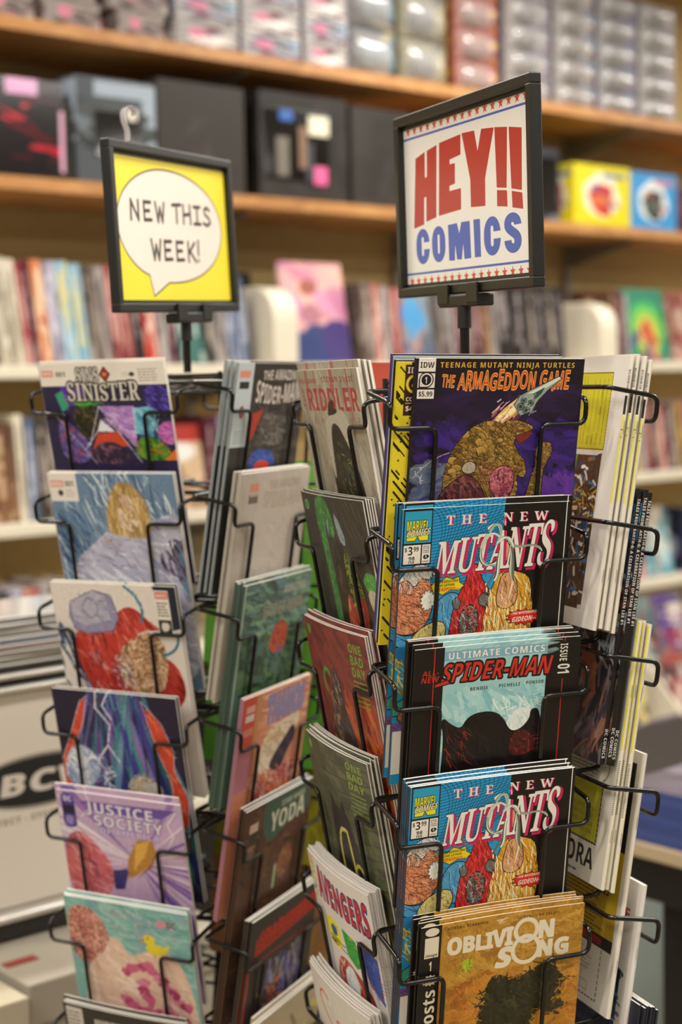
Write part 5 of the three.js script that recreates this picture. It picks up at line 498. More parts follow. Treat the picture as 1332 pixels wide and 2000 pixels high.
gameBox('yellow toy box with a red picture beside the blue toy box', 0.3, 0.205, 0.16, 1.245, SHELF.B, cell('#d0c21c', null, toyFace('#d2c41e', '#e4dcc0', ['#b8302a', '#3a5a9c', '#c86a3a'])));
gameBox('blue toy box with a dark picture beside the yellow toy box', 0.26, 0.2, 0.16, 1.53, SHELF.B, cell('#3a8cc8', null, toyFace('#3c8cc4', '#d4dcdc', ['#2c3430', '#c86a5c', '#4a5a50'])));
gameBox('maroon box at the far right of the lower oak shelf', 0.2, 0.16, 0.16, 1.77, SHELF.B, cell('#5c2c30', ['#6c3a3c', '#48201f']));

for (let j = 0; j < 5; j++) gameBox(`black document box, ${ORD[j + 1]} from the left on the bottom white shelf`, 0.17, 0.29, 0.22, -0.78 + j * 0.18, SHELF.F, cellOf.get('darkbox') ?? (cellOf.set('darkbox', cell('#1a1716', ['#221e1c', '#141210'])), cellOf.get('darkbox')), { name: 'document_box' });
// stock on the top oak shelf: cartons in piles, then packs with clear domes
{
  const stripes = (a, b, s) => (c, x, y, w, h) => { box(c, a, x, y, w, h); br(c, s, 22, b, x + w * 0.2, y + h * 0.1, x + w, y + h * 0.95, 1.8, 1.1, 0.3, 1.0, 0.9); lines(c, s + 3, x + w * 0.06, y + h * 0.2, w * 0.2, h * 0.6, 3, '#7c7c84', h * 0.06); bl(c, '#c87890', x + w * 0.36, y + h * 0.4, w * 0.14, h * 0.18, s, 0.3); };
  const faces = [cell('#c8c2bc', null, stripes('#a8a4a2', ['#4c5c84', '#6a2c40', '#e0dcd6', '#7c98b4', '#2c2834', '#2c2834'], 601)), cell('#c0bab4', null, stripes('#a09a98', ['#b87088', '#3a4468', '#e4e0da', '#5c2034', '#2c2834'], 602)), cell('#c4b4a8', null, stripes('#8c827c', ['#7c6a5c', '#d8d2ca', '#3c3034', '#986c74', '#2c2428'], 603))];
  const cols = [[-1.02, 0.17, 'far left top-shelf pile'], [-0.83, 0.19, 'second top-shelf pile from the left'], [-0.625, 0.19, 'third top-shelf pile from the left'], [-0.41, 0.215, 'top-shelf pile above the yellow sign'], [-0.185, 0.215, 'pale top-shelf pile left of centre'], [0.02, 0.17, 'narrow top-shelf pile left of the first domed pack']];
  cols.forEach(([s, w, where], k) => { for (let j = 0; j < 6; j++) gameBox(`small printed carton, ${ORD[j + 1]} from bottom, ${where}`, w - 0.006 - (k < 3 ? 0.02 * ((j * 7 + k) % 3) : 0), 0.0725, 0.12, s + (k < 3 ? 0.006 * ((j * 5 + k) % 3 - 1) : 0), SHELF.A + j * 0.0735, faces[k < 3 ? 2 : (k + j) % 2], { name: 'carton', d: -0.04 - 0.004 * ((j * 3 + k) % 3) }); });
  const clear = new THREE.MeshPhysicalMaterial({ color: '#ffffff', roughness: 0.22, transmission: 0.8, thickness: 0, ior: 1.7, clearcoat: 1, clearcoatRoughness: 0.22 });
  const packCol = (s, w, n, h, where, color, tone, figure) => {
    const i = cell(color, null, (c, x, y, cw, ch) => { box(c, color, x, y, cw, ch); br(c, 610 + n, 14, tone, x + cw * 0.45, y, x + cw, y + ch, 2, 1, 1.2, 0.8, 0.9); });
    const dome = cached(`dome${w},${h}`, () => { const nu = 16, nv = 14, pos = [], uv = [], idx = [], a = w * 0.4, b = h * 0.48; for (let q = 0; q <= nv; q++) for (let k = 0; k <= nu; k++) { const u = -Math.cos(Math.PI * k / nu), v = -Math.cos(Math.PI * q / nv), z = 0.046 * Math.pow(Math.max(0, 1 - u ** 6), 0.5) * Math.pow(Math.max(0, 1 - v * v), 0.5); pos.push(a * u - w * 0.08, h * 0.5 + b * v, z); uv.push(k / nu, q / nv); } for (let q = 0; q < nv; q++) for (let k = 0; k < nu; k++) { const e = q * (nu + 1) + k; idx.push(e, e + 1, e + nu + 1, e + 1, e + nu + 2, e + nu + 1); } const g = new THREE.BufferGeometry(); g.setAttribute('position', new THREE.Float32BufferAttribute(pos, 3)); g.setAttribute('uv', new THREE.Float32BufferAttribute(uv, 2)); g.setIndex(idx); g.computeVertexNormals(); return g; });
    const lump = cached(`lump${w},${h}`, () => moved(new THREE.SphereGeometry(0.5, 14, 10).scale(w * 0.44, h * 0.6, 0.03), -w * 0.08, h * 0.42, 0.018));
    const fm = mat(figure, 0.6); let first;
    for (let j = 0; j < n; j++) {
      let t;
      if (!first) { t = first = thing('blister_pack', '', 'toy pack'); part('backing_card', cellUV(moved(rbox(w, h, 0.06, 0.002), 0, h / 2, -0.03), i), atlasMaterial, t); part('clear_bubble', dome, clear, t); part('toy_figure', lump, fm, t); } else t = copyOf(first);
      tag(t, `clear-domed toy pack, ${ORD[j + 1]} from bottom, ${where}`, 'toy pack'); onWall(t, s, SHELF.A + 0.0006 + j * (h + 0.0008), -0.07);
    }
  };
  packCol(0.215, 0.2, 3, 0.145, 'wide dark column left of the large signboard', '#3a3a40', ['#55707c', '#2a2c34', '#a89a6c'], '#4c565c');
  packCol(0.43, 0.21, 3, 0.14, 'wide olive column behind the large signboard', '#6c6440', ['#8a8050', '#3a3428', '#302c30'], '#302c2c');
  packCol(0.665, 0.2, 4, 0.1, 'red and brown column above the large signboard', '#8c3a26', ['#a84c2c', '#c89a3c', '#5c2418'], '#6c3824');
  packCol(0.91, 0.22, 5, 0.082, 'first grey column right of the large signboard', '#8a8480', ['#54406c', '#6c5c80', '#a8a4a0'], '#5c5652');
  packCol(1.145, 0.21, 5, 0.082, 'second grey column right of the large signboard', '#8c8682', ['#3c66a0', '#6a3c34', '#a8a4a0'], '#5a504c');
  packCol(1.37, 0.21, 5, 0.082, 'third grey column, edged in blue', '#807c7c', ['#2c6cae', '#54406c', '#3a3048'], '#5c5650');
  packCol(1.6, 0.21, 5, 0.082, 'far right grey column', '#9a9590', ['#6c5c84', '#84789a', '#a8a4a0'], '#6a6460');
}
// ---------------------------------------------------------------- comic books
const CW = 0.168, CH = 0.26;
// closed thin sheet following z = f(x, y); front face at f, back face at f - t; uv over the front (mirrored on the back)
function sheet(x0, x1, y0, y1, f, t, nx = 8, ny = 8) {
  const pos = [], uv = [], idx = []; const P = (i, j, b) => { const x = x0 + (x1 - x0) * i / nx, y = y0 + (y1 - y0) * j / ny; return [x, y, f(x, y) - (b ? t : 0)]; };
  for (const b of [0, 1]) { const o = pos.length / 3; for (let j = 0; j <= ny; j++) for (let i = 0; i <= nx; i++) { pos.push(...P(i, j, b)); uv.push(b ? 1 - i / nx : i / nx, j / ny); } for (let j = 0; j < ny; j++) for (let i = 0; i < nx; i++) { const a = o + j * (nx + 1) + i, q = a + 1, c = a + nx + 1, d = c + 1; b ? idx.push(a, c, q, q, c, d) : idx.push(a, q, c, q, d, c); } }
  const edge = (n, at, flip) => { const o = pos.length / 3; for (let k = 0; k <= n; k++) for (const b of [0, 1]) { const [i, j] = at(k); pos.push(...P(i, j, b)); uv.push(Math.min(0.995, Math.max(0.005, i / nx)), Math.min(0.995, Math.max(0.005, j / ny))); } for (let k = 0; k < n; k++) { const a = o + 2 * k; flip ? idx.push(a, a + 2, a + 1, a + 1, a + 2, a + 3) : idx.push(a, a + 1, a + 2, a + 1, a + 3, a + 2); } };
  edge(nx, (k) => [k, 0], false); edge(nx, (k) => [k, ny], true); edge(ny, (k) => [0, k], true); edge(ny, (k) => [nx, k], false);
  const g = new THREE.BufferGeometry(); g.setAttribute('position', new THREE.Float32BufferAttribute(pos, 3)); g.setAttribute('uv', new THREE.Float32BufferAttribute(uv, 2)); g.setIndex(idx); g.computeVertexNormals(); return g;
}
// half-round fold joining the two covers along the left edge
function fold(f, x, h, t, flatSpine) {
  const ny = 8, n = 6, pos = [], uv = [], idx = [];
  for (let j = 0; j <= ny; j++) { const y = h * j / ny, z = f(x, y) - t / 2; for (let i = 0; i <= n; i++) { const a = Math.PI / 2 + Math.PI * i / n; let px = Math.cos(a) * t * 0.5, pz = Math.sin(a) * t * 0.5; if (flatSpine) { px = i === 0 || i === n ? 0 : -0.0006; pz = t / 2 - t * i / n; } pos.push(x + px, y, z + pz); uv.push(1 - i / n, j / ny); } }
  for (let j = 0; j < ny; j++) for (let i = 0; i < n; i++) { const a = j * (n + 1) + i, b = a + 1, c = a + n + 1, d = c + 1; idx.push(a, c, b, b, c, d); }
  const g = new THREE.BufferGeometry(); g.setAttribute('position', new THREE.Float32BufferAttribute(pos, 3)); g.setAttribute('uv', new THREE.Float32BufferAttribute(uv, 2)); g.setIndex(idx); g.computeVertexNormals(); return g;
}
const printMaterials = new Map();
function print(key, rough = 0.4) { const k = key + rough; if (!printMaterials.has(k)) printMaterials.set(k, COVER[key] ? new THREE.MeshPhysicalMaterial({ color: '#ffffff', roughness: rough, map: COVER[key], specularIntensity: 0.7 }) : mat(key, rough)); return printMaterials.get(k); }
const PAGE = mat('#e9e4da', 0.75), PAGE_CREAM = mat('#ddcda6', 0.8);
// front, back and spine are print keys or colours
function makeComic(o) {
  const t = o.t ?? 0.0024, w = o.w ?? CW, h = o.h ?? CH, bow = o.bow ?? 0, flare = o.flare ?? 0, tc = 0.00028;
  const key = `${t},${w},${h},${bow},${flare}`, f = (x, y) => bow * (1 - (2 * x / w) ** 2) + flare * Math.max(0, y / h - 0.55) ** 2 * (o.flareSide ? 0.5 - x / w : 1);
  const g = cached('comic' + key + (o.flareSide ?? '') + (o.flat ?? ''), () => ({ front: sheet(-w / 2, w / 2, 0, h, f, tc), back: sheet(-w / 2, w / 2, 0, h, (x, y) => f(x, y) - t + tc, tc), pages: sheet(-w / 2 + 0.0002, w / 2 - 0.0004, 0.0004, h - 0.0004, (x, y) => f(x, y) - tc - 0.00002, t - 2 * tc - 0.00004), fold: fold(f, -w / 2, h, t, o.flat) }));
  const root = new THREE.Group(); root.name = 'comic_book';
  part('front_cover', g.front, print(o.front), root); part('back_cover', g.back, print(o.back ?? '#d8d2c8'), root); part('page_block', g.pages, o.cream ? PAGE_CREAM : PAGE, root);
  const sp = part('spine', g.fold, print(o.spine ?? '#d8d2c8'), root);
  if (o.staples) for (const y of [0.2, 0.74]) part('staple', cached('staple' + t, () => moved(new THREE.BoxGeometry(0.0005, 0.012, 0.0006), -w / 2 - t * 0.5, 0, -t / 2)), M.steel, sp).position.y = y * h;
  return root;
}
// racks in plan: four pocket columns set pinwheel-fashion round a post
const RACK = { e: 0.098, a: 0.053, g: 0.13, off: -0.039, pitch: 0.12536, drop1: 0.0103, drop2: 0.0332, bottom: -0.2385, tilt: 9.5 * RAD };
const RIGHT = { x: 0.1248, z: -1.5182, turn: 21.08 * RAD, y: EYE - 0.0043, word: 'right-hand' };
const LEFT = { x: -0.1765, z: -1.8483, turn: -25.1 * RAD, y: EYE + 0.0092, word: 'left-hand' };
const SIDE = { front: 0, left: -Math.PI / 2, right: Math.PI / 2, back: Math.PI };
const tmp = new THREE.Object3D();
function intoPocket(o, rack, side, level, u, top, w, rot, tilt, h) {   // u along the pocket, top above the pocket's arm, w out from its front wire
  const turn = rack.turn + SIDE[side], n = new THREE.Vector3(Math.sin(turn), 0, Math.cos(turn)), e = new THREE.Vector3(Math.cos(turn), 0, -Math.sin(turn));
  const foot = top - h * Math.cos(tilt), out = RACK.g - 0.004 + Math.tan(tilt) * (foot + RACK.drop2) + w;
  o.position.set(rack.x, rack.y - level * RACK.pitch + foot, rack.z).addScaledVector(n, out).addScaledVector(e, RACK.off + u);
  o.rotation.order = 'YXZ'; o.rotation.set(tilt, turn, rot); return o;
}
// a pocketful, front copy first; looks[j] describes copy j (the last look repeats)
let stackSeed = 1000;
function stack(rack, side, level, what, looks, n, o = {}) {
  const R = rng(stackSeed += 17), protos = []; let w = -Math.max(0, looks[0].bow ?? 0) * 0.62 - 0.0004;
  for (let j = 0; j < n; j++) {
    const k = Math.min(j, looks.length - 1), look = looks[k], t = look.t ?? 0.0024, h = look.h ?? CH, w0 = look.w ?? CW; let c;
    if (protos[k]) c = protos[k].clone(); else c = protos[k] = makeComic(look);
    c.name = numbered('comic_book'); scene.add(c);
    const subject = look.label ?? what;
    const rank = look.label || n === 1 ? '' : j === 0 ? 'frontmost ' : j === n - 1 ? 'hindmost ' : `${ORD[j + 1]} from front: `;
    tag(c, `${rank}${subject}`, 'comic book');
    const spread = o.spread ?? 1, du = j === 0 ? 0 : (R() - 0.5) * 0.006 * spread, dv = j === 0 ? 0 : R() * 0.004 * spread;
    const room = 0.0935 - w0 / 2;
    intoPocket(c, rack, side, level, Math.max(-room, Math.min(room, (o.u ?? 0) + (look.du ?? 0) + du)), (o.top ?? 0.022) + (look.dv ?? 0) + (look.flatTop ? 0 : dv) + w * -0.17, w, (o.rot ?? 0) + (look.rot ?? 0) + (j ? (R() - 0.5) * 0.006 * spread : 0), o.tilt ?? RACK.tilt, h);
    w -= (t + (o.gap ?? 0.0004)) / Math.cos(RACK.tilt);
  }
}
// ---------------------------------------------------------------- the two wire spinner racks
{
  const { e, a, g, off, drop1, drop2, bottom } = RACK, b = bottom - 0.0045, lean = Math.tan(RACK.tilt);
  const outAt = (y) => g + lean * (y + drop2), back = g - 0.052;
  const L = (u) => off + u;
  // one pocket: back bar, left arm, shouldered front wires, floor loop, right arm running in to the upright
  const pocketGeo = mergeGeometries([
    wire([[L(e) + 0.012, 0, back], [L(-e), 0, back], [L(-e), -drop1, g + 0.003], [L(-e), -drop2, g], [L(-a), -drop2, g], [L(-a), b, outAt(b)], [L(-a), b - 0.002, outAt(b) - 0.052], [L(a), b - 0.002, outAt(b) - 0.052], [L(a), b, outAt(b)], [L(a), -drop2, g], [L(e), -drop2, g], [L(e), -drop1, g + 0.003], [L(e), 0.0035, g - 0.088]], 0.0023, 0.008),
  ]);
  const levels = 8;
  for (const [rack, pole] of [[RIGHT, 'right-hand'], [LEFT, 'left-hand']]) {
    const t = thing('spinner_rack', rack === RIGHT ? 'black wire spinner rack of comics in the right foreground under the large signboard' : 'black wire spinner rack of comics at the left under the yellow sign', 'display rack');
    t.position.set(rack.x, 0, rack.z); t.rotation.y = rack.turn;
    for (const s of Object.values(SIDE)) for (let k = 0; k < levels; k++) { const p = part('pocket', pocketGeo, M.black, t); p.position.y = rack.y - k * RACK.pitch; p.rotation.y = s; }
    const top = rack.y + 0.012, low = 0.1;
    for (let q = 0; q < 4; q++) { const an = q * Math.PI / 2, x = 0.066, z = 0.046, px = Math.cos(an) * x + Math.sin(an) * z, pz = -Math.sin(an) * x + Math.cos(an) * z; part('upright', moved(new THREE.CylinderGeometry(0.0028, 0.0028, top - low, 10), px, (top + low) / 2, pz), M.black, t); }
    const ring = (y) => { const p = []; for (let q = 0; q < 4; q++) { const an = q * Math.PI / 2; p.push([Math.cos(an) * 0.066 + Math.sin(an) * 0.046, y, -Math.sin(an) * 0.066 + Math.cos(an) * 0.046]); } return wire(p, 0.002, 0.004, true); };
    for (let k = 0; k < levels; k++) part('cross_ring', ring(rack.y - 0.012 - k * RACK.pitch), M.black, t);
    part('top_spokes', mergeGeometries([0, 1, 2, 3].map((q) => { const an = q * Math.PI / 2; return wire([[0, top - 0.004, 0], [Math.cos(an) * 0.066 + Math.sin(an) * 0.046, top - 0.004, -Math.sin(an) * 0.066 + Math.cos(an) * 0.046]], 0.0024); })), M.black, t);
    part('post', moved(new THREE.CylinderGeometry(0.012, 0.012, 0.5, 20), 0, 0.28, 0), M.black, t); part('post_spokes', mergeGeometries([0, 1, 2, 3].map((q) => { const an = q * Math.PI / 2; return wire([[0, 0.5, 0], [Math.cos(an) * 0.066 + Math.sin(an) * 0.046, 0.5, -Math.sin(an) * 0.066 + Math.cos(an) * 0.046]], 0.0024); })), M.black, t);
    part('base', new THREE.LatheGeometry([[0, 0], [0.2, 0], [0.205, 0.006], [0.2, 0.016], [0.06, 0.03], [0.03, 0.05], [0, 0.05]].map((p) => new THREE.Vector2(...p)), 40), M.black, t);
  }
}
// ---- right rack, side facing us
const dark = '#1c1826';
stack(RIGHT, 'front', 0, 'purple rocket comic', [
  { front: 'reptile', spine: '#1d1420', t: 0.0034, label: 'purple comic with orange title, a rocket and tawny scaled mass in the top pocket' },
  { front: 'hatch', spine: '#d8c428', du: -0.0165, dv: -0.004, t: 0.0026, label: 'yellow comic striped with black dashes, peeking out behind the purple rocket comic' },
  { front: '#1a1716', spine: '#171413', du: -0.019, dv: -0.003, t: 0.003, label: 'black-edged comic just behind the yellow dashed one' },
  { front: '#8a9aa0', spine: '#a8b4b8', du: -0.02, dv: -0.001, label: 'pale blue-edged comic behind the black-edged one in the top pocket' },
  { front: '#3a2c5c', spine: '#4a3a78', du: -0.0205, dv: 0.0, label: 'violet-edged comic behind the pale blue-edged one in the top pocket' },
  { front: '#2c2440', spine: '#3a3060', du: -0.0215, dv: 0.001, label: 'violet comic at the very back of the top pocket facing us' },
], 6, { u: 0.007, top: 0.027, rot: -0.016, tilt: 9.5 * RAD, spread: 0.4, gap: 0.0006 });
stack(RIGHT, 'front', 1, 'blue and black comic, upper of the two stacks facing us', [{ front: 'newteam', spine: '#3a3a48', back: '#d8d2c8', bow: -0.002, t: 0.0021 }], 5, { u: -0.0043, top: 0.021, spread: 1.6 });
stack(RIGHT, 'front', 2, 'black-barred comic with red title on pale blue', [{ front: 'duskhero', spine: '#17120f', bow: -0.0025, t: 0.0018 }], 6, { u: 0.006, top: 0.0205, spread: 1.8 });
stack(RIGHT, 'front', 3, 'blue and black comic, lower of the two stacks facing us', [{ front: 'newteam', spine: '#3a3a48', back: '#d8d2c8', bow: -0.002 }], 4, { u: -0.001, top: 0.0225, spread: 1.6 });
stack(RIGHT, 'front', 4, 'ochre comic with large pale title at lower right', [{ front: 'ochre', spine: '#14110e', bow: -0.003, cream: true, t: 0.0015 }], 7, { u: 0.008, top: 0.017, spread: 1.8, gap: 0.0006 });
// ---- right rack, left side
stack(RIGHT, 'left', 0, 'grey comic with red lettering between the two racks', [{ front: 'riddles', spine: '#a19a88', t: 0.003 }], 4, { u: 0.003, top: 0.022, spread: 2, gap: 0.0009 });
stack(RIGHT, 'left', 1, 'charcoal comic with a green arch, below the red-lettered grey ones', [{ front: 'moss', spine: '#37332c', bow: 0.003, t: 0.0018 }], 5, { u: 0.008, top: 0.0235, spread: 1.1, gap: 0.0007 });
stack(RIGHT, 'left', 2, 'maroon comic with green letters, left side of right rack', [{ front: 'maroon', spine: '#6e2a28', bow: 0.004, t: 0.0019 }], 5, { u: 0.004, top: 0.0205, spread: 1.1, gap: 0.0007 });
stack(RIGHT, 'left', 3, 'grey-green stone-patterned comic, below the maroon ones', [{ front: 'swamp', spine: '#4e523c', bow: 0.005, t: 0.0017 }], 6, { u: 0.003, top: 0.0245, spread: 1.1, gap: 0.0007 });
stack(RIGHT, 'left', 4, 'white comic with big red title in the thick pile', [{ front: 'whiteteam', spine: '#8a8680', back: '#c8c2ba', bow: 0.005, t: 0.0013 }], 8, { u: -0.001, top: 0.022, spread: 1.1, gap: 0.0006 });
stack(RIGHT, 'left', 5, 'white comic with orange script at the bottom edge', [{ front: 'script', spine: '#b8b2a8', bow: 0.005, t: 0.0013 }], 7, { u: 0.0, top: 0.026, spread: 1.0, gap: 0.0007 });
// ---- right rack, right side: seen from behind, spines towards us
const spineText = (bg, marks) => canvasTexture(64, 1600, (c, W, H) => { box(c, bg, 0, 0, W, H); marks(c, W, H); });
COVER.whiteSpine = spineText('#d9d2c2', (c, W, H) => { const R = rng(5); for (let i = 0; i < 18; i++) box(c, '#2a2622', 4, 128 + i * 10, 34, 2 + R() * 5); box(c, '#24201c', 0, 365, 40, 170); box(c, '#d8ce62', 0, 545, 36, 800); box(c, '#3a362e', 2, 670, 40, 6); box(c, '#3a362e', 2, 740, 40, 4); });
COVER.textSpine = spineText('#1a1716', (c, W, H) => { tx(c, 'TALES FROM EARTH-6: A CELEBRATION OF STAN LEE #1', 86, 70, 1150, 66, { color: '#d8d4cc', rot: Math.PI / 2, ls: 0.04 }); tx(c, 'DC COMICS', 86, 2170, 270, 66, { color: '#d8d4cc', rot: Math.PI / 2, ls: 0.05 }); });
COVER.yellowSpine = spineText('#dcd5c0', (c, W, H) => { box(c, '#dccf34', 0, 20, 30, 1180); const R = rng(7); for (let i = 0; i < 30; i++) box(c, '#2c281c', 4, 1300 + i * 17, 30, 7); });
stack(RIGHT, 'right', 0, 'white-spined comic with yellow coupon back, at far right', [{ front: '#b8b2a8', back: 'coupon', spine: 'whiteSpine', staples: true, t: 0.0042 }], 4, { u: -0.002, top: 0.024, gap: 0.0024, spread: 0.8 });
stack(RIGHT, 'right', 1, 'black comic with a white-lettered spine at far right', [{ front: 'nightback', back: 'nightback', spine: 'textSpine', flat: true, t: 0.005, h: 0.262 }], 3, { u: -0.001, top: 0.024, gap: 0.0006, spread: 0.7 });
stack(RIGHT, 'right', 2, 'cream comic with yellow-edged spine and dashed coupon back', [{ front: '#c8c2a8', back: 'hobbyback', spine: 'yellowSpine', staples: true, t: 0.0042 }], 3, { u: 0.001, top: 0.0235, gap: 0.0022, spread: 0.8 });
stack(RIGHT, 'right', 3, 'cream comic backed with black and yellow panels', [{ front: '#d0cabc', back: 'classified', spine: '#ddd6c8', staples: true, t: 0.005 }], 1, { u: 0.013, top: 0.0215, gap: 0.0012, spread: 0.6 });
stack(RIGHT, 'right', 4, 'white comic backed with dark blue squares, low right', [{ front: '#d0cabc', back: 'quizback', spine: '#d9d4cc', staples: true, t: 0.005 }], 1, { u: 0.011, top: 0.017, gap: 0.0012, spread: 0.6 });
stack(RIGHT, 'right', 5, 'dark blue-spined comic in the fan at bottom right', [{ front: '#23242c', back: '#2a2c38', spine: '#1e222e', t: 0.003 }], 6, { u: -0.0085, top: 0.024, gap: 0.0008, spread: 1.0 });
stack(RIGHT, 'back', 0, 'red-topped comic on the far side of the right rack', [{ front: '#a8402c', back: '#b84a34', spine: '#a8402c' }], 2, { u: 0, top: 0.026 });
// ---- left rack, side facing us
const half = 12.5 * RAD;
stack(LEFT, 'front', 0, 'comic of jagged colour panels under a white masthead', [{ front: 'diamonds', spine: '#8a8680' }], 2, { u: 0.0015, top: 0.024, tilt: half });
stack(LEFT, 'front', 1, 'pale ice-blue comic on the left rack', [{ front: 'frost', spine: '#b8b4b0', t: 0.003 }], 2, { u: 0.0105, top: 0.024, tilt: half });
stack(LEFT, 'front', 2, 'white comic with red swirl and grey block', [{ front: 'anvil', spine: '#c8c2b8' }], 2, { u: 0.0075, top: 0.023, tilt: half });
stack(LEFT, 'front', 3, 'dark comic with coloured light streaks', [{ front: 'streaks', spine: '#2a2438' }], 2, { u: 0.0015, top: 0.0225, tilt: half, rot: -0.01 });
stack(LEFT, 'front', 4, 'lilac comic with rays and a gold lump', [{ front: 'radiant', spine: '#b8a8b8', t: 0.0028 }], 3, { u: 0.001, top: 0.027, tilt: half, rot: -0.02, spread: 2 });
stack(LEFT, 'front', 5, 'teal and pink comic near lower left', [{ front: 'blossom', spine: '#9cb4ac', t: 0.0028 }], 3, { u: 0.0065, top: 0.026, tilt: half, rot: -0.02, spread: 2 });
stack(LEFT, 'front', 6, 'charcoal comic at the bottom edge on the left rack', [{ front: 'charcoal', spine: '#38342f', bow: 0.003, t: 0.0018 }], 4, { u: -0.002, top: 0.019, tilt: half, rot: -0.02, spread: 1.6 });
// ---- left rack, right side
stack(LEFT, 'right', 0, 'dark comic with curved pale title, near the yellow sign pole', [{ front: 'webmark', spine: '#8a9090', t: 0.0036 }], 3, { u: -0.001, top: 0.0195, gap: 0.003 });
stack(LEFT, 'right', 1, 'plain pale grey comic with faint pencilled title', [{ front: 'pencil', spine: '#b0a89c', t: 0.0034 }], 3, { u: 0.0, top: 0.023, gap: 0.001 });
stack(LEFT, 'right', 2, 'green jungle-toned comic, below the plain pale grey ones', [{ front: 'jungle', spine: '#3a5044', t: 0.0026 }], 4, { u: -0.001, top: 0.025, gap: 0.0008 });
stack(LEFT, 'right', 3, 'orange comic with a lilac title', [{ front: 'sunset', spine: '#a87484' }], 2, { u: -0.0105, top: 0.025 });
stack(LEFT, 'right', 4, 'brown comic with pale title on dark green', [{ front: 'earthen', spine: '#4a3426' }], 3, { u: -0.015, top: 0.024, spread: 1.6, gap: 0.0012 });
stack(LEFT, 'right', 5, 'dark comic with slanting red title between racks', [{ front: 'redtitle', spine: '#3c342e', t: 0.003 }], 3, { u: 0.0, top: 0.0205, spread: 2 });
stack(LEFT, 'right', 6, 'sandy comic at the bottom edge between the racks', [{ front: 'sand', spine: '#b4a486', t: 0.003 }], 3, { u: 0.002, top: 0.028, spread: 2 });
// ---- left rack, far side: plain backs glimpsed through the wires
stack(LEFT, 'back', 1, 'green comic back glimpsed through left rack, upper pair', [{ front: 'grass', back: 'grass', spine: '#58942a' }], 2, { u: 0, top: 0.024 });
stack(LEFT, 'back', 2, 'green comic back glimpsed through left rack, lower pair', [{ front: 'grass', back: 'grass', spine: '#58942a' }], 2, { u: 0.004, top: 0.022 });
stack(LEFT, 'back', 3, 'olive yellow comic back glimpsed through the left rack', [{ front: 'olive', back: 'olive', spine: '#8a8418' }], 2, { u: -0.006, top: 0.024 });
stack(LEFT, 'back', 4, 'tan comic back glimpsed low through the left rack', [{ front: '#a87a4c', back: '#a87a4c', spine: '#a87a4c' }], 2, { u: 0.002, top: 0.02 });
stack(LEFT, 'back', 5, 'black comic back low behind the left rack, upper pair', [{ front: '#1a1716', back: '#1a1716', spine: '#1a1716' }], 2, { u: 0.002, top: 0.02 });
stack(LEFT, 'back', 6, 'black comic back low behind the left rack, lower pair', [{ front: '#1a1716', back: '#1a1716', spine: '#1a1716' }], 2, { u: 0.002, top: 0.02 });
stack(LEFT, 'left', 3, 'teal comic back behind the streaked comic', [{ front: 'teal', back: 'teal', spine: '#3a6a74' }], 2, { u: 0.0, top: 0.022 });
stack(LEFT, 'left', 4, 'orange-red comic back behind the lilac comic', [{ front: '#c84a30', back: '#c84a30', spine: '#c84a30' }], 2, { u: 0.0, top: 0.022 });

// ---------------------------------------------------------------- signs on the posts
function sign(label, rack, yaw, lean, roll, cx, cy, image, clipAt) {
  const t = thing('sign', label, 'sign'), W = 0.2996, H = 0.188, B = 0.0105, D = 0.012, K = 0.006;
  const board = new THREE.Group(); board.name = 'board'; t.add(board); board.position.set(0, cy, 0); board.rotation.order = 'YXZ'; board.rotation.set(lean, yaw, roll);
  const rail = (w, h) => cached(`rail${w},${h}`, () => new RoundedBoxGeometry(w, h, D, 3, 0.002));
  for (const s of [-1, 1]) { part('frame_rail', rail(W, B), M.blackPlastic, board).position.set(cx, s * (H - B) / 2, 0); part('frame_rail', rail(B, H - 2 * B + 0.003), M.blackPlastic, board).position.set(cx + s * (W - B) / 2, 0, 0); }
  for (const s of [-1, 1]) part('inner_lip', new THREE.BoxGeometry(W - 2 * B, 0.004, K), M.blackPlastic, board).position.set(cx, s * (H / 2 - B - 0.0015), -0.003);
  const card = part('printed_card', new THREE.BoxGeometry(W - 2 * B + 0.002, H - 2 * B + 0.002, 0.0012), [M.paper, M.paper, M.paper, M.paper, mat('#ffffff', 0.34, { map: image }), M.paper], board); card.position.set(cx, 0, -0.0022); part('backing', new THREE.BoxGeometry(W - 2 * B + 0.002, H - 2 * B + 0.002, 0.003), M.blackPlastic, board).position.set(cx, 0, -0.0046);
  const clip = part('clip', mergeGeometries([moved(new RoundedBoxGeometry(0.088, 0.012, 0.018, 2, 0.002), 0, -0.004, 0), moved(new RoundedBoxGeometry(0.024, 0.02, 0.003, 2, 0.001), -0.032, 0.003, 0.0085), moved(new RoundedBoxGeometry(0.024, 0.02, 0.003, 2, 0.001), 0.032, 0.003, 0.0085)]), M.blackPlastic, board); clip.position.set(0, -H / 2 - 0.003, 0);
  const low = cy - H / 2 - 0.012, top = rack.y + 0.012; t.position.set(rack.x, 0, rack.z);
  part('collar', moved(new THREE.CylinderGeometry(0.0068, 0.0068, 0.022, 24), 0, low - 0.011, 0), M.blackPlastic, t); part('pole', moved(new THREE.CylinderGeometry(0.0047, 0.0047, low - 0.02 - top, 24), 0, (low - 0.02 + top) / 2, 0), M.black, t); return t;
}
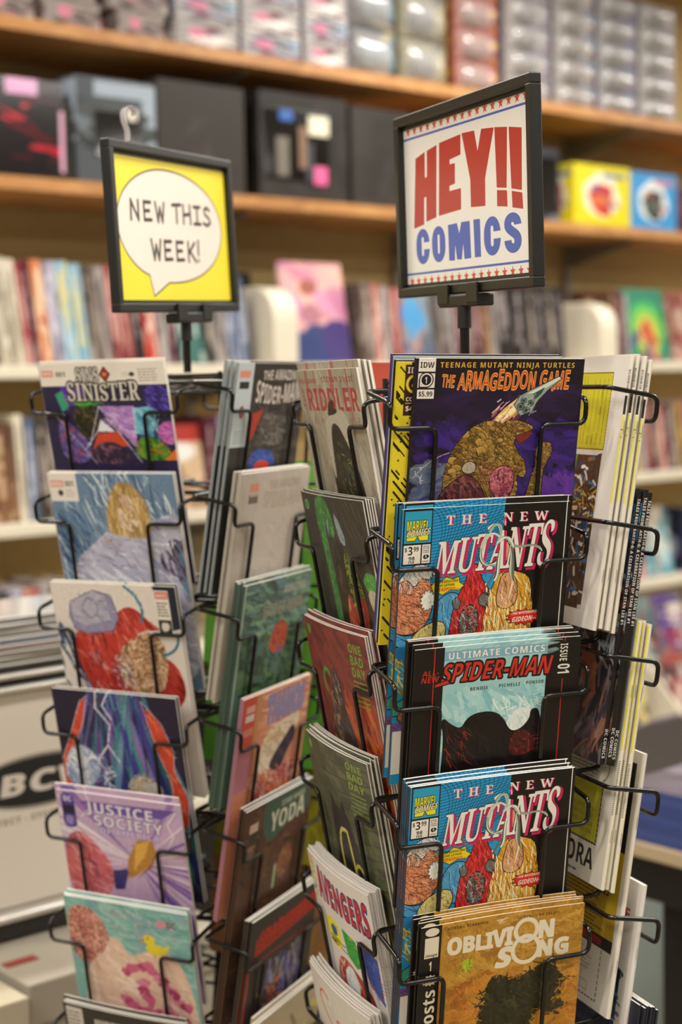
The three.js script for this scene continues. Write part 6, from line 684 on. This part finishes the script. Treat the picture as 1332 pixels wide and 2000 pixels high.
const heyCard = canvasTexture(1680, 1002, (c, W, H) => {
  box(c, '#eceae4', 0, 0, W, H); const Y = H, q = (a) => a.map((v, i) => i % 2 ? v * Y : v * 100);
  const star = (x, y, r) => { const p = []; for (let i = 0; i < 10; i++) { const a = -Math.PI / 2 + i * Math.PI / 5, k = i % 2 ? 0.4 : 1; p.push(x + Math.cos(a) * r * k, y + Math.sin(a) * r * k); } pl(c, '#cf4a36', p); };
  for (let i = 0; i < 17; i++) { star(4.6 + i * 5.68, 0.043 * Y, 2.0); star(4.5 + i * 5.7, 0.958 * Y, 2.0); }
  box(c, '#4560b8', 0, 0.079 * Y, W, 0.013 * Y); box(c, '#4560b8', 0, 0.905 * Y, W, 0.013 * Y);
  const red = '#b5302c'; for (const p of [[0.107, 0.217, 0.184, 0.192, 0.179, 0.346, 0.202, 0.341, 0.207, 0.188, 0.286, 0.171, 0.268, 0.585, 0.187, 0.601, 0.192, 0.45, 0.169, 0.455, 0.162, 0.615, 0.078, 0.629], [0.312, 0.164, 0.48, 0.15, 0.477, 0.256, 0.39, 0.268, 0.388, 0.303, 0.431, 0.304, 0.427, 0.413, 0.383, 0.419, 0.382, 0.457, 0.473, 0.454, 0.471, 0.567, 0.294, 0.58], [0.495, 0.147, 0.586, 0.152, 0.61, 0.278, 0.642, 0.155, 0.729, 0.166, 0.659, 0.422, 0.656, 0.574, 0.552, 0.566, 0.552, 0.412], [0.739, 0.167, 0.823, 0.184, 0.811, 0.499, 0.746, 0.487], [0.747, 0.509, 0.813, 0.521, 0.814, 0.6, 0.746, 0.589], [0.839, 0.187, 0.922, 0.209, 0.915, 0.527, 0.849, 0.509], [0.85, 0.53, 0.917, 0.549, 0.921, 0.627, 0.853, 0.611]]) pl(c, red, q(p), red, 0.5);
  const blue = '#4560b8'; c.fillStyle = blue; const rr = (x, y, w, h, r) => { c.beginPath(); c.roundRect(x * 100, y * Y, w * 100, h * Y, r); c.fill(); };
  const hole = (x, y, w, h) => { c.fillStyle = '#eceae4'; c.beginPath(); c.roundRect(x * 100, y * Y, w * 100, h * Y, 1.2); c.fill(); c.fillStyle = blue; };
  rr(0.09, 0.644, 0.116, 0.213, 5.6); hole(0.137, 0.692, 0.02, 0.116); box(c, '#eceae4', 15, 0.727 * Y, 6, 0.042 * Y); c.fillStyle = blue;
  rr(0.227, 0.644, 0.112, 0.213, 5.4); hole(0.275, 0.692, 0.017, 0.116);
  rr(0.642, 0.643, 0.122, 0.215, 5.8); hole(0.692, 0.692, 0.02, 0.116); box(c, '#eceae4', 70.4, 0.727 * Y, 7, 0.04 * Y);
  pl(c, blue, q([0.364, 0.647, 0.437, 0.645, 0.453, 0.706, 0.471, 0.644, 0.537, 0.645, 0.542, 0.857, 0.489, 0.858, 0.482, 0.769, 0.468, 0.858, 0.431, 0.855, 0.418, 0.769, 0.413, 0.859, 0.367, 0.856])); pl(c, blue, q([0.565, 0.642, 0.615, 0.644, 0.617, 0.857, 0.57, 0.856]));
  c.strokeStyle = blue; c.lineWidth = 4.9; c.lineCap = 'butt'; c.save(); c.scale(1, 0.62); const z = Y / 0.62; c.beginPath(); c.moveTo(88.4, 0.708 * z); c.bezierCurveTo(88.2, 0.655 * z, 81.4, 0.652 * z, 81.5, 0.703 * z); c.bezierCurveTo(81.6, 0.742 * z, 88.4, 0.748 * z, 88.4, 0.792 * z); c.bezierCurveTo(88.3, 0.85 * z, 81.5, 0.845 * z, 81.4, 0.788 * z); c.stroke(); c.restore(); c.lineCap = 'round';
});
const newCard = canvasTexture(1400, 835, (c, W, H) => {
  box(c, '#ecd93a', 0, 0, W, H); const Y = H; c.beginPath(); c.moveTo(26.7, 0.805 * Y); c.bezierCurveTo(14, 0.76 * Y, 3.4, 0.62 * Y, 3.4, 0.459 * Y); c.bezierCurveTo(3.4, 0.25 * Y, 22, 0.085 * Y, 45, 0.085 * Y); c.bezierCurveTo(72, 0.085 * Y, 94.1, 0.24 * Y, 94.1, 0.467 * Y); c.bezierCurveTo(94.1, 0.69 * Y, 74, 0.86 * Y, 43.1, 0.853 * Y); c.lineTo(29.7, 0.947 * Y); c.closePath(); c.fillStyle = '#e8dcd0'; c.fill(); c.strokeStyle = '#4a463c'; c.lineWidth = 0.7; c.stroke();
  // brushy capitals as strokes
  const ink = '#33322e'; c.strokeStyle = ink; const st = (x, y, w, h, L) => { c.lineWidth = 1.5; for (const s of L) { c.beginPath(); s.forEach(([a, b], i) => c[i ? 'lineTo' : 'moveTo'](x + a * w, y + b * h)); c.stroke(); } };
  const G = { N: [[[0, 1], [0.08, 0]], [[0.08, 0.05], [0.8, 0.95]], [[0.82, 1], [0.85, 0]]], E: [[[0.1, 0.02], [0.1, 0.98]], [[0.1, 0.05], [0.85, 0.03]], [[0.1, 0.5], [0.7, 0.47]], [[0.1, 0.96], [0.9, 0.93]]], W: [[[0, 0], [0.26, 1]], [[0.26, 1], [0.5, 0.25]], [[0.5, 0.25], [0.76, 1]], [[0.76, 1], [1, 0]]], T: [[[0, 0.08], [1, 0.02]], [[0.5, 0.05], [0.46, 1]]], H: [[[0.08, 0.02], [0.05, 1]], [[0.85, 0], [0.88, 1]], [[0.06, 0.55], [0.86, 0.47]]], I: [[[0.1, 0.05], [0.9, 0.03]], [[0.5, 0.05], [0.5, 0.96]], [[0.1, 0.97], [0.92, 0.95]]], S: [[[0.85, 0.15], [0.5, 0], [0.2, 0.15], [0.25, 0.38], [0.75, 0.6], [0.9, 0.82], [0.5, 1], [0.05, 0.88]]], K: [[[0.1, 0], [0.1, 1]], [[0.85, 0.02], [0.14, 0.58]], [[0.3, 0.48], [0.95, 1]]], '!': [[[0.55, 0], [0.45, 0.7]], [[0.44, 0.97], [0.45, 1]]] };
  const word = (s, x, y, w, h, pitch) => [...s].forEach((ch, i) => st(x + i * pitch, y * Y, w, h * Y, G[ch])); word('NEW', 14.6, 0.312, 7.4, 0.13, 10.2); word('THIS', 49.6, 0.306, 7.6, 0.13, 9.2); word('WEEK', 29.8, 0.565, 7.8, 0.135, 10.4); st(69.5, 0.552 * Y, 3, 0.14 * Y, G['!']);
});
sign('large black-framed white sign lettered HEY!! COMICS in red and blue', RIGHT, -68.39 * RAD, 1.65 * RAD, -1.56 * RAD, 0, EYE + 0.1835, heyCard);
sign('smaller-looking black-framed yellow sign reading NEW THIS WEEK in a speech balloon', { ...LEFT, x: LEFT.x - 0.004 }, 67.61 * RAD, -1.17 * RAD, 2.46 * RAD, -0.021, EYE + 0.1872, newCard);
{ // curl of clear tape on the yellow sign's top rail
  const t = thing('tape_curl', 'curled strip of clear tape stuck on top of the yellow sign', 'tape'), pts = [[0, 0], [0.001, 0.012], [-0.002, 0.024], [-0.001, 0.034], [0.006, 0.039], [0.012, 0.035], [0.012, 0.028]], pos = [], idx = [], w = 0.012, th = 0.0004;
  const cur = new THREE.CatmullRomCurve3(pts.map(([x, y]) => new THREE.Vector3(x, y, 0))).getPoints(30), sh = new THREE.Shape(); cur.forEach((p, i) => sh[i ? 'lineTo' : 'moveTo'](p.x, p.y)); for (let i = cur.length - 1; i >= 0; i--) { const a = cur[Math.max(0, i - 1)], b = cur[Math.min(cur.length - 1, i + 1)], n = Math.hypot(b.x - a.x, b.y - a.y); sh.lineTo(cur[i].x + (b.y - a.y) / n * th, cur[i].y - (b.x - a.x) / n * th); }
  part('strip', moved(new THREE.ExtrudeGeometry(sh, { depth: w, bevelEnabled: false }), 0, 0, -w / 2), new THREE.MeshPhysicalMaterial({ color: '#dcdce4', roughness: 0.2, transmission: 0.3, thickness: 0, clearcoat: 1 }), t);
  t.position.set(LEFT.x - 0.058, EYE + 0.1872 + 0.096, LEFT.z + 0.075); t.rotation.set(0, 0.6, 0.1);
}
// ---------------------------------------------------------------- storage table behind the left rack
{
  const d1 = 1.425, s0 = -2.75, s1 = -1.565, W = s1 - s0, c = (s0 + s1) / 2, D = 0.62;
  const t = thing('wire_shelf', 'low metal-edged shelf carrying the white storage box, behind the left rack', 'shelf unit'); onWall(t, c, 0, d1);
  part('shelf_board', moved(rbox(W, 0.03, D, 0.003), 0, 0.712, -D / 2), M.grey, t); part('metal_edge', moved(new THREE.CylinderGeometry(0.008, 0.008, W, 16), 0, 0.722, 0.006, 0, 0, Math.PI / 2), M.rail ?? (M.rail = mat('#e4e2dc', 0.28, { metalness: 0.85 })), t); part('apron', moved(rbox(W, 0.026, 0.006, 0.001), 0, 0.702, 0.004), M.darkSteel, t);
  for (const x of [-1, 1]) for (const z of [-0.04, -D + 0.04]) part('leg', moved(rbox(0.035, 0.697, 0.035, 0.004), x * (W / 2 - 0.03), 0.3485, z), M.darkSteel, t); part('lower_board', moved(rbox(W - 0.1, 0.02, D + 0.12, 0.003), 0, 0.15, -D / 2 + 0.1), M.grey, t);
  const logo = canvasTexture(1024, 768, (k, w, h) => { box(k, '#d5cdbf', 0, 0, w, h); k.save(); k.translate(50, 32.6); k.beginPath(); k.ellipse(0, 0, 31, 9.6, 0, 0, 7); k.fillStyle = '#8c867c'; k.fill(); k.beginPath(); k.ellipse(0, 0, 30, 8.4, 0, 0, 7); k.fillStyle = '#14120f'; k.fill(); k.restore(); tx(k, 'BCW', 31, 29, 41, 7.2, { color: '#d0c9be', skew: 0.2, ls: 0.06, stroke: '#d0c9be', sw: 5 }); tx(k, 'PROTECT · STORE · DISPLAY', 22, 44, 56, 2.2, { color: '#6a645a', ls: 0.04 }); });
  const b = thing('storage_box', 'white cardboard storage box printed with a black oval BCW emblem', 'box'), bw = 0.4, bh = 0.318, bd = 0.4;
  part('carton', moved(new THREE.BoxGeometry(bw, bh, bd), 0, bh / 2, -bd / 2), [M.card ?? (M.card = mat('#d5cdbf', 0.75)), M.card, M.card, M.card, mat('#ffffff', 0.75, { map: logo }), M.card], b);
  onWall(b, -1.823, 0.7305, d1 - 0.012);
  // tray of bagged comics on the box
  const tr = thing('magazine_tray', 'shallow black tray with two bright metal edge strips on the white storage box', 'tray'); part('tray_floor', moved(rbox(0.5, 0.03, 0.36, 0.003), 0, 0.015, -0.18), M.blackPlastic, tr); for (const y of [0.005, 0.0245]) part('edge_strip', moved(new THREE.CylinderGeometry(0.005, 0.005, 0.5, 14), 0, y, 0.003, 0, 0, Math.PI / 2), M.rail, tr); onWall(tr, -1.83, 0.7305 + bh + 0.0005, d1 - 0.004);
  const bag = new THREE.MeshPhysicalMaterial({ color: '#dad8d4', roughness: 0.2, clearcoat: 1, clearcoatRoughness: 0.08 }), tones = ['#b0a898', '#a89a70', '#b4aa9c', '#c89a90', '#8c96b0', '#c4bcae', '#a8a29a', '#bdb6ac'], R = rng(77);
  for (let j = 0; j < 8; j++) { const m = thing('bagged_comic', `bagged comic lying flat, ${ORD[j + 1]} from the bottom of the pile on the black tray`, 'comic book'), h = 0.0092; part('comic', moved(rbox(0.26, h * 0.6, 0.168, 0.001), 0, h * 0.4, -0.09), mat(tones[j], 0.5), m); part('plastic_sleeve', moved(new RoundedBoxGeometry(0.285, 0.0032, 0.182, 2, 0.0015), 0, h * 0.82, -0.09), bag, m); onWall(m, -1.80 + (R() - 0.5) * 0.02, 0.7305 + bh + 0.031 + j * 0.0098, d1 - 0.012 + (R() - 0.5) * 0.012, (R() - 0.5) * 0.05); }
  // pale boxes under the shelf
  const low = (label, s, y, d, w, h, dd, col, stripe) => { const q = thing('storage_box', label, 'box'); part('carton', moved(rbox(w, h, dd, 0.003), 0, h / 2, -dd / 2), mat(col, 0.75), q); part('lid', moved(rbox(w + 0.012, 0.06, dd + 0.012, 0.003), 0, h - 0.02, -dd / 2), mat(col, 0.7), q); const cv = canvasTexture(256, 128, (k, cw, ch) => { box(k, col, 0, 0, cw, ch); if (stripe) box(k, '#8c3a30', 20, 14, 50, 10); lines(k, 9, 14, 20, 72, 20, 1, '#5c564c', 9); }); part('printed_panel', moved(new THREE.BoxGeometry(w * 0.8, h * 0.4, 0.002), 0, h * 0.45, 0.001), mat('#ffffff', 0.75, { map: cv }), q); onWall(q, s, y, d); return q; };
  low('pale box with faint print, lower of two under the metal-edged shelf', -1.79, 0.161, d1 + 0.165, 0.33, 0.252, 0.5, '#a8a090', false);
  const upper = low('pale box with faint print and red lid label, just below the metal-edged shelf', -1.79, 0.4235, d1 + 0.165, 0.33, 0.252, 0.5, '#a8a090', false);
  part('red_label', moved(new THREE.BoxGeometry(0.05, 0.001, 0.02), -0.135, 0.2628, -0.08), mat('#8c3a30', 0.7), upper);
  low('cream box at the lower left corner, lower of two', -2.15, 0.161, d1 + 0.19, 0.34, 0.25, 0.5, '#bcb298', false);
  low('cream box at the lower left corner, topmost of two', -2.15, 0.4215, d1 + 0.19, 0.34, 0.25, 0.5, '#bcb298', false);
}
// ---------------------------------------------------------------- table behind the right rack
{
  const t = thing('table', 'black-edged table behind the right-hand rack, carrying a blue pile', 'table'), W = 1.3, D = 1.0, H = 0.70, s0 = -0.905; onWall(t, s0 + W / 2, 0, 1.735);
  part('table_top', moved(rbox(W, 0.026, D, 0.003), 0, H - 0.013, D / 2), mat('#b09c7c', 0.5), t); part('apron', moved(rbox(W - 0.03, 0.075, D - 0.03, 0.004), 0, H - 0.064, D / 2), M.blackPlastic, t); for (const x of [-1, 1]) for (const z of [0.06, D - 0.06]) part('leg', moved(rbox(0.05, H - 0.1, 0.05, 0.004), x * (W / 2 - 0.12), (H - 0.1) / 2, z), M.blackPlastic, t);
  const sleeve = canvasTexture(512, 256, (k, w, h) => { box(k, '#5c5664', 0, 0, w, h); br(k, 55, 60, ['#6a6472', '#4c4654', '#8a8290', '#58525c'], 0, 0, w, h, 20, 4, 0.1, 0.4, 0.7); });
  const blue = mat('#3a4a84', 0.55), R = rng(31);
  for (let j = 0; j < 9; j++) { const m = thing('magazine', `blue-edged magazine, ${ORD[j + 1]} from the bottom of the pile on the table`, 'magazine'); part('pages', moved(rbox(0.56, 0.0096, 0.7, 0.002), 0, 0.0048, 0.35), j % 3 === 1 ? mat('#46558c', 0.55) : blue, m); const cv = part('cover', moved(new THREE.BoxGeometry(0.561, 0.0006, 0.701), 0, 0.0099, 0.35), j === 8 ? mat('#ffffff', 0.25, { map: sleeve }) : blue, m); cv.userData.label = 'glossy cover'; onWall(m, s0 + 0.285 + R() * 0.004, H + 0.0004 + j * 0.0104, 1.745 + R() * 0.004); }
  const bin = thing('plastic_tub', 'pale grey rounded plastic tub on the floor beyond the table at lower right', 'tub'); part('tub_body', new THREE.LatheGeometry([[0, 0], [0.15, 0], [0.17, 0.03], [0.182, 0.2], [0.186, 0.38], [0.18, 0.39], [0.172, 0.38], [0.16, 0.04], [0, 0.03]].map((p) => new THREE.Vector2(...p)), 40), mat('#9aa8a6', 0.4), bin); part('rim', moved(new THREE.TorusGeometry(0.185, 0.007, 10, 40), 0, 0.385, 0, Math.PI / 2), mat('#a8b4b2', 0.4), bin); onWall(bin, -0.17, 0.0005, 1.2);
  const cab = thing('low_cabinet', 'low black cabinet on the floor beyond the table at the right edge', 'cabinet'); part('carcass', moved(rbox(0.9, 0.42, 0.85, 0.004), 0.45, 0.24, 0.425), M.blackPlastic, cab); part('plinth', moved(rbox(0.88, 0.03, 0.83, 0.002), 0.45, 0.0155, 0.425), M.blackPlastic, cab); part('cabinet_top', moved(rbox(0.92, 0.02, 0.87, 0.004), 0.45, 0.461, 0.425), mat('#2a2420', 0.5), cab); onWall(cab, 0.165, 0.0004, 0.62);
}
// ---------------------------------------------------------------- sloped tier of face-out magazines below the shelves, right
{
  const base = thing('magazine_step', 'sloped white step display below the shelves at the right', 'display rack'); onWall(base, 1.2, 0, 0.06);
  for (const [h, z0, z1] of [[0.5, 0, 0.15], [0.34, 0.15, 0.32], [0.18, 0.32, 0.49]]) part('step', moved(rbox(2.2, h, z1 - z0 - 0.001, 0.004), 0, h / 2, (z0 + z1) / 2), M.white, base);
  for (let i = 0; i < 3; i++) { const p = new THREE.Shape(); p.moveTo(0, 0); p.lineTo(0.49, 0); p.lineTo(0.49, 0.24); p.lineTo(0.06, 0.68); p.lineTo(0, 0.68); part('end_panel', moved(new THREE.ExtrudeGeometry(p, { depth: 0.014, bevelEnabled: false }), -1.08 + i * 1.0, 0.0005, 0.002, 0, -Math.PI / 2, 0), M.white, base); }
  const palettes = [['#a89888', ['#7a3a30', '#c8b8a0', '#3a3440', '#8c6a50']], ['#6a6074', ['#4a2c7c', '#c8b4b8', '#a83a34', '#d8ccc0']], ['#9c8a6c', ['#b83a30', '#d8cc88', '#2c2824', '#c89a70']], ['#4a4448', ['#b87a4c', '#2a2628', '#8c847c', '#d0c4b4']], ['#8a6a64', ['#a8403a', '#c8a8a0', '#5c3a3c', '#e0d4c8']], ['#7c8480', ['#3a6a70', '#c8c0b0', '#9c4a3c', '#2a3034']]];
  const spots = []; for (let row = 0; row < 3; row++) for (let i = 0; i < 7; i++) spots.push([row, i]);
  const made = []; const rowWord = ['upper', 'middle', 'lowest'];
  for (const [row, i] of spots) { const k = (row * 5 + i * 2 + 1) % palettes.length; if (made[k] === undefined) made[k] = cell(palettes[k][0], palettes[k][1], 'cover'); const s = 0.215 + i * 0.178 + (i > 4 ? 0.1 : 0) + row * 0.004; const m = faceBook(`face-out magazine, ${ORD[i + 1]} from left, ${rowWord[row]} row of the white step display`, made[k], 0.165, 0.25, s, 0.5 - row * 0.16, 0.06 + 0.12 + row * 0.17, 14 * RAD, 0.006); m.name = numbered('magazine'); tag(m, m.userData.label, 'magazine'); if (row < 2) {} }
}
finishAtlas();
renderer.render(scene, camera);
